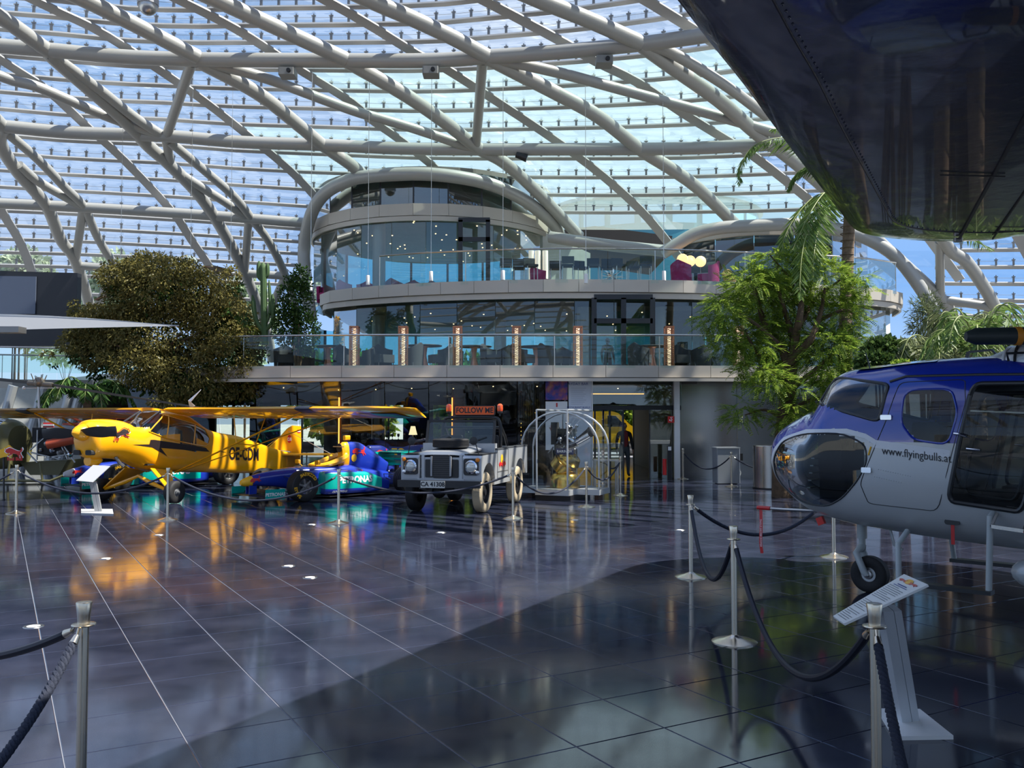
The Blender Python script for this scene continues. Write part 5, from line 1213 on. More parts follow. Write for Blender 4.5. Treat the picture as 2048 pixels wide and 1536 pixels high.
obj('shade', MB().lathe([(.14, .22), (.07, .5)], 20, caps=False), mat('lamp_shade', (1, .85, .6), emit=(1, .8, .5), estr=1.6), lp, True); obj('stand', MB().tube([(0, 0, 0), (0, 0, .24)], .02, 8).lathe([(.08, 0), (.07, .03)], 16), M_brk, lp); obj('pedestal', MB().tube([(0, 0, -1.05), (0, 0, 0)], .05, 8), M_brk, lp)
# banners
bn = thing('picture_banner', 'upright banner with blue and violet photo panel above a white one', 'banner', P(1114, 800, 26.35))
def bq(px, py): return P(px, py, 26.35)-bn.location
def brect(mb, x0, y0, x1, y1, off=0, th=.03): 
    a, b = bq(x0, y0), bq(x1, y1); return mb.prism([Vector((a.x, -off, b.z)), Vector((b.x, -off, b.z)), Vector((b.x, -off, a.z)), Vector((a.x, -off, a.z))], (0, -th, 0))
def photo_mat():
    m = bpy.data.materials.new('banner_photo'); m.use_nodes = True; t = m.node_tree; b = t.nodes['Principled BSDF']; co = t.nodes.new('ShaderNodeTexCoord')
    n = t.nodes.new('ShaderNodeTexNoise'); n.inputs['Scale'].default_value = 4; n.inputs['Detail'].default_value = 6; t.links.new(co.outputs['Object'], n.inputs[0])
    r = t.nodes.new('ShaderNodeValToRGB'); t.links.new(n.outputs[0], r.inputs[0]); e = r.color_ramp.elements; e[0].position = .3; e[0].color = (.01, .01, .04, 1); e[1].position = .75; e[1].color = (.15, .35, .6, 1)
    for p, c in ((.42, (.03, .05, .30, 1)), (.52, (.22, .06, .20, 1)), (.60, (.45, .16, .10, 1))): q = e.new(p); q.color = c
    t.links.new(r.outputs[0], b.inputs['Base Color']); return m
obj('photo_panel', brect(MB(), 1091, 757, 1135, 800), photo_mat(), bn); obj('lower_panel', brect(MB(), 1091, 803, 1135, 900), M_white, bn); obj('red_mark', brect(MB(), 1112, 806, 1115, 814, .031, .004), M_red, bn)
b2 = thing('text_banner', 'tall white banner with small blue headings right of the photo banner', 'banner', bn.location.copy())
obj('panel', brect(MB(), 1137, 757, 1183, 935), mat('banner_white', (.62, .66, .72), .5), b2); obj('edge', brect(MB(), 1183, 757, 1186, 935), M_white, b2)
M_bl = mat('print_blue', (.02, .05, .25), .5)
text('MAYDAY BAR', .11, M_bl, b2, frame(bq(1153, 768)+Vector((0, -.034, 0)), (1, 0, 0), (0, 0, 1)), .003); text('RESTAURANT IKARUS', .07, M_bl, b2, frame(bq(1157, 815)+Vector((0, -.034, 0)), (1, 0, 0), (0, 0, 1)), .003)
for k in range(9): obj('print_line', brect(MB(), 1142, 776+4*k, 1172-3*(k % 3), 776.6+4*k, .031, .003), mat('print_grey', (.3, .33, .4), .5), b2)

# ================================================================== furniture on the terraces
M_copper = mat('copper_screen', (.42, .18, .10), .35, .7); M_copper2 = mat('copper_foot', (.55, .24, .15), .35, .5)
M_cha = mat('charcoal_fabric', (.03, .033, .038), .8); M_mag = mat('magenta_velvet', (.38, .01, .12), .7, var=.15)
def lantern():
    t = thing('lantern_screen', '', 'lantern'); w, h = .25, 1.24; fb = MB()
    for x in (-w/2, w/2):
        for y in (-w/2, w/2): fb.bar((x, y, 0), (x, y, h), .025)
    for z in (.0125, h-.0125): 
        for a, b in (((-w/2,-w/2),(w/2,-w/2)),((w/2,-w/2),(w/2,w/2)),((w/2,w/2),(-w/2,w/2)),((-w/2,w/2),(-w/2,-w/2))): fb.bar((*a, z), (*b, z), .025)
    obj('frame', fb, M_copper, t); rnd = random.Random(2); lb = MB()
    for y in (-w/2, w/2):
        for k in range(20):
            z = k*h/20+.03; lb.bar((-w/2, y, z), (w/2, y, min(h, z+.10+.08*rnd.random())), .012); lb.bar((w/2, y, z), (-w/2, y, min(h, z+.06+.10*rnd.random())), .012)
            lb.bar((y, -w/2, z), (y, w/2, min(h, z+.10)), .012)
    tag(obj('lattice', lb, M_copper, t), kind='stuff'); obj('glow_tube', MB().tube([(0, 0, .05), (0, 0, h-.06)], .05, 10), mat('lantern_glow', (1, .8, .6), emit=(1, .72, .45), estr=.7), t)
    return t
ln = lantern()
LX = [708, 806, 915, 1033, 1156, 1339, 1478]
nm = ['at the far left of the terrace, before the pale column', 'second from the left on the terrace', 'behind the leftmost raised table', 'near the middle of the terrace', 'just left of the tall black double door', 'just right of the tall black double door', 'half hidden by the bright green tree']
for k, px in enumerate(LX):
    o = ln if k == 0 else dup(ln); o.location = ((px-1024)/1800*26.75, 26.75, Z1); o['label'] = 'upright perforated copper lantern '+nm[k]; o['group'] = 'copper lanterns on the lower terrace'
def table():
    t = thing('pedestal_table', '', 'table'); obj('tabletop', MB().lathe([(.001, .74), (.55, .745), (.56, .76), (.55, .775), (.001, .78)], 28), M_cha, t)
    obj('flared_foot', MB().lathe([(.22, 0), (.20, .02), (.12, .2), (.07, .45), (.10, .7), (.16, .75)], 20), M_copper2, t, True); return t
def armchair(m, h=.82, name='armchair'):
    t = thing(name, '', 'armchair'); r = []
    for k in range(13):
        a = PI*(.0+1.0*k/12); r.append((.36*math.cos(a), .05+.34*math.sin(a), h-.18*abs(math.cos(a))))
    sh = MB(); outer_ = [Vector((x, y, z)) for x, y, z in r]; low = [Vector((x*.92, y*.95, .08)) for x, y, z in r]
    sh.sheet([low, [a.lerp(b, .5)*1.0 for a, b in zip(low, outer_)], outer_], .08); obj('shell', sh, m, t, True)
    obj('seat', MB().rbox((0, -.02, .30), (.56, .6, .24), .10), m, t, True)
    for x in (-.24, .24):
        for y in (-.24, .26): obj('leg', MB().tube([(x, y, 0), (x, y, .18)], .015, 6), M_brk, t)
    return t
tb = table(); ch = armchair(M_cha, .78)
tp = [(655, 28.3, 'leftmost'), (848, 28.0, 'second from the left'), (948, 28.3, 'third from the left'), (1072, 28.4, 'fourth from the left'), (1305, 28.2, 'right of the black double door')]
for k, (px, Y, w_) in enumerate(tp):
    o = tb if k == 0 else dup(tb); o.location = ((px-1024)/1800*Y, Y, Z1); o['label'] = 'dark round table on flared copper foot, '+w_+', lower terrace'; o['group'] = 'tables on the lower terrace'
cp = [(570, 27.3), (606, 28.6), (690, 27.4), (735, 28.2), (765, 27.3), (822, 27.2), (880, 27.3), (905, 28.3), (985, 27.3), (1010, 28.2), (1045, 27.2), (1100, 27.4), (1125, 28.2), (1280, 27.2), (1360, 27.4), (1400, 28.0)]
cn = ['at its far left end', 'second from the left end', 'in front of the first copper lantern', 'under the pale column', 'right of the pale column', 'left of the second table', 'right of the second table', 'beside the third copper lantern', 'right of the third table', 'between third table and middle lantern', 'left of the fourth table', 'right of the fourth table', 'left of the fifth copper lantern', 'in front of the black double door', 'right of the sixth copper lantern', 'at its right end near the green tree']
for k, (px, Y) in enumerate(cp):
    o = ch if k == 0 else dup(ch); o.location = ((px-1024)/1800*Y, Y, Z1); o.rotation_euler = (0, 0, random.uniform(-1.2, 1.2)+(PI if k % 2 else 0)); o['label'] = 'charcoal armchair on the lower terrace, '+cn[k]; o['group'] = 'charcoal armchairs on the lower terrace'
mc = armchair(M_mag, .86)
mp_ = [(1365, 29.9, PI-.5, 'right of the globe lamps'), (1418, 30.0, -1.9, 'rightmost on the upper terrace'), (1082, 31.1, 2.2, 'among the bar stools'), (650, 34.6, .4, 'at the left edge of the tower lounge'), (690, 34.2, 2.6, 'second from the left in the tower lounge'), (730, 33.9, .1, 'third from the left in the tower lounge'), (788, 33.8, 2.9, 'left of the pale column in the lounge'), (830, 33.6, .3, 'in the middle of the tower lounge'), (874, 34.3, 2.5, 'right of the middle of the tower lounge')]
for k, (px, Y, rz, w_) in enumerate(mp_):
    o = mc if k == 0 else dup(mc); o.location = ((px-1024)/1800*Y, Y, Z2); o.rotation_euler = (0, 0, rz); o['label'] = 'magenta velvet armchair '+w_; o['group'] = 'magenta armchairs upstairs'
def stool():
    t = thing('high_stool', '', 'stool')
    for x in (-.17, .17):
        for y in (-.17, .17): obj('leg', MB().tube([(x*1.1, y*1.1, 0), (x, y, .72)], .012, 6), M_steel, t)
    obj('foot_ring', MB().bar((-.18,-.18,.25), (.18,-.18,.25), .015).bar((-.18,.18,.25), (.18,.18,.25), .015).bar((-.18,-.18,.25), (-.18,.18,.25), .015).bar((.18,-.18,.25), (.18,.18,.25), .015), M_steel, t)
    obj('seat', MB().rbox((0, 0, .75), (.42, .40, .07), .04), M_cha, t); obj('backrest', MB().rbox((0, .19, .92), (.42, .05, .24), .02), M_cha, t); return t
hs = stool()
hp_ = [1012, 1038, 1062, 1112, 1136, 1163, 1188, 1215, 1240, 1268, 1292]
hn = ['leftmost of the row', 'second from the left', 'left of the magenta chair', 'right of the magenta chair', 'under the fifth hanging lamp', 'sixth from the left', 'left of the silver flower', 'beside the silver flower', 'right of the silver flower', 'second from the right', 'rightmost of the row']
for k, px in enumerate(hp_):
    Y = 30.2+.5*(k % 2); o = hs if k == 0 else dup(hs); o.location = ((px-1024)/1800*Y, Y, Z2); o.rotation_euler = (0, 0, (0, PI, .3)[k % 3]); o['label'] = 'black high stool with metal legs on the upper terrace, '+hn[k]; o['group'] = 'high stools on the upper terrace'
fl = thing('silver_flower_sculpture', 'spiky silver flower ball on the upper terrace among the stools', 'sculpture', (P(1225, 540, 31.3).x, 31.3, Z2)); random.seed(9)
for k in range(34):
    d = Vector((random.gauss(0, 1), random.gauss(0, .6), random.gauss(0, .6))).normalized(); s_ = d.cross(Vector((0, 0, 1))).normalized()*.05; c_ = Vector((0, 0, .55))
    obj('petal', MB().prism([c_, c_+d*.2+s_, c_+d*.42, c_+d*.2-s_], (0, 0, .01)), M_chrome, fl)
obj('stem', MB().tube([(0, 0, 0), (0, 0, .6)], .03, 8), M_steel, fl)
M_bulb = mat('globe_glow', (1, .6, .3), emit=(1, .55, .25), estr=1.3)
for k, (px, py) in enumerate(((1365, 519), (1380, 517), (1401, 513))):
    t = thing('globe_lamp', 'glowing orange globe lamp behind the magenta chair, '+('left', 'middle', 'right')[k]+' of three', 'lamp', (P(px, py, 31.4+.5*k).x, 31.4+.5*k, Z2), 0, 'globe lamps')
    z = P(px, py, 31.4).z-Z2; obj('globe', MB().ball((0, 0, z), .2, 16), M_bulb, t, True); obj('stand', MB().tube([(0, 0, 0), (0, 0, z-.18)], .02, 6), M_brk, t)
for k, px in enumerate((1063, 1076, 1091)):
    t = thing('tube_lamp', 'white tube lamp on the upper terrace, '+('left', 'middle', 'right')[k]+' of three', 'lamp', ((px-1024)/1800*32.1, 32.1, Z2), 0, 'tube lamps')
    obj('tube', MB().lathe([(.10, .35), (.10, 1.62)], 16), mat('tube_glow', (.9, .8, .7), emit=(1, .8, .6), estr=.35), t, True); obj('foot', MB().lathe([(.12, 0), (.1, .3), (.1, .35)], 16), M_brk, t)
# ceiling spots
sb = MB(); random.seed(4)
M_spot = mat('spot_glow', (1, .7, .3), emit=(1, .65, .3), estr=6)
cnt = 0
for k in range(60):
    a, r = random.random()*2*PI, 4.4*math.sqrt(random.random()); x, y = TC.x+r*math.cos(a), TC.y+r*math.sin(a)
    if k < 46: obj('ceiling_spot', MB().lathe([(.026, 9.06), (.026, 9.08)], 8, (x, y, 0)), M_spot, bpy.data.objects['trim_6'])
for k in range(34):
    x, y = -5.5+k*.36+random.random()*.3, 32+random.random()*7
    obj('ceiling_spot', MB().lathe([(.022, 5.58), (.022, 5.60)], 8, (x, y, 0)), M_spot, bpy.data.objects['trim_8'])
for k in range(10): obj('ceiling_spot', MB().lathe([(.018, 2.81), (.018, 2.83)], 8, (-9+1.4*k, 28.6+random.random()*4, 0)), M_spot, bpy.data.objects['ceiling_bar'])
# hanging white cylinder lamps on long wires
for k, (px, py, w_) in enumerate(((621, 572, 'leftmost, beside the arch pipe'), (736, 561, 'second from the left'), (862, 553, 'third, before the tower lounge'), (1006, 551, 'fourth from the left'), (1172, 558, 'fifth, over the terrace centre'), (1328, 552, 'rightmost, left of the globe lamps'))):
    p = P(px, py, 27.7); zt = 15.4*math.sqrt(max(.01, 1-((p.x+8)/50)**2-((p.y-6)/38)**2))
    t = thing('hanging_lamp', 'white cylinder lamp on a long wire, '+w_, 'lamp', p, 0, 'hanging cylinder lamps')
    obj('body', MB().lathe([(.06, -.14), (.06, .14), (.05, .16)], 16), M_white, t, True); obj('wire', MB().tube([(0, 0, .15), (0, 0, zt-p.z)], .008, 4), M_steel, t)
for k, (px, py, w_) in enumerate(((576, 147, 'left'), (862, 145, 'middle'), (1208, 124, 'right'))):
    p = dome(px, py, .965); t = thing('projector', 'grey box projector hanging below the roof pipe, '+w_+' of three', 'projector', p, 0, 'roof projectors')
    obj('body', MB().rbox((0, 0, 0), (.48, .5, .22), .04), mat('projector_grey', (.22, .22, .21), .5), t); obj('lens', MB().lathe([(.07, 0), (.06, .06)], 16, (.08, -.25, 0), Matrix.Rotation(PI/2, 3, 'X')), M_black, t, True)
    obj('bracket', MB().tube([(0, .1, .1), (0, .25, .45)], .03, 6).bar((-.18, 0, .12), (.18, 0, .12), .04), M_brk, t)
p = dome(1043, 313, .97); t = thing('spotlight', 'small black spotlight under the second roof pipe', 'spotlight', p); obj('head', MB().lathe([(.10, -.2), (.14, .2)], 16, R=Matrix.Rotation(1.9, 3, 'Y')), M_black, t, True); obj('yoke', MB().tube([(0, 0, .1), (0, .1, .35)], .03, 6), M_brk, t)
p = dome(296, 10, .94); t = thing('dome_camera', 'round grey dome camera at the top edge of the roof', 'camera', p); obj('housing', MB().lathe([(.25, .35), (.27, .1), (.27, 0)], 20), mat('grey_plastic', (.35, .35, .36), .4), t, True); obj('dome', MB().ball((0, 0, 0), .25, 16, (1, 1, 1.1)), M_alu, t, True); obj('stalk', MB().tube([(0, 0, .3), (0, 0, .95)], .05, 8), M_brk, t)
# ================================================================== plants
def leaf_mat(name, c1, c2, trans=.4):
    m = bpy.data.materials.new(name); m.use_nodes = True; t = m.node_tree; t.nodes.clear(); ge = t.nodes.new('ShaderNodeNewGeometry')
    r = t.nodes.new('ShaderNodeValToRGB'); t.links.new(ge.outputs['Random Per Island'], r.inputs[0]); r.color_ramp.elements[0].color = (*c1, 1); r.color_ramp.elements[1].color = (*c2, 1)
    d = t.nodes.new('ShaderNodeBsdfDiffuse'); tr = t.nodes.new('ShaderNodeBsdfTranslucent'); gl = t.nodes.new('ShaderNodeBsdfGlossy'); gl.inputs['Roughness'].default_value = .4
    t.links.new(r.outputs[0], d.inputs[0]); t.links.new(r.outputs[0], tr.inputs[0])
    a = t.nodes.new('ShaderNodeMixShader'); a.inputs[0].default_value = trans; t.links.new(d.outputs[0], a.inputs[1]); t.links.new(tr.outputs[0], a.inputs[2])
    b = t.nodes.new('ShaderNodeMixShader'); b.inputs[0].default_value = .015; t.links.new(a.outputs[0], b.inputs[1]); t.links.new(gl.outputs[0], b.inputs[2])
    o = t.nodes.new('ShaderNodeOutputMaterial'); t.links.new(b.outputs[0], o.inputs[0]); MATS[name] = m; return m
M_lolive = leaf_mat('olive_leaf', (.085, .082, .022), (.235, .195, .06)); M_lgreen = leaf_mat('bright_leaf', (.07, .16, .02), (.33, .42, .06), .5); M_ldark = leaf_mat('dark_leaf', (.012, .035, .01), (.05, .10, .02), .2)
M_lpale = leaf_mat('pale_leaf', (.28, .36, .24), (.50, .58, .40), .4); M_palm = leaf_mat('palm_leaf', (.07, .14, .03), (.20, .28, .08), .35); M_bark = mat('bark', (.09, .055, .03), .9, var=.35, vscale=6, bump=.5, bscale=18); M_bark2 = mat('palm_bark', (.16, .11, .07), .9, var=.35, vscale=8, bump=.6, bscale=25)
NR = np.random.default_rng(11)
def leaves(cent, dirs, L, Wd, nrm=None):
    """diamond leaves, one quad each"""
    n = len(cent); d = dirs/np.linalg.norm(dirs, axis=1, keepdims=True); r = nrm if nrm is not None else NR.normal(size=(n, 3))
    s = np.cross(d, r); s /= np.linalg.norm(s, axis=1, keepdims=True)+1e-9; L = np.broadcast_to(np.asarray(L, float).reshape(-1, 1), (n, 1)); Wd = np.broadcast_to(np.asarray(Wd, float).reshape(-1, 1), (n, 1))
    v = np.stack([cent, cent+d*L*.45+s*Wd, cent+d*L, cent+d*L*.45-s*Wd], 1).reshape(-1, 3); return v
def quads(name, v, m, parent, kind='stuff'):
    me = bpy.data.meshes.new(name); n = len(v)//4; me.vertices.add(len(v)); me.vertices.foreach_set('co', v.astype(np.float32).ravel())
    me.loops.add(n*4); me.loops.foreach_set('vertex_index', np.arange(n*4, dtype=np.int32)); me.polygons.add(n); me.polygons.foreach_set('loop_start', np.arange(0, n*4, 4, dtype=np.int32)); me.polygons.foreach_set('loop_total', np.full(n, 4, dtype=np.int32))
    me.materials.append(m); me.update(); me.validate(); return tag(link(name, me, parent), kind=kind)
def crown(blobs, n, L, W_, droop=.4, shell=.55):
    vol = np.array([b[3]*b[4]*b[5] for b in blobs]); vol = vol**.7; idx = NR.choice(len(blobs), n, p=vol/vol.sum()); B = np.array(blobs)[idx]
    u = NR.normal(size=(n, 3)); u /= np.linalg.norm(u, axis=1, keepdims=True); r = shell+(1.03-shell)*NR.random((n, 1))**.6; r *= 1+.10*np.sin(u[:, :1]*9+idx[:, None])*np.cos(u[:, 2:]*8)
    c = B[:, :3]+u*r*B[:, 3:6]; d = u*.7+NR.normal(size=(n, 3))*.6; d[:, 2] -= droop; return leaves(c, d, L*(.6+.8*NR.random(n)), W_*(.6+.8*NR.random(n)))
def blob(px, py, Y, rx, rz, ry=None, org=(0, 0, 0)):
    p = P(px, py, Y); k = Y/1800; return (p.x-org[0], p.y-org[1], p.z-org[2], rx*k, (ry or rx)*k*.8, rz*k)
# weeping olive-brown tree, left
Y = 27.0; o = ((330-1024)/1800*Y, Y, 0); random.seed(31); t = thing('weeping_tree', 'large weeping olive-brown tree with domed crown behind the yellow plane', 'tree', o)
bl = [blob(x, y, Y+dy, rx, rz, org=o) for x, y, dy, rx, rz in ((340,575,0,110,68),(270,600,.4,70,70),(410,600,0,72,72),(310,540,.3,80,32),(440,650,-.3,62,60),(230,660,.5,75,55),(330,680,.3,130,60),(290,735,-.8,75,50),(370,755,-.6,85,50),(460,710,-.4,60,65),(200,700,.4,65,45),(420,780,-.2,60,35),(480,760,0,40,45),(170,640,.6,35,35),(490,650,.2,35,40),(500,715,.1,28,45),(450,600,.2,40,35),(240,560,.3,45,35),(300,515,.2,40,15),(150,690,.4,40,25),(520,690,0,15,20))]
bl = [(b[0], b[1], b[2], b[3]*.88, b[4], b[5]*.86) for b in bl]+[(b[0]+random.uniform(-1, 1)*b[3], b[1]-abs(random.gauss(0, .5)), b[2]+random.uniform(-1, .9)*b[5], b[3]*.28, b[3]*.3, b[5]*.26) for b in bl for _ in range(4)]
quads('foliage', crown(bl, 62000, .10, .022, .7, .6), M_lolive, t)
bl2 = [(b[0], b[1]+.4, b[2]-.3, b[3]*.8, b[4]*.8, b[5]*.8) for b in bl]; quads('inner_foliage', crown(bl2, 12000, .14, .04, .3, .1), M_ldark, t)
tk = MB().tube([(0, 0, 0), (.1, 0, 1.5), (-.1, 0, 2.8), (.1, 0, 4.2)], [.22, .17, .13, .06], 10)
for k in range(12): a = k*PI/6; tk.tube([(0, 0, 2.0+.12*k), (.7*math.cos(a), .5*math.sin(a), 2.8+.12*k), (1.6*math.cos(a), 1.1*math.sin(a), 3.3+.1*k)], [.08, .05, .015], 6)
obj('trunk', tk, M_bark, t, True); obj('planter', MB().lathe([(1.5, 0), (1.6, .35), (1.4, .36), (1.4, .3), (.01, .3)], 28), M_conc, t)
# bright green tree, right
Y = 20.5; o = ((1562-1024)/1800*Y, Y, 0); t = thing('green_tree', 'bright green feathery-leaved tree behind the helicopter nose', 'tree', o)
def q2(px, py, dy=0): p = P(px, py, Y+dy); return Vector((p.x-o[0], p.y-o[1], p.z))
rt = MB().tube([(0, 0, 0), q2(1564, 900), q2(1575, 800, .1), q2(1582, 720, .1)], [.24, .21, .19, .15], 12); tips = []
for path, r in (([(1580,735),(1560,690),(1530,650),(1515,600),(1500,560)], .12), ([(1582,730),(1590,680),(1600,630),(1605,570),(1600,500)], .12), ([(1582,725),(1620,680),(1640,630),(1650,575)], .11), ([(1575,770),(1540,735),(1510,700),(1490,660)], .08), ([(1580,780),(1625,745),(1665,710),(1690,690)], .08), ([(1572,830),(1610,805),(1650,795),(1685,800)], .06), ([(1590,690),(1575,640),(1560,590),(1555,530)], .09), ([(1600,650),(1630,600),(1680,560)], .07), ([(1560,690),(1500,640),(1450,615)], .06), ([(1570,840),(1530,820),(1490,830)], .05), ([(1605,620),(1580,560),(1540,510)], .05), ([(1640,640),(1690,620),(1720,640)], .05)):
    sp_ = smooth_path([q2(a, b, random.uniform(-.5, .5)*(i > 0)) for i, (a, b) in enumerate(path)], 4); n = len(sp_); rt.tube(sp_, [r*(1-.8*i/n) for i in range(n)], 7)
    tips += sp_[n//3:]
obj('trunk_and_branches', rt, M_bark, t, True)
bl = [blob(x, y, Y+dy, rx, rz, org=o) for x, y, dy, rx, rz in ((1560,530,0,80,40),(1500,570,-.3,75,50),(1640,560,.2,80,55),(1450,625,-.4,55,45),(1560,600,.8,110,60),(1680,630,.2,60,60),(1650,700,-.2,75,60),(1690,700,0,50,45),(1480,680,-.2,60,40),(1540,760,-.6,60,40),(1620,790,-.3,60,45),(1500,740,.2,40,30),(1580,830,-.6,35,30),(1600,505,.2,50,30),(1640,855,.2,40,28),(1560,690,.9,90,60),(1450,690,-.4,40,20),(1482,826,0,38,26),(1420,650,0,25,25))]
def fronds(blobs, n, m_, parent, name, ln=.34, pairs=9, lf=.075, w=.013, shell=.35):
    B = np.array(blobs); vol = (B[:, 3]*B[:, 4]*B[:, 5])**.7; idx = NR.choice(len(B), n, p=vol/vol.sum()); u = NR.normal(size=(n, 3)); u /= np.linalg.norm(u, axis=1, keepdims=True)
    c = B[idx, :3]+u*(shell+(1-shell)*NR.random((n, 1))**.5)*B[idx, 3:6]; d = u*[1, 1, .3]+NR.normal(size=(n, 3))*.35; d[:, 2] -= .25; d /= np.linalg.norm(d, axis=1, keepdims=True)
    up = np.tile([0, 0, 1.0], (n, 1))+NR.normal(size=(n, 3))*.25; s = np.cross(d, up); s /= np.linalg.norm(s, axis=1, keepdims=True); V = []
    for k in range(pairs):
        f = (k+1)/pairs; base = c+d*ln*f; base[:, 2] -= .12*ln*f*f*2
        for sg_ in (1, -1): V.append(leaves(base, s*sg_+d*.45+[0, 0, -.15], lf*(1-.45*f), w, np.cross(s, d)))
    V.append(leaves(c, d, ln, .005, s)); return quads(name, np.concatenate(V), m_, parent)
bl = [(b[0], b[1], b[2], b[3]*.8, b[4], b[5]*.8) for b in bl]+[(b[0]+random.uniform(-1, 1)*b[3], b[1]+random.uniform(-.6, .3), b[2]+random.uniform(-1, 1)*b[5], b[3]*.3, b[3]*.3, b[5]*.25) for b in bl for _ in range(3)]
fronds(bl, 4600, M_lgreen, t, 'foliage', .30, 9, .085, .015)
# palms
def palm_fronds(t, fr, m_=M_palm, lw=.016, name='frond', nleaf=46, ll=.42):
    """each frond: list of points of its midrib; leaflets hang along it"""
    for pts in fr:
        q = smooth_path(pts, 8); n = len(q); L = [0]
        for i in range(1, n): L.append(L[-1]+(q[i]-q[i-1]).length)
        V = []; cen, dr, up_, ls = [], [], [], []
        for k in range(nleaf):
            f = .12+.88*k/nleaf; s = f*L[-1]; j = max(i for i in range(n-1) if L[i] <= s) if s < L[-1] else n-2
            p = q[j].lerp(q[j+1], min(1, (s-L[j])/(L[j+1]-L[j]))); tt = (q[j+1]-q[j]).normalized(); sd_ = tt.cross(Vector((0, 0, 1))); sd_ = sd_.normalized() if sd_.length > .01 else Vector((1, 0, 0))
            for sg_ in (1, -1):
                cen.append(p); dr.append(sd_*sg_*.75+tt*.55+Vector((NR.normal()*.1, NR.normal()*.1, -.55+NR.normal()*.12))); ls.append(ll*(math.sin(PI*min(1, .15+f*.85)))**.6*(.8+.3*NR.random())+.05)
        v = leaves(np.array([tuple(c) for c in cen]), np.array([tuple(c) for c in dr]), np.array(ls), lw)
        f_ = quads(name, v, m_, t, None); obj('midrib', MB().tube(q, [.022*(1-.8*i/n) for i in range(n)], 5), mat('midrib_green', (.18, .22, .06), .6), f_)
Y = 22.0; o = ((1694-1024)/1800*Y, Y, 0); t = thing('tall_palm', 'tall palm whose drooping fronds hang beside the overhead wing', 'palm', o)
def q3(px, py, dy=0): p = P(px, py, Y+dy); return Vector((p.x-o[0], p.y-o[1], p.z))
obj('trunk', MB().tube([(0, 0, 0), q3(1690, 720), q3(1692, 600), q3(1697, 480), q3(1700, 400)], [.20, .17, .15, .14, .13], 14), M_bark2, t, True)
obj('ring_scars', (lambda m: [m.tube([q3(1692+.02*(600-y), y)+Vector((.16*math.cos(a), .16*math.sin(a), 0)) for a in [i*PI/6 for i in range(13)]], .012, 4) for y in range(440, 730, 14)] and m)(MB()), M_bark2, t, True)
palm_fronds(t, [[q3(1700,400), q3(1675,395,-.6), q3(1640,420,-1.6), q3(1610,480,-2.4), q3(1600,560,-2.8), q3(1603,600,-2.9)], [q3(1700,400), q3(1670,405,-.8), q3(1640,450,-1.8), q3(1628,510,-2.5), q3(1626,560,-2.8)], [q3(1700,400), q3(1680,380,-.6), q3(1650,385,-1.4), q3(1618,430,-2), q3(1585,500,-2.4)],
 [q3(1700,395), q3(1680,330,-.2), q3(1630,290,-.6), q3(1570,275,-.8), q3(1510,290,-1), q3(1482,330,-1.1), q3(1478,370,-1.1)],
 [q3(1700,395), q3(1670,350,.3), q3(1630,330,.5), q3(1595,345,.6), q3(1575,380,.7)], [q3(1700,395), q3(1660,385,-.8), q3(1620,400,-1.2), q3(1575,460,-1.6), q3(1560,520,-1.7)],
 [q3(1700,395), q3(1720,300,.4), q3(1800,260,.6), q3(1880,300,.9), q3(1930,400,1)], [q3(1700,395), q3(1740,330,-.5), q3(1800,340,-.8), q3(1850,420,-1)],
 [q3(1700,395), q3(1660,300,.8), q3(1600,250,1.4), q3(1540,260,1.8)], [q3(1700,395), q3(1780,380,.8), q3(1880,440,1.4), q3(1985,500,1.8)]], M_palm, .018, 'frond', 115, .56)
def simple_palm(label, px, py, Y, n, R_, h, m_=M_palm, name='palm', ll=.35, z0=None, lw=.02, lift=.5, trunk=True):
    p = P(px, py, Y); o = (p.x, p.y, 0 if z0 is None else z0); t = thing(name, label, 'palm', o); H = p.z-o[2]; fr = []
    for k in range(n):
        a = 2*PI*k/n+random.random()*.3; u = Vector((math.cos(a), math.sin(a), 0)); e = lift*(.6+.8*random.random()); c = Vector((0, 0, H))
        fr.append([c, c+u*R_*.35+Vector((0, 0, e*.7)), c+u*R_*.72+Vector((0, 0, e*.65)), c+u*R_+Vector((0, 0, e*.1-h*random.random()))])
    palm_fronds(t, fr, m_, lw, 'frond', 30, ll)
    if trunk: obj('trunk', MB().tube([(0, 0, 0), (0, 0, H+.05)], [.16, .11], 10), M_bark2, t, True)
    return t
random.seed(21)
simple_palm('broad dark green cycad palm under the rotor blade, left', 175, 792, 26.0, 14, 1.35, .5, leaf_mat('cycad_leaf', (.02, .06, .015), (.09, .17, .04), .25), ll=.42, lw=.035)
simple_palm('small yellow-green palm right of the weeping tree crown', 480, 672, 27.6, 16, .85, .3, M_lgreen, ll=.25, z0=2.9, lw=.012, lift=.35)
simple_palm('low palm with thin arching fronds behind the helicopter roof', 1880, 728, 17.5, 14, 1.3, .5, leaf_mat('dusty_palm', (.06, .09, .03), (.20, .22, .11), .3), ll=.3)
simple_palm('feathery palm in front of the right glass balustrade', 1955, 715, 15.5, 12, 1.0, .3, M_palm, ll=.3, lift=.9)
simple_palm('arching palm beside the foot of the right roof pipes', 1925, 672, 23.0, 14, 1.1, .5, MATS['dusty_palm'], ll=.35, lift=.6)
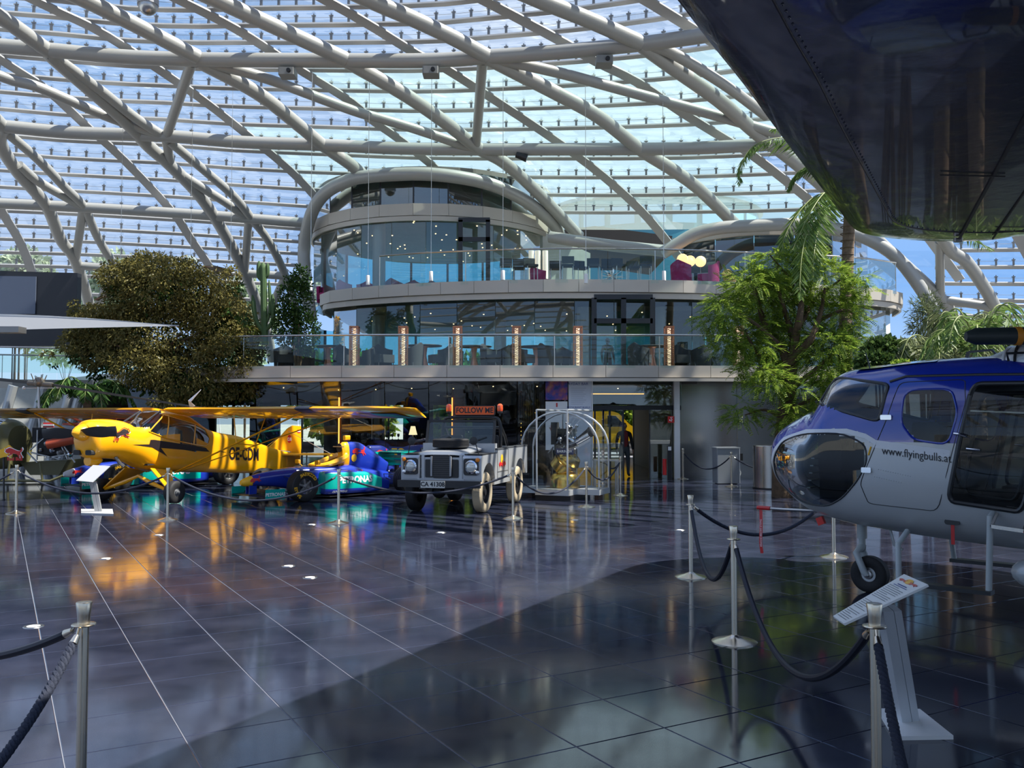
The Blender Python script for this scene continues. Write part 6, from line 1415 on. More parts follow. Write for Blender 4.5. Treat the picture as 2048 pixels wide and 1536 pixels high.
def bush(name, label, bls, n, L, W_, m_, o, cat='shrub', droop=.1, z0=0.0, stem=True, shell=.3):
    t = thing(name, label, cat, (o[0], o[1], z0)); b = [(x, y, z-z0, a, b_, c) for x, y, z, a, b_, c in bls]
    quads('foliage', crown(b, n, L, W_, droop, shell), m_, t)
    if stem:
        st_ = MB(); zc = min(q[2]-q[5]*.3 for q in b)
        for k in range(5): a = k*1.26; st_.tube([(.05*math.cos(a), .05*math.sin(a), 0), (.12*math.cos(a), .12*math.sin(a), zc*.6), (.4*math.cos(a)*b[0][3], .4*math.sin(a)*b[0][3], zc+b[0][5]*.6)], [.04, .03, .01], 6)
        obj('stems', st_, M_bark, t, True)
    return t
def bu(name, label, spec, n, L, W_, m_, Y, px0, **k):
    o = ((px0-1024)/1800*Y, Y, 0); return bush(name, label, [blob(x, y, Y+dy, rx, rz, org=o) for x, y, dy, rx, rz in spec], n, L, W_, m_, o, **k)
bu('round_shrub', 'dark round glossy shrub between the green tree and the helicopter roof', [(1768,705,0,42,30),(1755,730,-.2,40,28),(1790,725,.2,28,28)], 9000, .09, .03, leaf_mat('shrub_leaf', (.015, .04, .012), (.10, .16, .04), .25), 17.5, 1768)
bu('wispy_bamboo', 'wispy thin-leaved bamboo right of the upper floor, beside the pipe', [(1845,640,0,28,45),(1860,620,.2,22,35)], 1500, .2, .012, MATS['dusty_palm'], 26, 1850)
bu('slender_tree', 'slender small-leaved tree standing before the left side of the tower', [(590,600,0,34,50),(575,650,.2,32,45),(610,665,0,30,50),(600,560,0,22,30)], 4500, .10, .028, M_ldark, 26.6, 595, cat='tree', z0=3.3)
bu('low_hedge', 'mixed green planting behind the right glass balustrade', [(1840,705,0,60,28),(1930,700,0,60,35),(2010,690,0,60,40),(2080,690,0,60,45)], 7000, .10, .022, MATS['dusty_palm'], 19.5, 1900)
bu('yellow_flowering_shrub', 'small yellow-green shrub in front of the dark round shrub', [(1805,735,0,22,14)], 900, .06, .02, M_lgreen, 16.0, 1805)
bu('orange_leaf_shrub', 'tree with orange-brown leaves beyond the glass at far left', [(35,600,0,16,30),(20,625,0,20,20)], 1500, .16, .05, leaf_mat('amber_leaf', (.35, .2, .03), (.6, .35, .05), .4), 33.2, 30, cat='shrub')
# cactus
Y = 26.8; o = ((529-1024)/1800*Y, Y, 3.2); t = thing('candelabra_cactus', 'tall candelabra cactus beside the roof pipes, left of the tower', 'cactus', o)
def q4(px, py): p = P(px, py, Y); return Vector((p.x-o[0], 0, p.z-3.2))
M_cac = mat('cactus_green', (.05, .10, .03), .7)
for nm_, pts, r in (('stem', [(530,690),(528,620),(527,555),(526,525)], .10), ('arm', [(527,560),(518,552),(518,522)], .07), ('arm', [(527,557),(535,548),(535,526)], .06), ('arm', [(531,660),(546,640),(545,588)], .07), ('arm', [(529,665),(512,640),(505,590)], .07), ('arm', [(530,650),(540,620),(538,560)], .05)):
    q = smooth_path([q4(*p) for p in pts], 4); m_ = MB(); rows = []
    m_.tube(q, [r*(1 if i < len(q)-1 else .3) for i in range(len(q))], 8); obj(nm_, m_, M_cac, t, True)
# outdoor trees
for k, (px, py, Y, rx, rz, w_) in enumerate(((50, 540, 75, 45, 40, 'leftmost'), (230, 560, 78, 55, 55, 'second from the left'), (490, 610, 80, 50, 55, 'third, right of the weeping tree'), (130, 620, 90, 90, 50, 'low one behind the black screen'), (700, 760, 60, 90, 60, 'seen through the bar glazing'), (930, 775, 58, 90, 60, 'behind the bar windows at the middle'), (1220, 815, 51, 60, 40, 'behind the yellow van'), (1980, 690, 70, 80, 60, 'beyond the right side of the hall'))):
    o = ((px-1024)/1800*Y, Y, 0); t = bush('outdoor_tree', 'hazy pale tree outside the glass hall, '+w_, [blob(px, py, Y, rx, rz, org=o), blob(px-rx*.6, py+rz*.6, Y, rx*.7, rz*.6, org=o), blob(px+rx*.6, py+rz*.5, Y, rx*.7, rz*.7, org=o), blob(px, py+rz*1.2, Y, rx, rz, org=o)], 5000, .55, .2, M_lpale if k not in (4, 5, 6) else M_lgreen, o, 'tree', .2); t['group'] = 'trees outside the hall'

# ================================================================== stanchions and ropes
M_warm_steel = mat('satin_steel', (.72, .63, .49), .24, 1.0); M_rope = mat('navy_rope', (.012, .017, .035), .8, bump=.3, bscale=90); M_rope2 = mat('navy_velvet', (.006, .008, .018), .6)  # stanchion steel tinted warm, standing in for golden reflections
HS = .91
def stanchion():
    t = thing('rope_stanchion', '', 'stanchion')
    obj('base', MB().lathe([(.178, 0), (.178, .006), (.15, .018), (.08, .034), (.03, .052), (.026, .058)], 40), M_warm_steel, t, True)
    obj('pole', MB().lathe([(.0235, .05), (.0235, HS-.09)], 24), M_warm_steel, t, True)
    obj('collar', MB().lathe([(.024, HS-.112), (.052, HS-.108), (.054, HS-.104), (.052, HS-.100), (.027, HS-.096)], 28), M_warm_steel, t, True)
    obj('cap', MB().lathe([(.027, HS-.096), (.029, HS-.06), (.036, HS-.004), (.034, HS), (.001, HS+.002)], 28), M_warm_steel, t, True); return t
sp0 = stanchion()
def at_top(px, py): Yq = 1800*(EYE-HS)/(py-840); return Vector(((px-1024)/1800*Yq*1.0, Yq, 0))
def gp(px, py): p = G(px, py); p.z = 0; return p
ST = {'a': (gp(32,1027), 'leftmost stanchion of the far rope row, beside the bull sign'), 'b': (gp(335,1040), 'stanchion standing before the wheel of the yellow plane'), 'c': (gp(677,1046), 'stanchion before the jade race car'), 'd': (gp(1026,1037), 'stanchion before the rear wheel of the off-roader'), 'e': (gp(1173,1014), 'stanchion in front of the arched display case'), 'f': (gp(1241,991), 'stanchion right of the arched display case'), 'h': (gp(1463,973), 'stanchion in front of the grey cabinet'), 'k': (gp(1366,958), 'stanchion beside the pale entrance post'), 'm': (gp(1600,974), 'stanchion hidden behind the helicopter chin window'),
 'n': (gp(1382,1154), 'stanchion left of the helicopter with two ropes'), 'o': (gp(1469,1284), 'stanchion on the open floor between helicopter and viewer'), 'r': (gp(1668,1114), 'stanchion standing behind the helicopter nose wheel'), 'q': (at_top(1742,1203), 'large near stanchion in front of the slanted info panel'), 'l': (at_top(176,1200), 'large near stanchion at lower left with two ropes'),
 'l2': (Vector((-1.95, 1.9, 0)), 'stanchion beside the viewer, outside the frame at left'), 'l3': (Vector((-3.85, 4.9, 0)), 'stanchion outside the frame, far lower left'), 'q2': (Vector((.95, 1.35, 0)), 'stanchion beside the viewer, outside the frame at right'), 'a2': (gp(-230, 1030), 'stanchion outside the frame beyond the left edge'), 'g': (gp(1205, 968), 'small far stanchion behind the arched display case')}
first = True
for k, (p, lab) in ST.items():
    o_ = sp0 if first else dup(sp0); first = False; o_.location = p; o_['label'] = lab; o_['group'] = 'rope stanchions'
def rope(a, b, sag, label, near=False, velvet=False):
    A, B = ST[a][0]+Vector((0, 0, HS-.13)), ST[b][0]+Vector((0, 0, HS-.13)); dd = (B-A); dd.z = 0; u = dd.normalized(); A = A+u*.05; B = B-u*.05; mid = (A+B)/2
    t = thing('barrier_rope', label, 'rope', (mid.x, mid.y, mid.z-sag)); n = 40 if not near else 260; o_ = t.location
    cv = lambda s: A.lerp(B, s)+Vector((0, 0, -sag*4*s*(1-s)))-o_
    L_ = sum((cv((i+1)/20)-cv(i/20)).length for i in range(20)); s0, s1 = .06/L_, 1-.06/L_
    if near and not velvet:
        turns = L_/.075
        for st_ in range(3):
            pts = []
            for i in range(n+1):
                s = s0+(s1-s0)*i/n; tt = (cv(min(1, s+.01))-cv(max(0, s-.01))).normalized(); x = tt.cross(Vector((0, 0, 1))).normalized(); y = x.cross(tt); ph = 2*PI*(turns*s+st_/3); pts.append(cv(s)+(x*math.cos(ph)+y*math.sin(ph))*.0105)
            obj('rope_strand', MB().tube(pts, .0125, 6), M_rope, t, True)
    else: obj('cord', MB().tube([cv(s0+(s1-s0)*i/40) for i in range(41)], .020 if velvet or near else .018, 8), M_rope2 if velvet else M_rope, t, True)
    for s, e in ((0, s0), (1, s1)):
        obj('end_fitting', MB().tube([cv(e), cv(e).lerp(cv(s), .7)], [.021, .014], 10).tube([cv(e).lerp(cv(s), .7), cv(s)+Vector((0, 0, .02))], .006, 6), M_warm_steel, t, True)
    return t
rope('a', 'b', .36, 'dark rope between the two leftmost stanchions before the plane nose'); rope('b', 'c', .42, 'dark rope hanging before the yellow plane fuselage and race car wing'); rope('c', 'd', .30, 'dark rope hanging across the off-roader bumper'); rope('d', 'e', .42, 'dark rope hanging before the arched display case'); rope('e', 'f', .32, 'short rope right of the arched display case'); rope('g', 'f', .25, 'short far rope behind the arched display case'); rope('a2', 'a', .36, 'dark rope leaving the frame at the left, far row')
rope('k', 'h', .40, 'far rope before the grey metal wall'); rope('h', 'm', .32, 'far rope running behind the helicopter nose')
rope('n', 'o', .52, 'short deep-hanging navy rope left of the middle near stanchion', True, True); rope('n', 'r', .40, 'navy rope running to behind the helicopter nose wheel', True); rope('o', 'q', .56, 'long navy rope sagging before the slanted info panel', True, True)
rope('q', 'q2', .50, 'near navy rope running down to the bottom edge at right', True); rope('l', 'l3', .22, 'smooth dark rope curving to the left edge', True, True); rope('l', 'l2', .42, 'twisted navy rope running to the lower left corner', True)

# ================================================================== info lecterns
def lectern(label, base, colb, colt, plate, Yp, near, bright=True):
    o_ = sum(base, Vector())/4; t = thing('info_lectern', label, 'info panel', (o_.x, o_.y, 0)); O = Vector((o_.x, o_.y, 0))
    M_pl = mat('lectern_white_shade_lift', (.80, .81, .80), .45) if bright else mat('lectern_white_sun_cut', (.40, .41, .42), .45)  # one finish twice: lifted against the wing's shade, dimmed against full sun
    obj('base_plate', MB().prism([p-O for p in base][::-1] if False else [p-O for p in base], (0, 0, .022)), M_pl, t)
    cb, ct = colb-O, colt-O; ax = (ct-cb).normalized(); sx_ = Vector((1, .25, 0)).normalized(); sy_ = ax.cross(sx_).normalized(); w, d = near
    prof = [(-.5,-.35),(-.35,-.5),(.42,-.5),(.5,-.2),(.5,.5),(-.5,.5)]
    for nm_, f0, f1 in (('column', -1, .12), ('column_edge', .18, 1)):
        A = [cb+sx_*w*.5*(f0 if a < 0 else f1)+sy_*d*b for a, b in prof]; obj(nm_, MB().prism(A, ct-cb), mat('column_silver_shade_lift', (.62, .65, .68), .35, .2) if bright else mat('column_silver_sun_cut', (.34, .35, .36), .4, .3), t)  # column silver likewise lifted for the shade, dimmed for the sun
    obj('groove', MB().prism([cb+sx_*w*.5*.12+sy_*d*-.3, cb+sx_*w*.5*.18+sy_*d*-.3, cb+sx_*w*.5*.18+sy_*d*.3, cb+sx_*w*.5*.12+sy_*d*.3], ct-cb), M_black, t)
    q = [P(px, py, y)-O for (px, py), y in zip(plate, Yp)]; nn = (q[1]-q[0]).cross(q[3]-q[0]).normalized(); nn = nn if nn.z > 0 else -nn
    pn = obj('sloping_panel', MB().prism(q, -nn*.012), M_pl, t); return t, pn, q, nn
t, pn, q, nn = lectern('slanted white info lectern near the viewer before the helicopter', [gp(1755,1424), gp(1789,1481), gp(1907,1479), gp(1840,1425)], gp(1815,1447)+Vector((0, 0, .02)), P(1777, 1216, 4.97), [(1666,1232),(1688,1247),(1856,1169),(1808,1148)], (5.0, 4.75, 4.85, 5.25), (.115, .07))
c_ = lambda u, v: (q[0].lerp(q[3], u)).lerp(q[1].lerp(q[2], u), v)+nn*.003     # u along, v across
M_ink = mat('small_print', (.12, .13, .15), .6)
lb = MB()
def ptx(u0, u1, v0, v1, off=0): return [c_(u0, v0)+nn*off, c_(u1, v0)+nn*off, c_(u1, v1)+nn*off, c_(u0, v1)+nn*off]
for k in range(24):
    u = .76-.031*k; 
    if k in (9, 10, 17): continue
    obj('print_line', MB().add(ptx(u, u+.007, .10, .86-.3*((k*7) % 5 == 0)), [(0, 1, 2, 3)]), M_ink, pn)
obj('title_bar', MB().add(ptx(.815, .83, .3, .7), [(0, 1, 2, 3)]).add(ptx(.79, .80, .2, .8), [(0, 1, 2, 3)]), M_bl, pn)
b3 = [c_(.90+b*.05, .5-.22+a*.16) for a, b in BULL]; obj('bull_emblem', MB().prism(b3, nn*.001), M_red, pn); b3 = [c_(.90+b*.05, .5+.22-a*.16) for a, b in BULL]; obj('bull_emblem', MB().prism(b3, nn*.001), M_red, pn)
obj('sun_disc', MB().prism([c_(.915+.045*math.cos(a), .5+.14*math.sin(a)) for a in [i*PI/8 for i in range(16)]], nn*.0008), M_gold, pn)
g0 = G(192, 1026); t, pn, q, nn = lectern('small far info lectern with tilted panel before the yellow plane propeller', [gp(162,1020), gp(162,1028), gp(227,1030), gp(225,1020)], gp(197,1025)+Vector((0, 0, .02)), P(186, 962, g0.y), [(152,961),(185,964),(220,932),(186,930)], (g0.y-.05, g0.y-.2, g0.y+.1, g0.y+.25), (.12, .07), False)
# ================================================================== floor lamps set in the tiles
for k, (px, py, w_) in enumerate(((67,1253,'beside the lower left rope'), (620,1155,'at the middle left of the open floor'), (577,1132,'just behind the middle left one'), (212,1117,'left, before the yellow reflection'), (318,1070,'near the second stanchion'), (882,1065,'in front of the off-roader'), (624,1049,'left of the race car stanchion'), (1360,1060,'right of the display case'), (1745,1118,'under the helicopter belly'), (1150,1040,'before the arched display case'))):
    t = thing('floor_light', 'round white floor light set in the tiles, '+w_, 'floor light', gp(px, py), 0, 'recessed floor lights')
    obj('rim', MB().lathe([(.055, .001), (.055, .005), (.080, .005), (.083, .001)], 28, caps=False), M_steel, t, True); obj('lens', MB().lathe([(.054, .002), (.054, .004)], 24), mat('lens_white', (.75, .76, .76), .3), t)
# ================================================================== arched display case with engine
t = thing('display_case', 'arched clear display case holding a metal engine on gold stand', 'display case', (P(1130, 1000, 20.4).x, 20.4, 0), -.42)
M_acr = glass('acrylic', (.97, .98, .98), .012, .25); M_fr = mat('case_frame', (.55, .57, .58), .3, .6); M_goldm = mat('gold_metal', (.75, .48, .10), .22, 1.0)
def arch_pts(w, h, n=14): 
    r = min(w, .80); pts = [(-w, .22)]
    for i in range(n+1): a = PI-PI*i/n; pts.append((w*math.cos(a), h-r+r*math.sin(a)))
    return pts+[(w, .22)]
for nm_, w, dpt, h, ax in (('side_arch', .92, .34, 1.93, 0), ('front_arch', .36, .80, 1.97, 1)):
    pa = arch_pts(w, h) if ax == 0 else [(-w, .22), (-w, h), (w, h), (w, .22)]
    f3 = (lambda u, z, s: Vector((u, s*dpt, z))) if ax == 0 else (lambda u, z, s: Vector((u, s*dpt, z)))
    for s in (1, -1):
        obj('case_frame_rib', MB().tube([f3(u, z, s) for u, z in pa], .022, 8), M_fr, t, True); obj('end_pane', MB().prism([f3(u, z, s) for u, z in pa], (0, .008, 0)), M_acr, t)
    obj('curved_shell', MB().grid([[f3(u, z, 1) for u, z in pa], [f3(u, z, -1) for u, z in pa]]), M_acr, t, True, angle=180)
    if ax: 
        for u in (-w, w): obj('top_rail', MB().tube([f3(u, h, 1), f3(u, h, -1)], .022, 8), M_fr, t)
obj('tray', MB().box((0, 0, .17), (1.88, .74, .12)).box((0, 0, .17), (.78, 1.64, .12)), M_fr, t); obj('plinth', MB().box((-.0, -.1, .055), (.82, 1.3, .11)), M_black, t)
[obj('foot', MB().box((x_, 0, .055), (.1, .3, .11)), M_wood, t) for x_ in (.8, -.8)]
en = obj('gold_stand', MB().lathe([(.34, .23), (.34, .40), (.30, .52), (.24, .56)], 32), M_goldm, t, True)
Rn = Matrix.Rotation(.75, 3, 'Y'); obj('gold_barrel', MB().lathe([(.22, -.25), (.27, -.22), (.29, -.05), (.30, .0), (.27, .02), (.29, .05), (.27, .08), (.28, .12), (.22, .25), (.18, .26)], 32, (.02, 0, .78), Rn), M_goldm, en, True)
eb = obj('engine', MB().rbox((.0, 0, 1.28), (.40, .40, .55), .06).tube([(.2, 0, 1.2), (.55, .05, 1.45), (.62, .05, 1.50)], [.06, .10, .12], 12).box((-.16, -.2, 1.45), (.12, .2, .5)), M_int, t, True); random.seed(8)
for k in range(46):
    a, z = random.random()*2*PI, 1.02+random.random()*.62; r = .20+.10*random.random(); p = Vector((r*math.cos(a), r*math.sin(a), z)); m_ = (M_chrome, M_alu, M_brk, M_alu)[k % 4]
    if k % 3: obj('engine_fitting', MB().tube([p, p+Vector((random.uniform(-.12, .12), random.uniform(-.12, .12), random.uniform(-.15, .15)))], .012+.02*random.random(), 7), m_, eb, True)
    else: obj('engine_fitting', MB().ball(p, .03+.035*random.random(), 10), m_, eb, True)
obj('red_part', MB().rbox((-.2, -.24, 1.58), (.09, .05, .12), .02), mat('signal_red', (.6, .04, .03), .4), eb)
obj('chrome_cylinder', MB().tube([(.30, -.05, 1.25), (.62, -.08, 1.42)], .07, 14), M_chrome, eb, True)
obj('support_rod', MB().tube([(-.3, 0, .23), (-.3, 0, 1.1)], .018, 6).tube([(.28, 0, .23), (.28, 0, 1.1)], .018, 6), M_alu, t)
nb = obj('blue_name_plate', MB().box((.12, -.33, 1.05), (.40, .02, .14)), mat('plate_dark_blue', (.02, .03, .12), .3), t); text('BARINDA', .085, M_wtext, nb, frame((.12, -.342, 1.05), (1, 0, 0), (0, 0, 1)), .003)
for k in range(14): obj('gold_stud', MB().ball((-.93, -.35, .5+.09*k), .014, 6), M_goldm, t)
bs = thing('steel_table', 'low steel side table behind the display case, right', 'table', (P(1222, 960, 22.5).x-.1, 22.8, 0))
obj('top', MB().box((0, 0, .74), (.62, .5, .04)), M_steel, bs)
for x in (-.28, .28):
    for y in (-.22, .22): obj('leg', MB().box((x, y, .36), (.04, .04, .72)), M_steel, bs)
# ================================================================== kiosk, steel drum
t = thing('grey_cabinet', 'grey metal cabinet against the wall left of the steel drum', 'cabinet', (P(1457, 960, 24.6).x, 24.9, 0), .05)
obj('body', MB().rbox((0, 0, .5), (.62, .5, .96), .02), mat('cabinet_grey', (.30, .32, .34), .4, .3), t); obj('top', MB().box((0, 0, .99), (.66, .54, .03)), M_fr, t); obj('edge_strip', MB().box((.315, -.25, .5), (.012, .02, .95)), M_white, t)
obj('feet', MB().box((0, 0, .01), (.5, .4, .02)), M_black, t); obj('socket_box', MB().box((.45, .2, .72), (.16, .1, .2)), M_black, t); obj('cable', MB().tube(smooth_path([(.42, .15, .62), (.36, .1, .45), (.45, .1, .3), (.38, .1, .1)], 4), .008, 5), M_white, t)
t = thing('steel_drum', 'tall brushed steel drum behind the helicopter nose', 'bin', (P(1552, 970, 22.8).x, 23.2, 0))
obj('shell', MB().lathe([(.46, .03), (.46, 1.08), (.44, 1.10), (.40, 1.10), (.40, 1.0), (.01, 1.0)], 48), mat('drum_steel', (.45, .43, .40), .22, .95), t, True); obj('foot_ring', MB().lathe([(.47, 0), (.47, .03)], 40), M_black, t)
t = thing('signal_post', 'thin dark post with white card beside the entrance doors', 'post', (P(1339, 950, 26.3).x, 26.3, 0)); obj('post', MB().box((0, 0, .5), (.12, .1, 1.0)), M_black, t); obj('card', MB().box((0, -.055, .92), (.09, .01, .11)), M_white, t); obj('red_extinguisher', MB().tube([(-.14, 0, .15), (-.14, 0, .62)], .06, 12), M_red, t, True)
# ================================================================== people
M_skin = mat('skin', (.42, .24, .17), .5); M_jack = mat('black_jacket', (.012, .012, .013), .8); M_shirt = mat('red_shirt', (.25, .03, .03), .8); M_jean = mat('grey_jeans', (.07, .08, .09), .85); M_hair = mat('hair', (.03, .02, .015), .7); M_shoe = mat('shoe_black', (.01, .01, .01), .5)
def person(label, loc, rz, H, mats, bald=False, back=False):
    t = thing('person', label, 'person', loc, rz); k = H/1.78
    V = [(0,0,.96),(0,0,1.12),(0,-.01,1.30),(0,0,1.45),(0,0,1.53),(0,-.01,1.62), (.19,0,1.43),(.25,.01,1.16),(.27,-.05,.92),(.275,-.07,.85), (-.19,0,1.43),(-.26,.01,1.16),(-.27,-.06,.93),(-.275,-.08,.86), (.10,0,.88),(.12,-.02,.50),(.13,.02,.10),(.14,-.12,.04), (-.10,0,.88),(-.13,-.03,.50),(-.15,.0,.10),(-.17,-.14,.04)]
    E = [(0,1),(1,2),(2,3),(3,4),(4,5),(3,6),(6,7),(7,8),(8,9),(3,10),(10,11),(11,12),(12,13),(0,14),(14,15),(15,16),(16,17),(0,18),(18,19),(19,20),(20,21)]
    R_ = [.155,.15,.165,.13,.058,.06,.075,.055,.038,.036,.075,.055,.038,.036,.10,.07,.05,.045,.10,.07,.05,.045]; yf = [.75,.75,.75,.7]+[1]*18
    for s, w in ((1, 9), (-1, 13)):
        for q, (dx, dy, ln) in enumerate(((.0,-.035,.07),(.01,-.015,.085),(.012,.005,.09),(.010,.024,.08),(.0,.04,.06))):
            b = V[w]; a = (b[0]+dx*s, b[1]+dy*.8, b[2]-.03); i0 = len(V); V.append(a); V.append((a[0]-.006*s, a[1]-.012, a[2]-ln*.6)); V.append((a[0]-.018*s, a[1]-.02, a[2]-ln)); E += [(w, i0), (i0, i0+1), (i0+1, i0+2)]; R_ += [.010, .0095, .008]; yf += [1]*3
    me = bpy.data.meshes.new('body'); me.from_pydata([tuple(c*k for c in v) for v in V], E, []); ob = bpy.data.objects.new('body', me); C.objects.link(ob)
    ob.modifiers.new('s', 'SKIN'); sk = me.skin_vertices[0].data if me.skin_vertices else None
    for i, r in enumerate(R_): sk[i].radius = (r*k, r*k*yf[i])
    sk[0].use_root = True; ob.modifiers.new('u', 'SUBSURF').levels = 2; bpy.context.view_layer.update()
    nm_ = bpy.data.meshes.new_from_object(ob.evaluated_get(bpy.context.evaluated_depsgraph_get())); bpy.data.objects.remove(ob)
    for m_ in mats: nm_.materials.append(m_)
    for p in nm_.polygons:
        x, y, z = p.center/k; p.use_smooth = True; arm = abs(x) > .19 and z > .84
        p.material_index = 0 if z > 1.52 or (abs(x) > .2 and z < .90 and z > .6) else (4 if z < .09 else (3 if z < .98 and not arm else (2 if abs(x) < .085 and y < -.04 and z < 1.50 else 1)))
    b = link('body', nm_, t)
    hc = Vector((0, -.02, 1.675))*k; hd = MB().ball(hc, .098*k, 20, (.82, .98, 1.2)); hd.ball(hc+Vector((0, -.095, -.015))*k, .018*k, 8, (.8, 1.1, 1.3)).ball(hc+Vector((.083, .0, -.01))*k, .026*k, 8, (.4, .8, 1.2)).ball(hc+Vector((-.083, .0, -.01))*k, .026*k, 8, (.4, .8, 1.2))
    obj('head', hd, M_skin, b, True, angle=180)
    obj('face_features', MB().ball(hc+Vector((.03, -.086, .008))*k, .010*k, 8).ball(hc+Vector((-.03, -.086, .008))*k, .010*k, 8).tube([hc+Vector((-.025, -.086, -.055))*k, hc+Vector((0, -.092, -.058))*k, hc+Vector((.025, -.086, -.055))*k], .004*k, 5), M_hair, b)
    if not bald: obj('hair', MB().ball(hc+Vector((0, .02, .03))*k, .103*k, 18, (.86, .98, 1.05)), M_hair, b, True)
    else: obj('hair', MB().ball(hc+Vector((0, .03, -.01))*k, .094*k, 18, (.90, .85, .8)), M_hair, b, True)
    return t
person('person in black jacket, red shirt and grey jeans walking through the entrance', (P(1249, 950, 28).x, 28.0, 0), .1, 1.66, [M_skin, M_jack, M_shirt, M_jean, M_shoe], True)
person('person in grey top standing upstairs before the bright far window', (P(1215, 700, 36.3).x, 36.3, Z1), .3, 1.74, [M_skin, mat('grey_top', (.10, .11, .13), .8), MATS['grey_top'], M_jean, M_shoe])
# ================================================================== yellow van outside, and an added copy for its reflection
def van(label, loc):
    t = thing('yellow_van', label, 'van', loc); M_vy = mat('van_yellow', (.85, .50, .01), .3, coat=.3)
    side = [(-2.1,.35),(-2.15,1.0),(-2.1,1.75),(-1.95,1.88),(.55,1.90),(.85,1.80),(1.35,1.28),(1.85,1.12),(2.05,.9),(2.1,.4),(1.85,.32),(-1.9,.30)]
    side = rounded(side, .2, 3); obj('body', MB().prism([(x, -.82, z) for x, z in side], (0, 1.64, 0)), M_vy, t)
    for s in (1, -1):
        y = s*.83; pl = lambda pts, nm_, m_: obj(nm_, MB().prism([(a, y, b) for a, b in pts], (0, s*.012, 0)), m_, t)
        pl([(.35,1.22),(.35,1.72),(.70,1.70),(1.15,1.24)], 'side_window', MATS['dark_facade']); pl([(-1.9,.34),(-1.9,.52),(1.9,.52),(1.9,.34)], 'lower_trim', mat('trim_grey', (.25, .25, .25), .6))
        pl([(.27,.5),(.27,1.8),(.285,1.8),(.285,.5)], 'door_seam', M_btext)
        obj('flank_emblem', MB().prism([(-.35+a*.22, y+s*.002, 1.25+b*.2) for a, b in [(-1,0),(-.3,.25),(0,.7),(.1,.2),(1,.1),(.2,-.05),(0,-.4),(-.3,-.05)]], (0, s*.012, 0)), M_btext, t)
        for x in (-1.35, 1.35): wheel(t, (x, s*.75, .32), .32, .19, .2, s)
        obj('mirror', MB().rbox((1.05, s*.95, 1.30), (.1, .18, .18), .03), M_btext, t)
    obj('windscreen', MB().prism([(.90,-.74,1.77),(1.33,-.74,1.30),(1.33,.74,1.30),(.90,.74,1.77)], (.02, 0, .02)), MATS['dark_facade'], t); t.scale = (1.15,)*3; return t
van('yellow van with black bird emblem outside the entrance', (4.3, 45.3, -.0)); van('added copy of the yellow van, standing in for its reflection right of the doors', (9.5, 45.5, -.0))
# ================================================================== left side gallery and screens
wl = struct('wall_left', 'pale gallery wall on the left side of the hall')
GL = [(-30, 25), (-24, 28.5), (-19, 30.5), (-15.5, 31.6), (-12.5, 31.8)]
panels(wl, GL, 0, 2.85, 1.9, M_conc, 'wall_panel', .15, .03); panels(wl, GL, 2.85, 3.15, 2.2, M_fascia, 'fascia_panel', .12)
for px in (0, 62, 118, 140): 
    p = P(px, 815, 28.6); obj('slanted_strut', MB().tube([(p.x-.5, 28.9, 0), (p.x+.25, 28.9, 2.85)], .15, 12), M_col, wl)
tag(obj('trim_12', MB().prism([(-30, 25.2, 2.9), (-24, 28.7, 2.9), (-19, 30.7, 2.9), (-12.5, 32, 2.9), (-12.5, 40, 2.9), (-36, 38, 2.9)], (0, 0, .25)), M_fascia2), 'gallery floor slab at the left', None, None, 'structure')
railing('glass_railing', 'greenish glass railing of the left gallery', GL, 3.15, .85, 1.8)
railing('glass_railing', 'sloping white handrail with green glass at far left', [(-20, 27.0), (-15, 28.6), (-11.6, 29.6)], 3.3, .75, 1.8)
bs = thing('black_screen', 'large black exhibition wall at the far left with a paler panel', 'screen', (P(75, 690, 31).x, 31.2, 3.15))
def sc(px, py, Y=31.2): return P(px, py, Y)-bs.location
obj('wall', MB().prism([sc(-200,536), sc(155,546), sc(152,692), sc(-200,692)], (0, .3, 0)), mat('screen_black', (.012, .013, .018), .5), bs); obj('pale_panel', MB().prism([sc(-60,551,31.15), sc(72,553,31.15), sc(70,628,31.15), sc(-60,628,31.15)], (0, .04, 0)), mat('panel_slate', (.10, .12, .17), .4), bs)
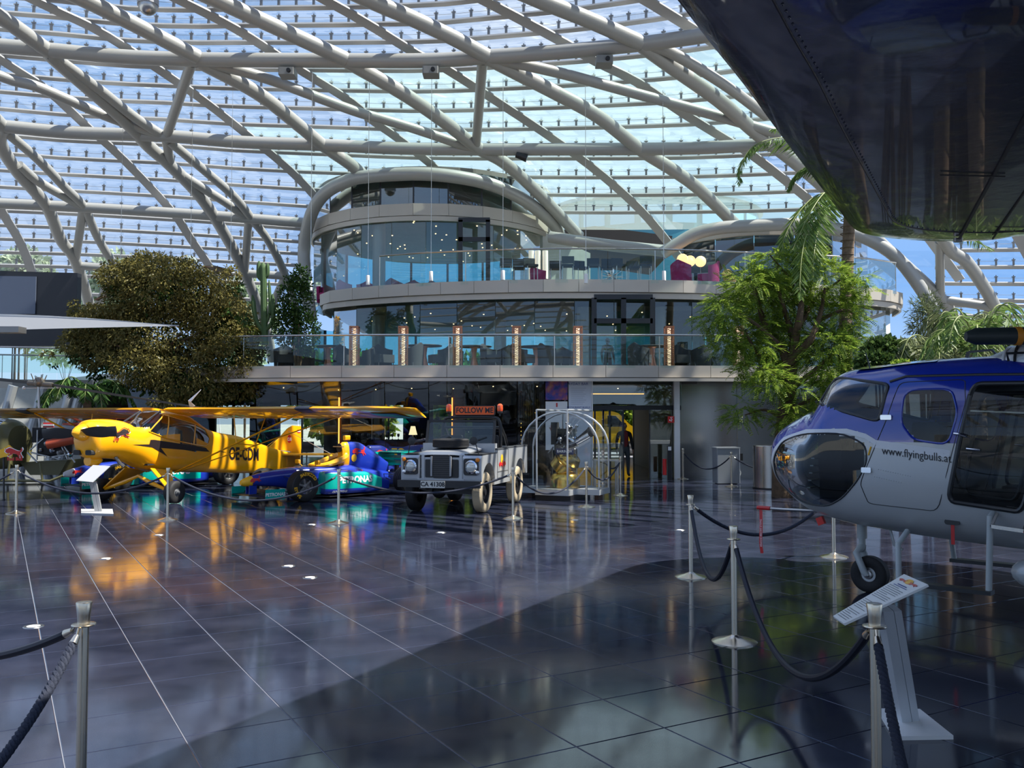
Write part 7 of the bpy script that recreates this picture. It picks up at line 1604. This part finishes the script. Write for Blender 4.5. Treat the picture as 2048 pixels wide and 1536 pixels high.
# brown bat-wing gliders and a dish seen above the tree
for k, (pts, w_) in enumerate(((((402,532),(425,530),(470,541),(461,546),(467,553),(456,553),(449,560),(440,551),(425,545)), 'right of the weeping tree'), (((188,600),(205,589),(247,581),(240,588),(226,590),(215,597),(205,595),(197,602)), 'left of the weeping tree'))):
    t = thing('fabric_glider', 'small brown bat-wing fabric glider hanging '+w_, 'glider', P(*pts[0], 29.5)); q = [P(x, y, 29.5+(.3 if i % 2 else 0))-t.location for i, (x, y) in enumerate(pts)]
    obj('fabric', MB().prism(q, (0, .03, 0)), mat('glider_cloth', (.20, .16, .10), .7), t)
    for p in q[2::2]: obj('spar', MB().tube([q[0], p], .015, 5), M_wood, t)
    obj('wire', MB().tube([q[3], q[3]+Vector((0, 0, 6.5))], .006, 4), M_steel, t)
t = thing('round_dish', 'pale round dish above the weeping tree', 'dish', P(381, 524, 29)); obj('disc', MB().lathe([(.001, .03), (.12, .02), (.22, 0), (.22, -.02), (.001, .0)], 24, R=Matrix.Rotation(1.3, 3, 'X') @ Matrix.Rotation(.5, 3, 'Y')), mat('dish_grey', (.4, .42, .44), .4), t, True); obj('wire', MB().tube([(0, 0, 0), (0, 0, 7)], .006, 4), M_steel, t)
# right-hand sloping glass balustrade
railing('glass_railing', 'long glass balustrade running towards the viewer above the helicopter', [(11.0, 26.2), (10.7, 22), (10.2, 17), (9.7, 13)], 2.75, .95, 1.7)
tag(obj('trim_13', MB().prism([(11.1, 26.2, 2.5), (9.8, 13, 2.5), (13, 13, 2.5), (13, 26.2, 2.5)], (0, 0, .25)), M_fascia2), 'gallery floor slab at the right', None, None, 'structure')
tag(obj('wall_right_gallery', MB().box((12.2, 19.5, 1.25), (.2, 13, 2.5)), M_conc), 'pale wall under the right gallery', None, None, 'structure')
bb = thing('beige_tent', 'pale pointed tent roof outside beyond the right pipes', 'tent', P(1920, 655, 48)); q = lambda a, b, y=48: P(a, b, y)-bb.location
obj('roof', MB().add([q(1925,628,49), q(1850,662,47), q(1980,660,47), q(1990,662,52), q(1860,662,52)], [(0,1,2),(0,2,3),(0,3,4),(0,4,1)]), M_white, bb); obj('pole', MB().tube([q(1925,628,49), q(1925,700,49)], .1, 6), M_white, bb)
# ================================================================== the rest of the dome, behind the viewer: the same shell turned half round its own axis
Mrot = Matrix.Translation(DC) @ Matrix.Rotation(PI, 4, 'Z') @ Matrix.Translation(-DC)
for o in list(ceiling.children):
    if o.name.split('.')[0] == 'steel_pipe' or (o.name.split('.')[0] in ('purlin', 'diagonal_fin')):
        c = o.copy(); C.objects.link(c); c.parent = ceiling; c.matrix_local = Mrot @ o.matrix_local
ww = struct('wall_front', 'low dark wall and planting edge behind the viewer')
panels(ww, [(-40, -18), (-20, -26), (0, -29), (20, -22), (34, -8)], 0, 2.6, 3.0, M_conc, 'wall_panel', .15, .03)
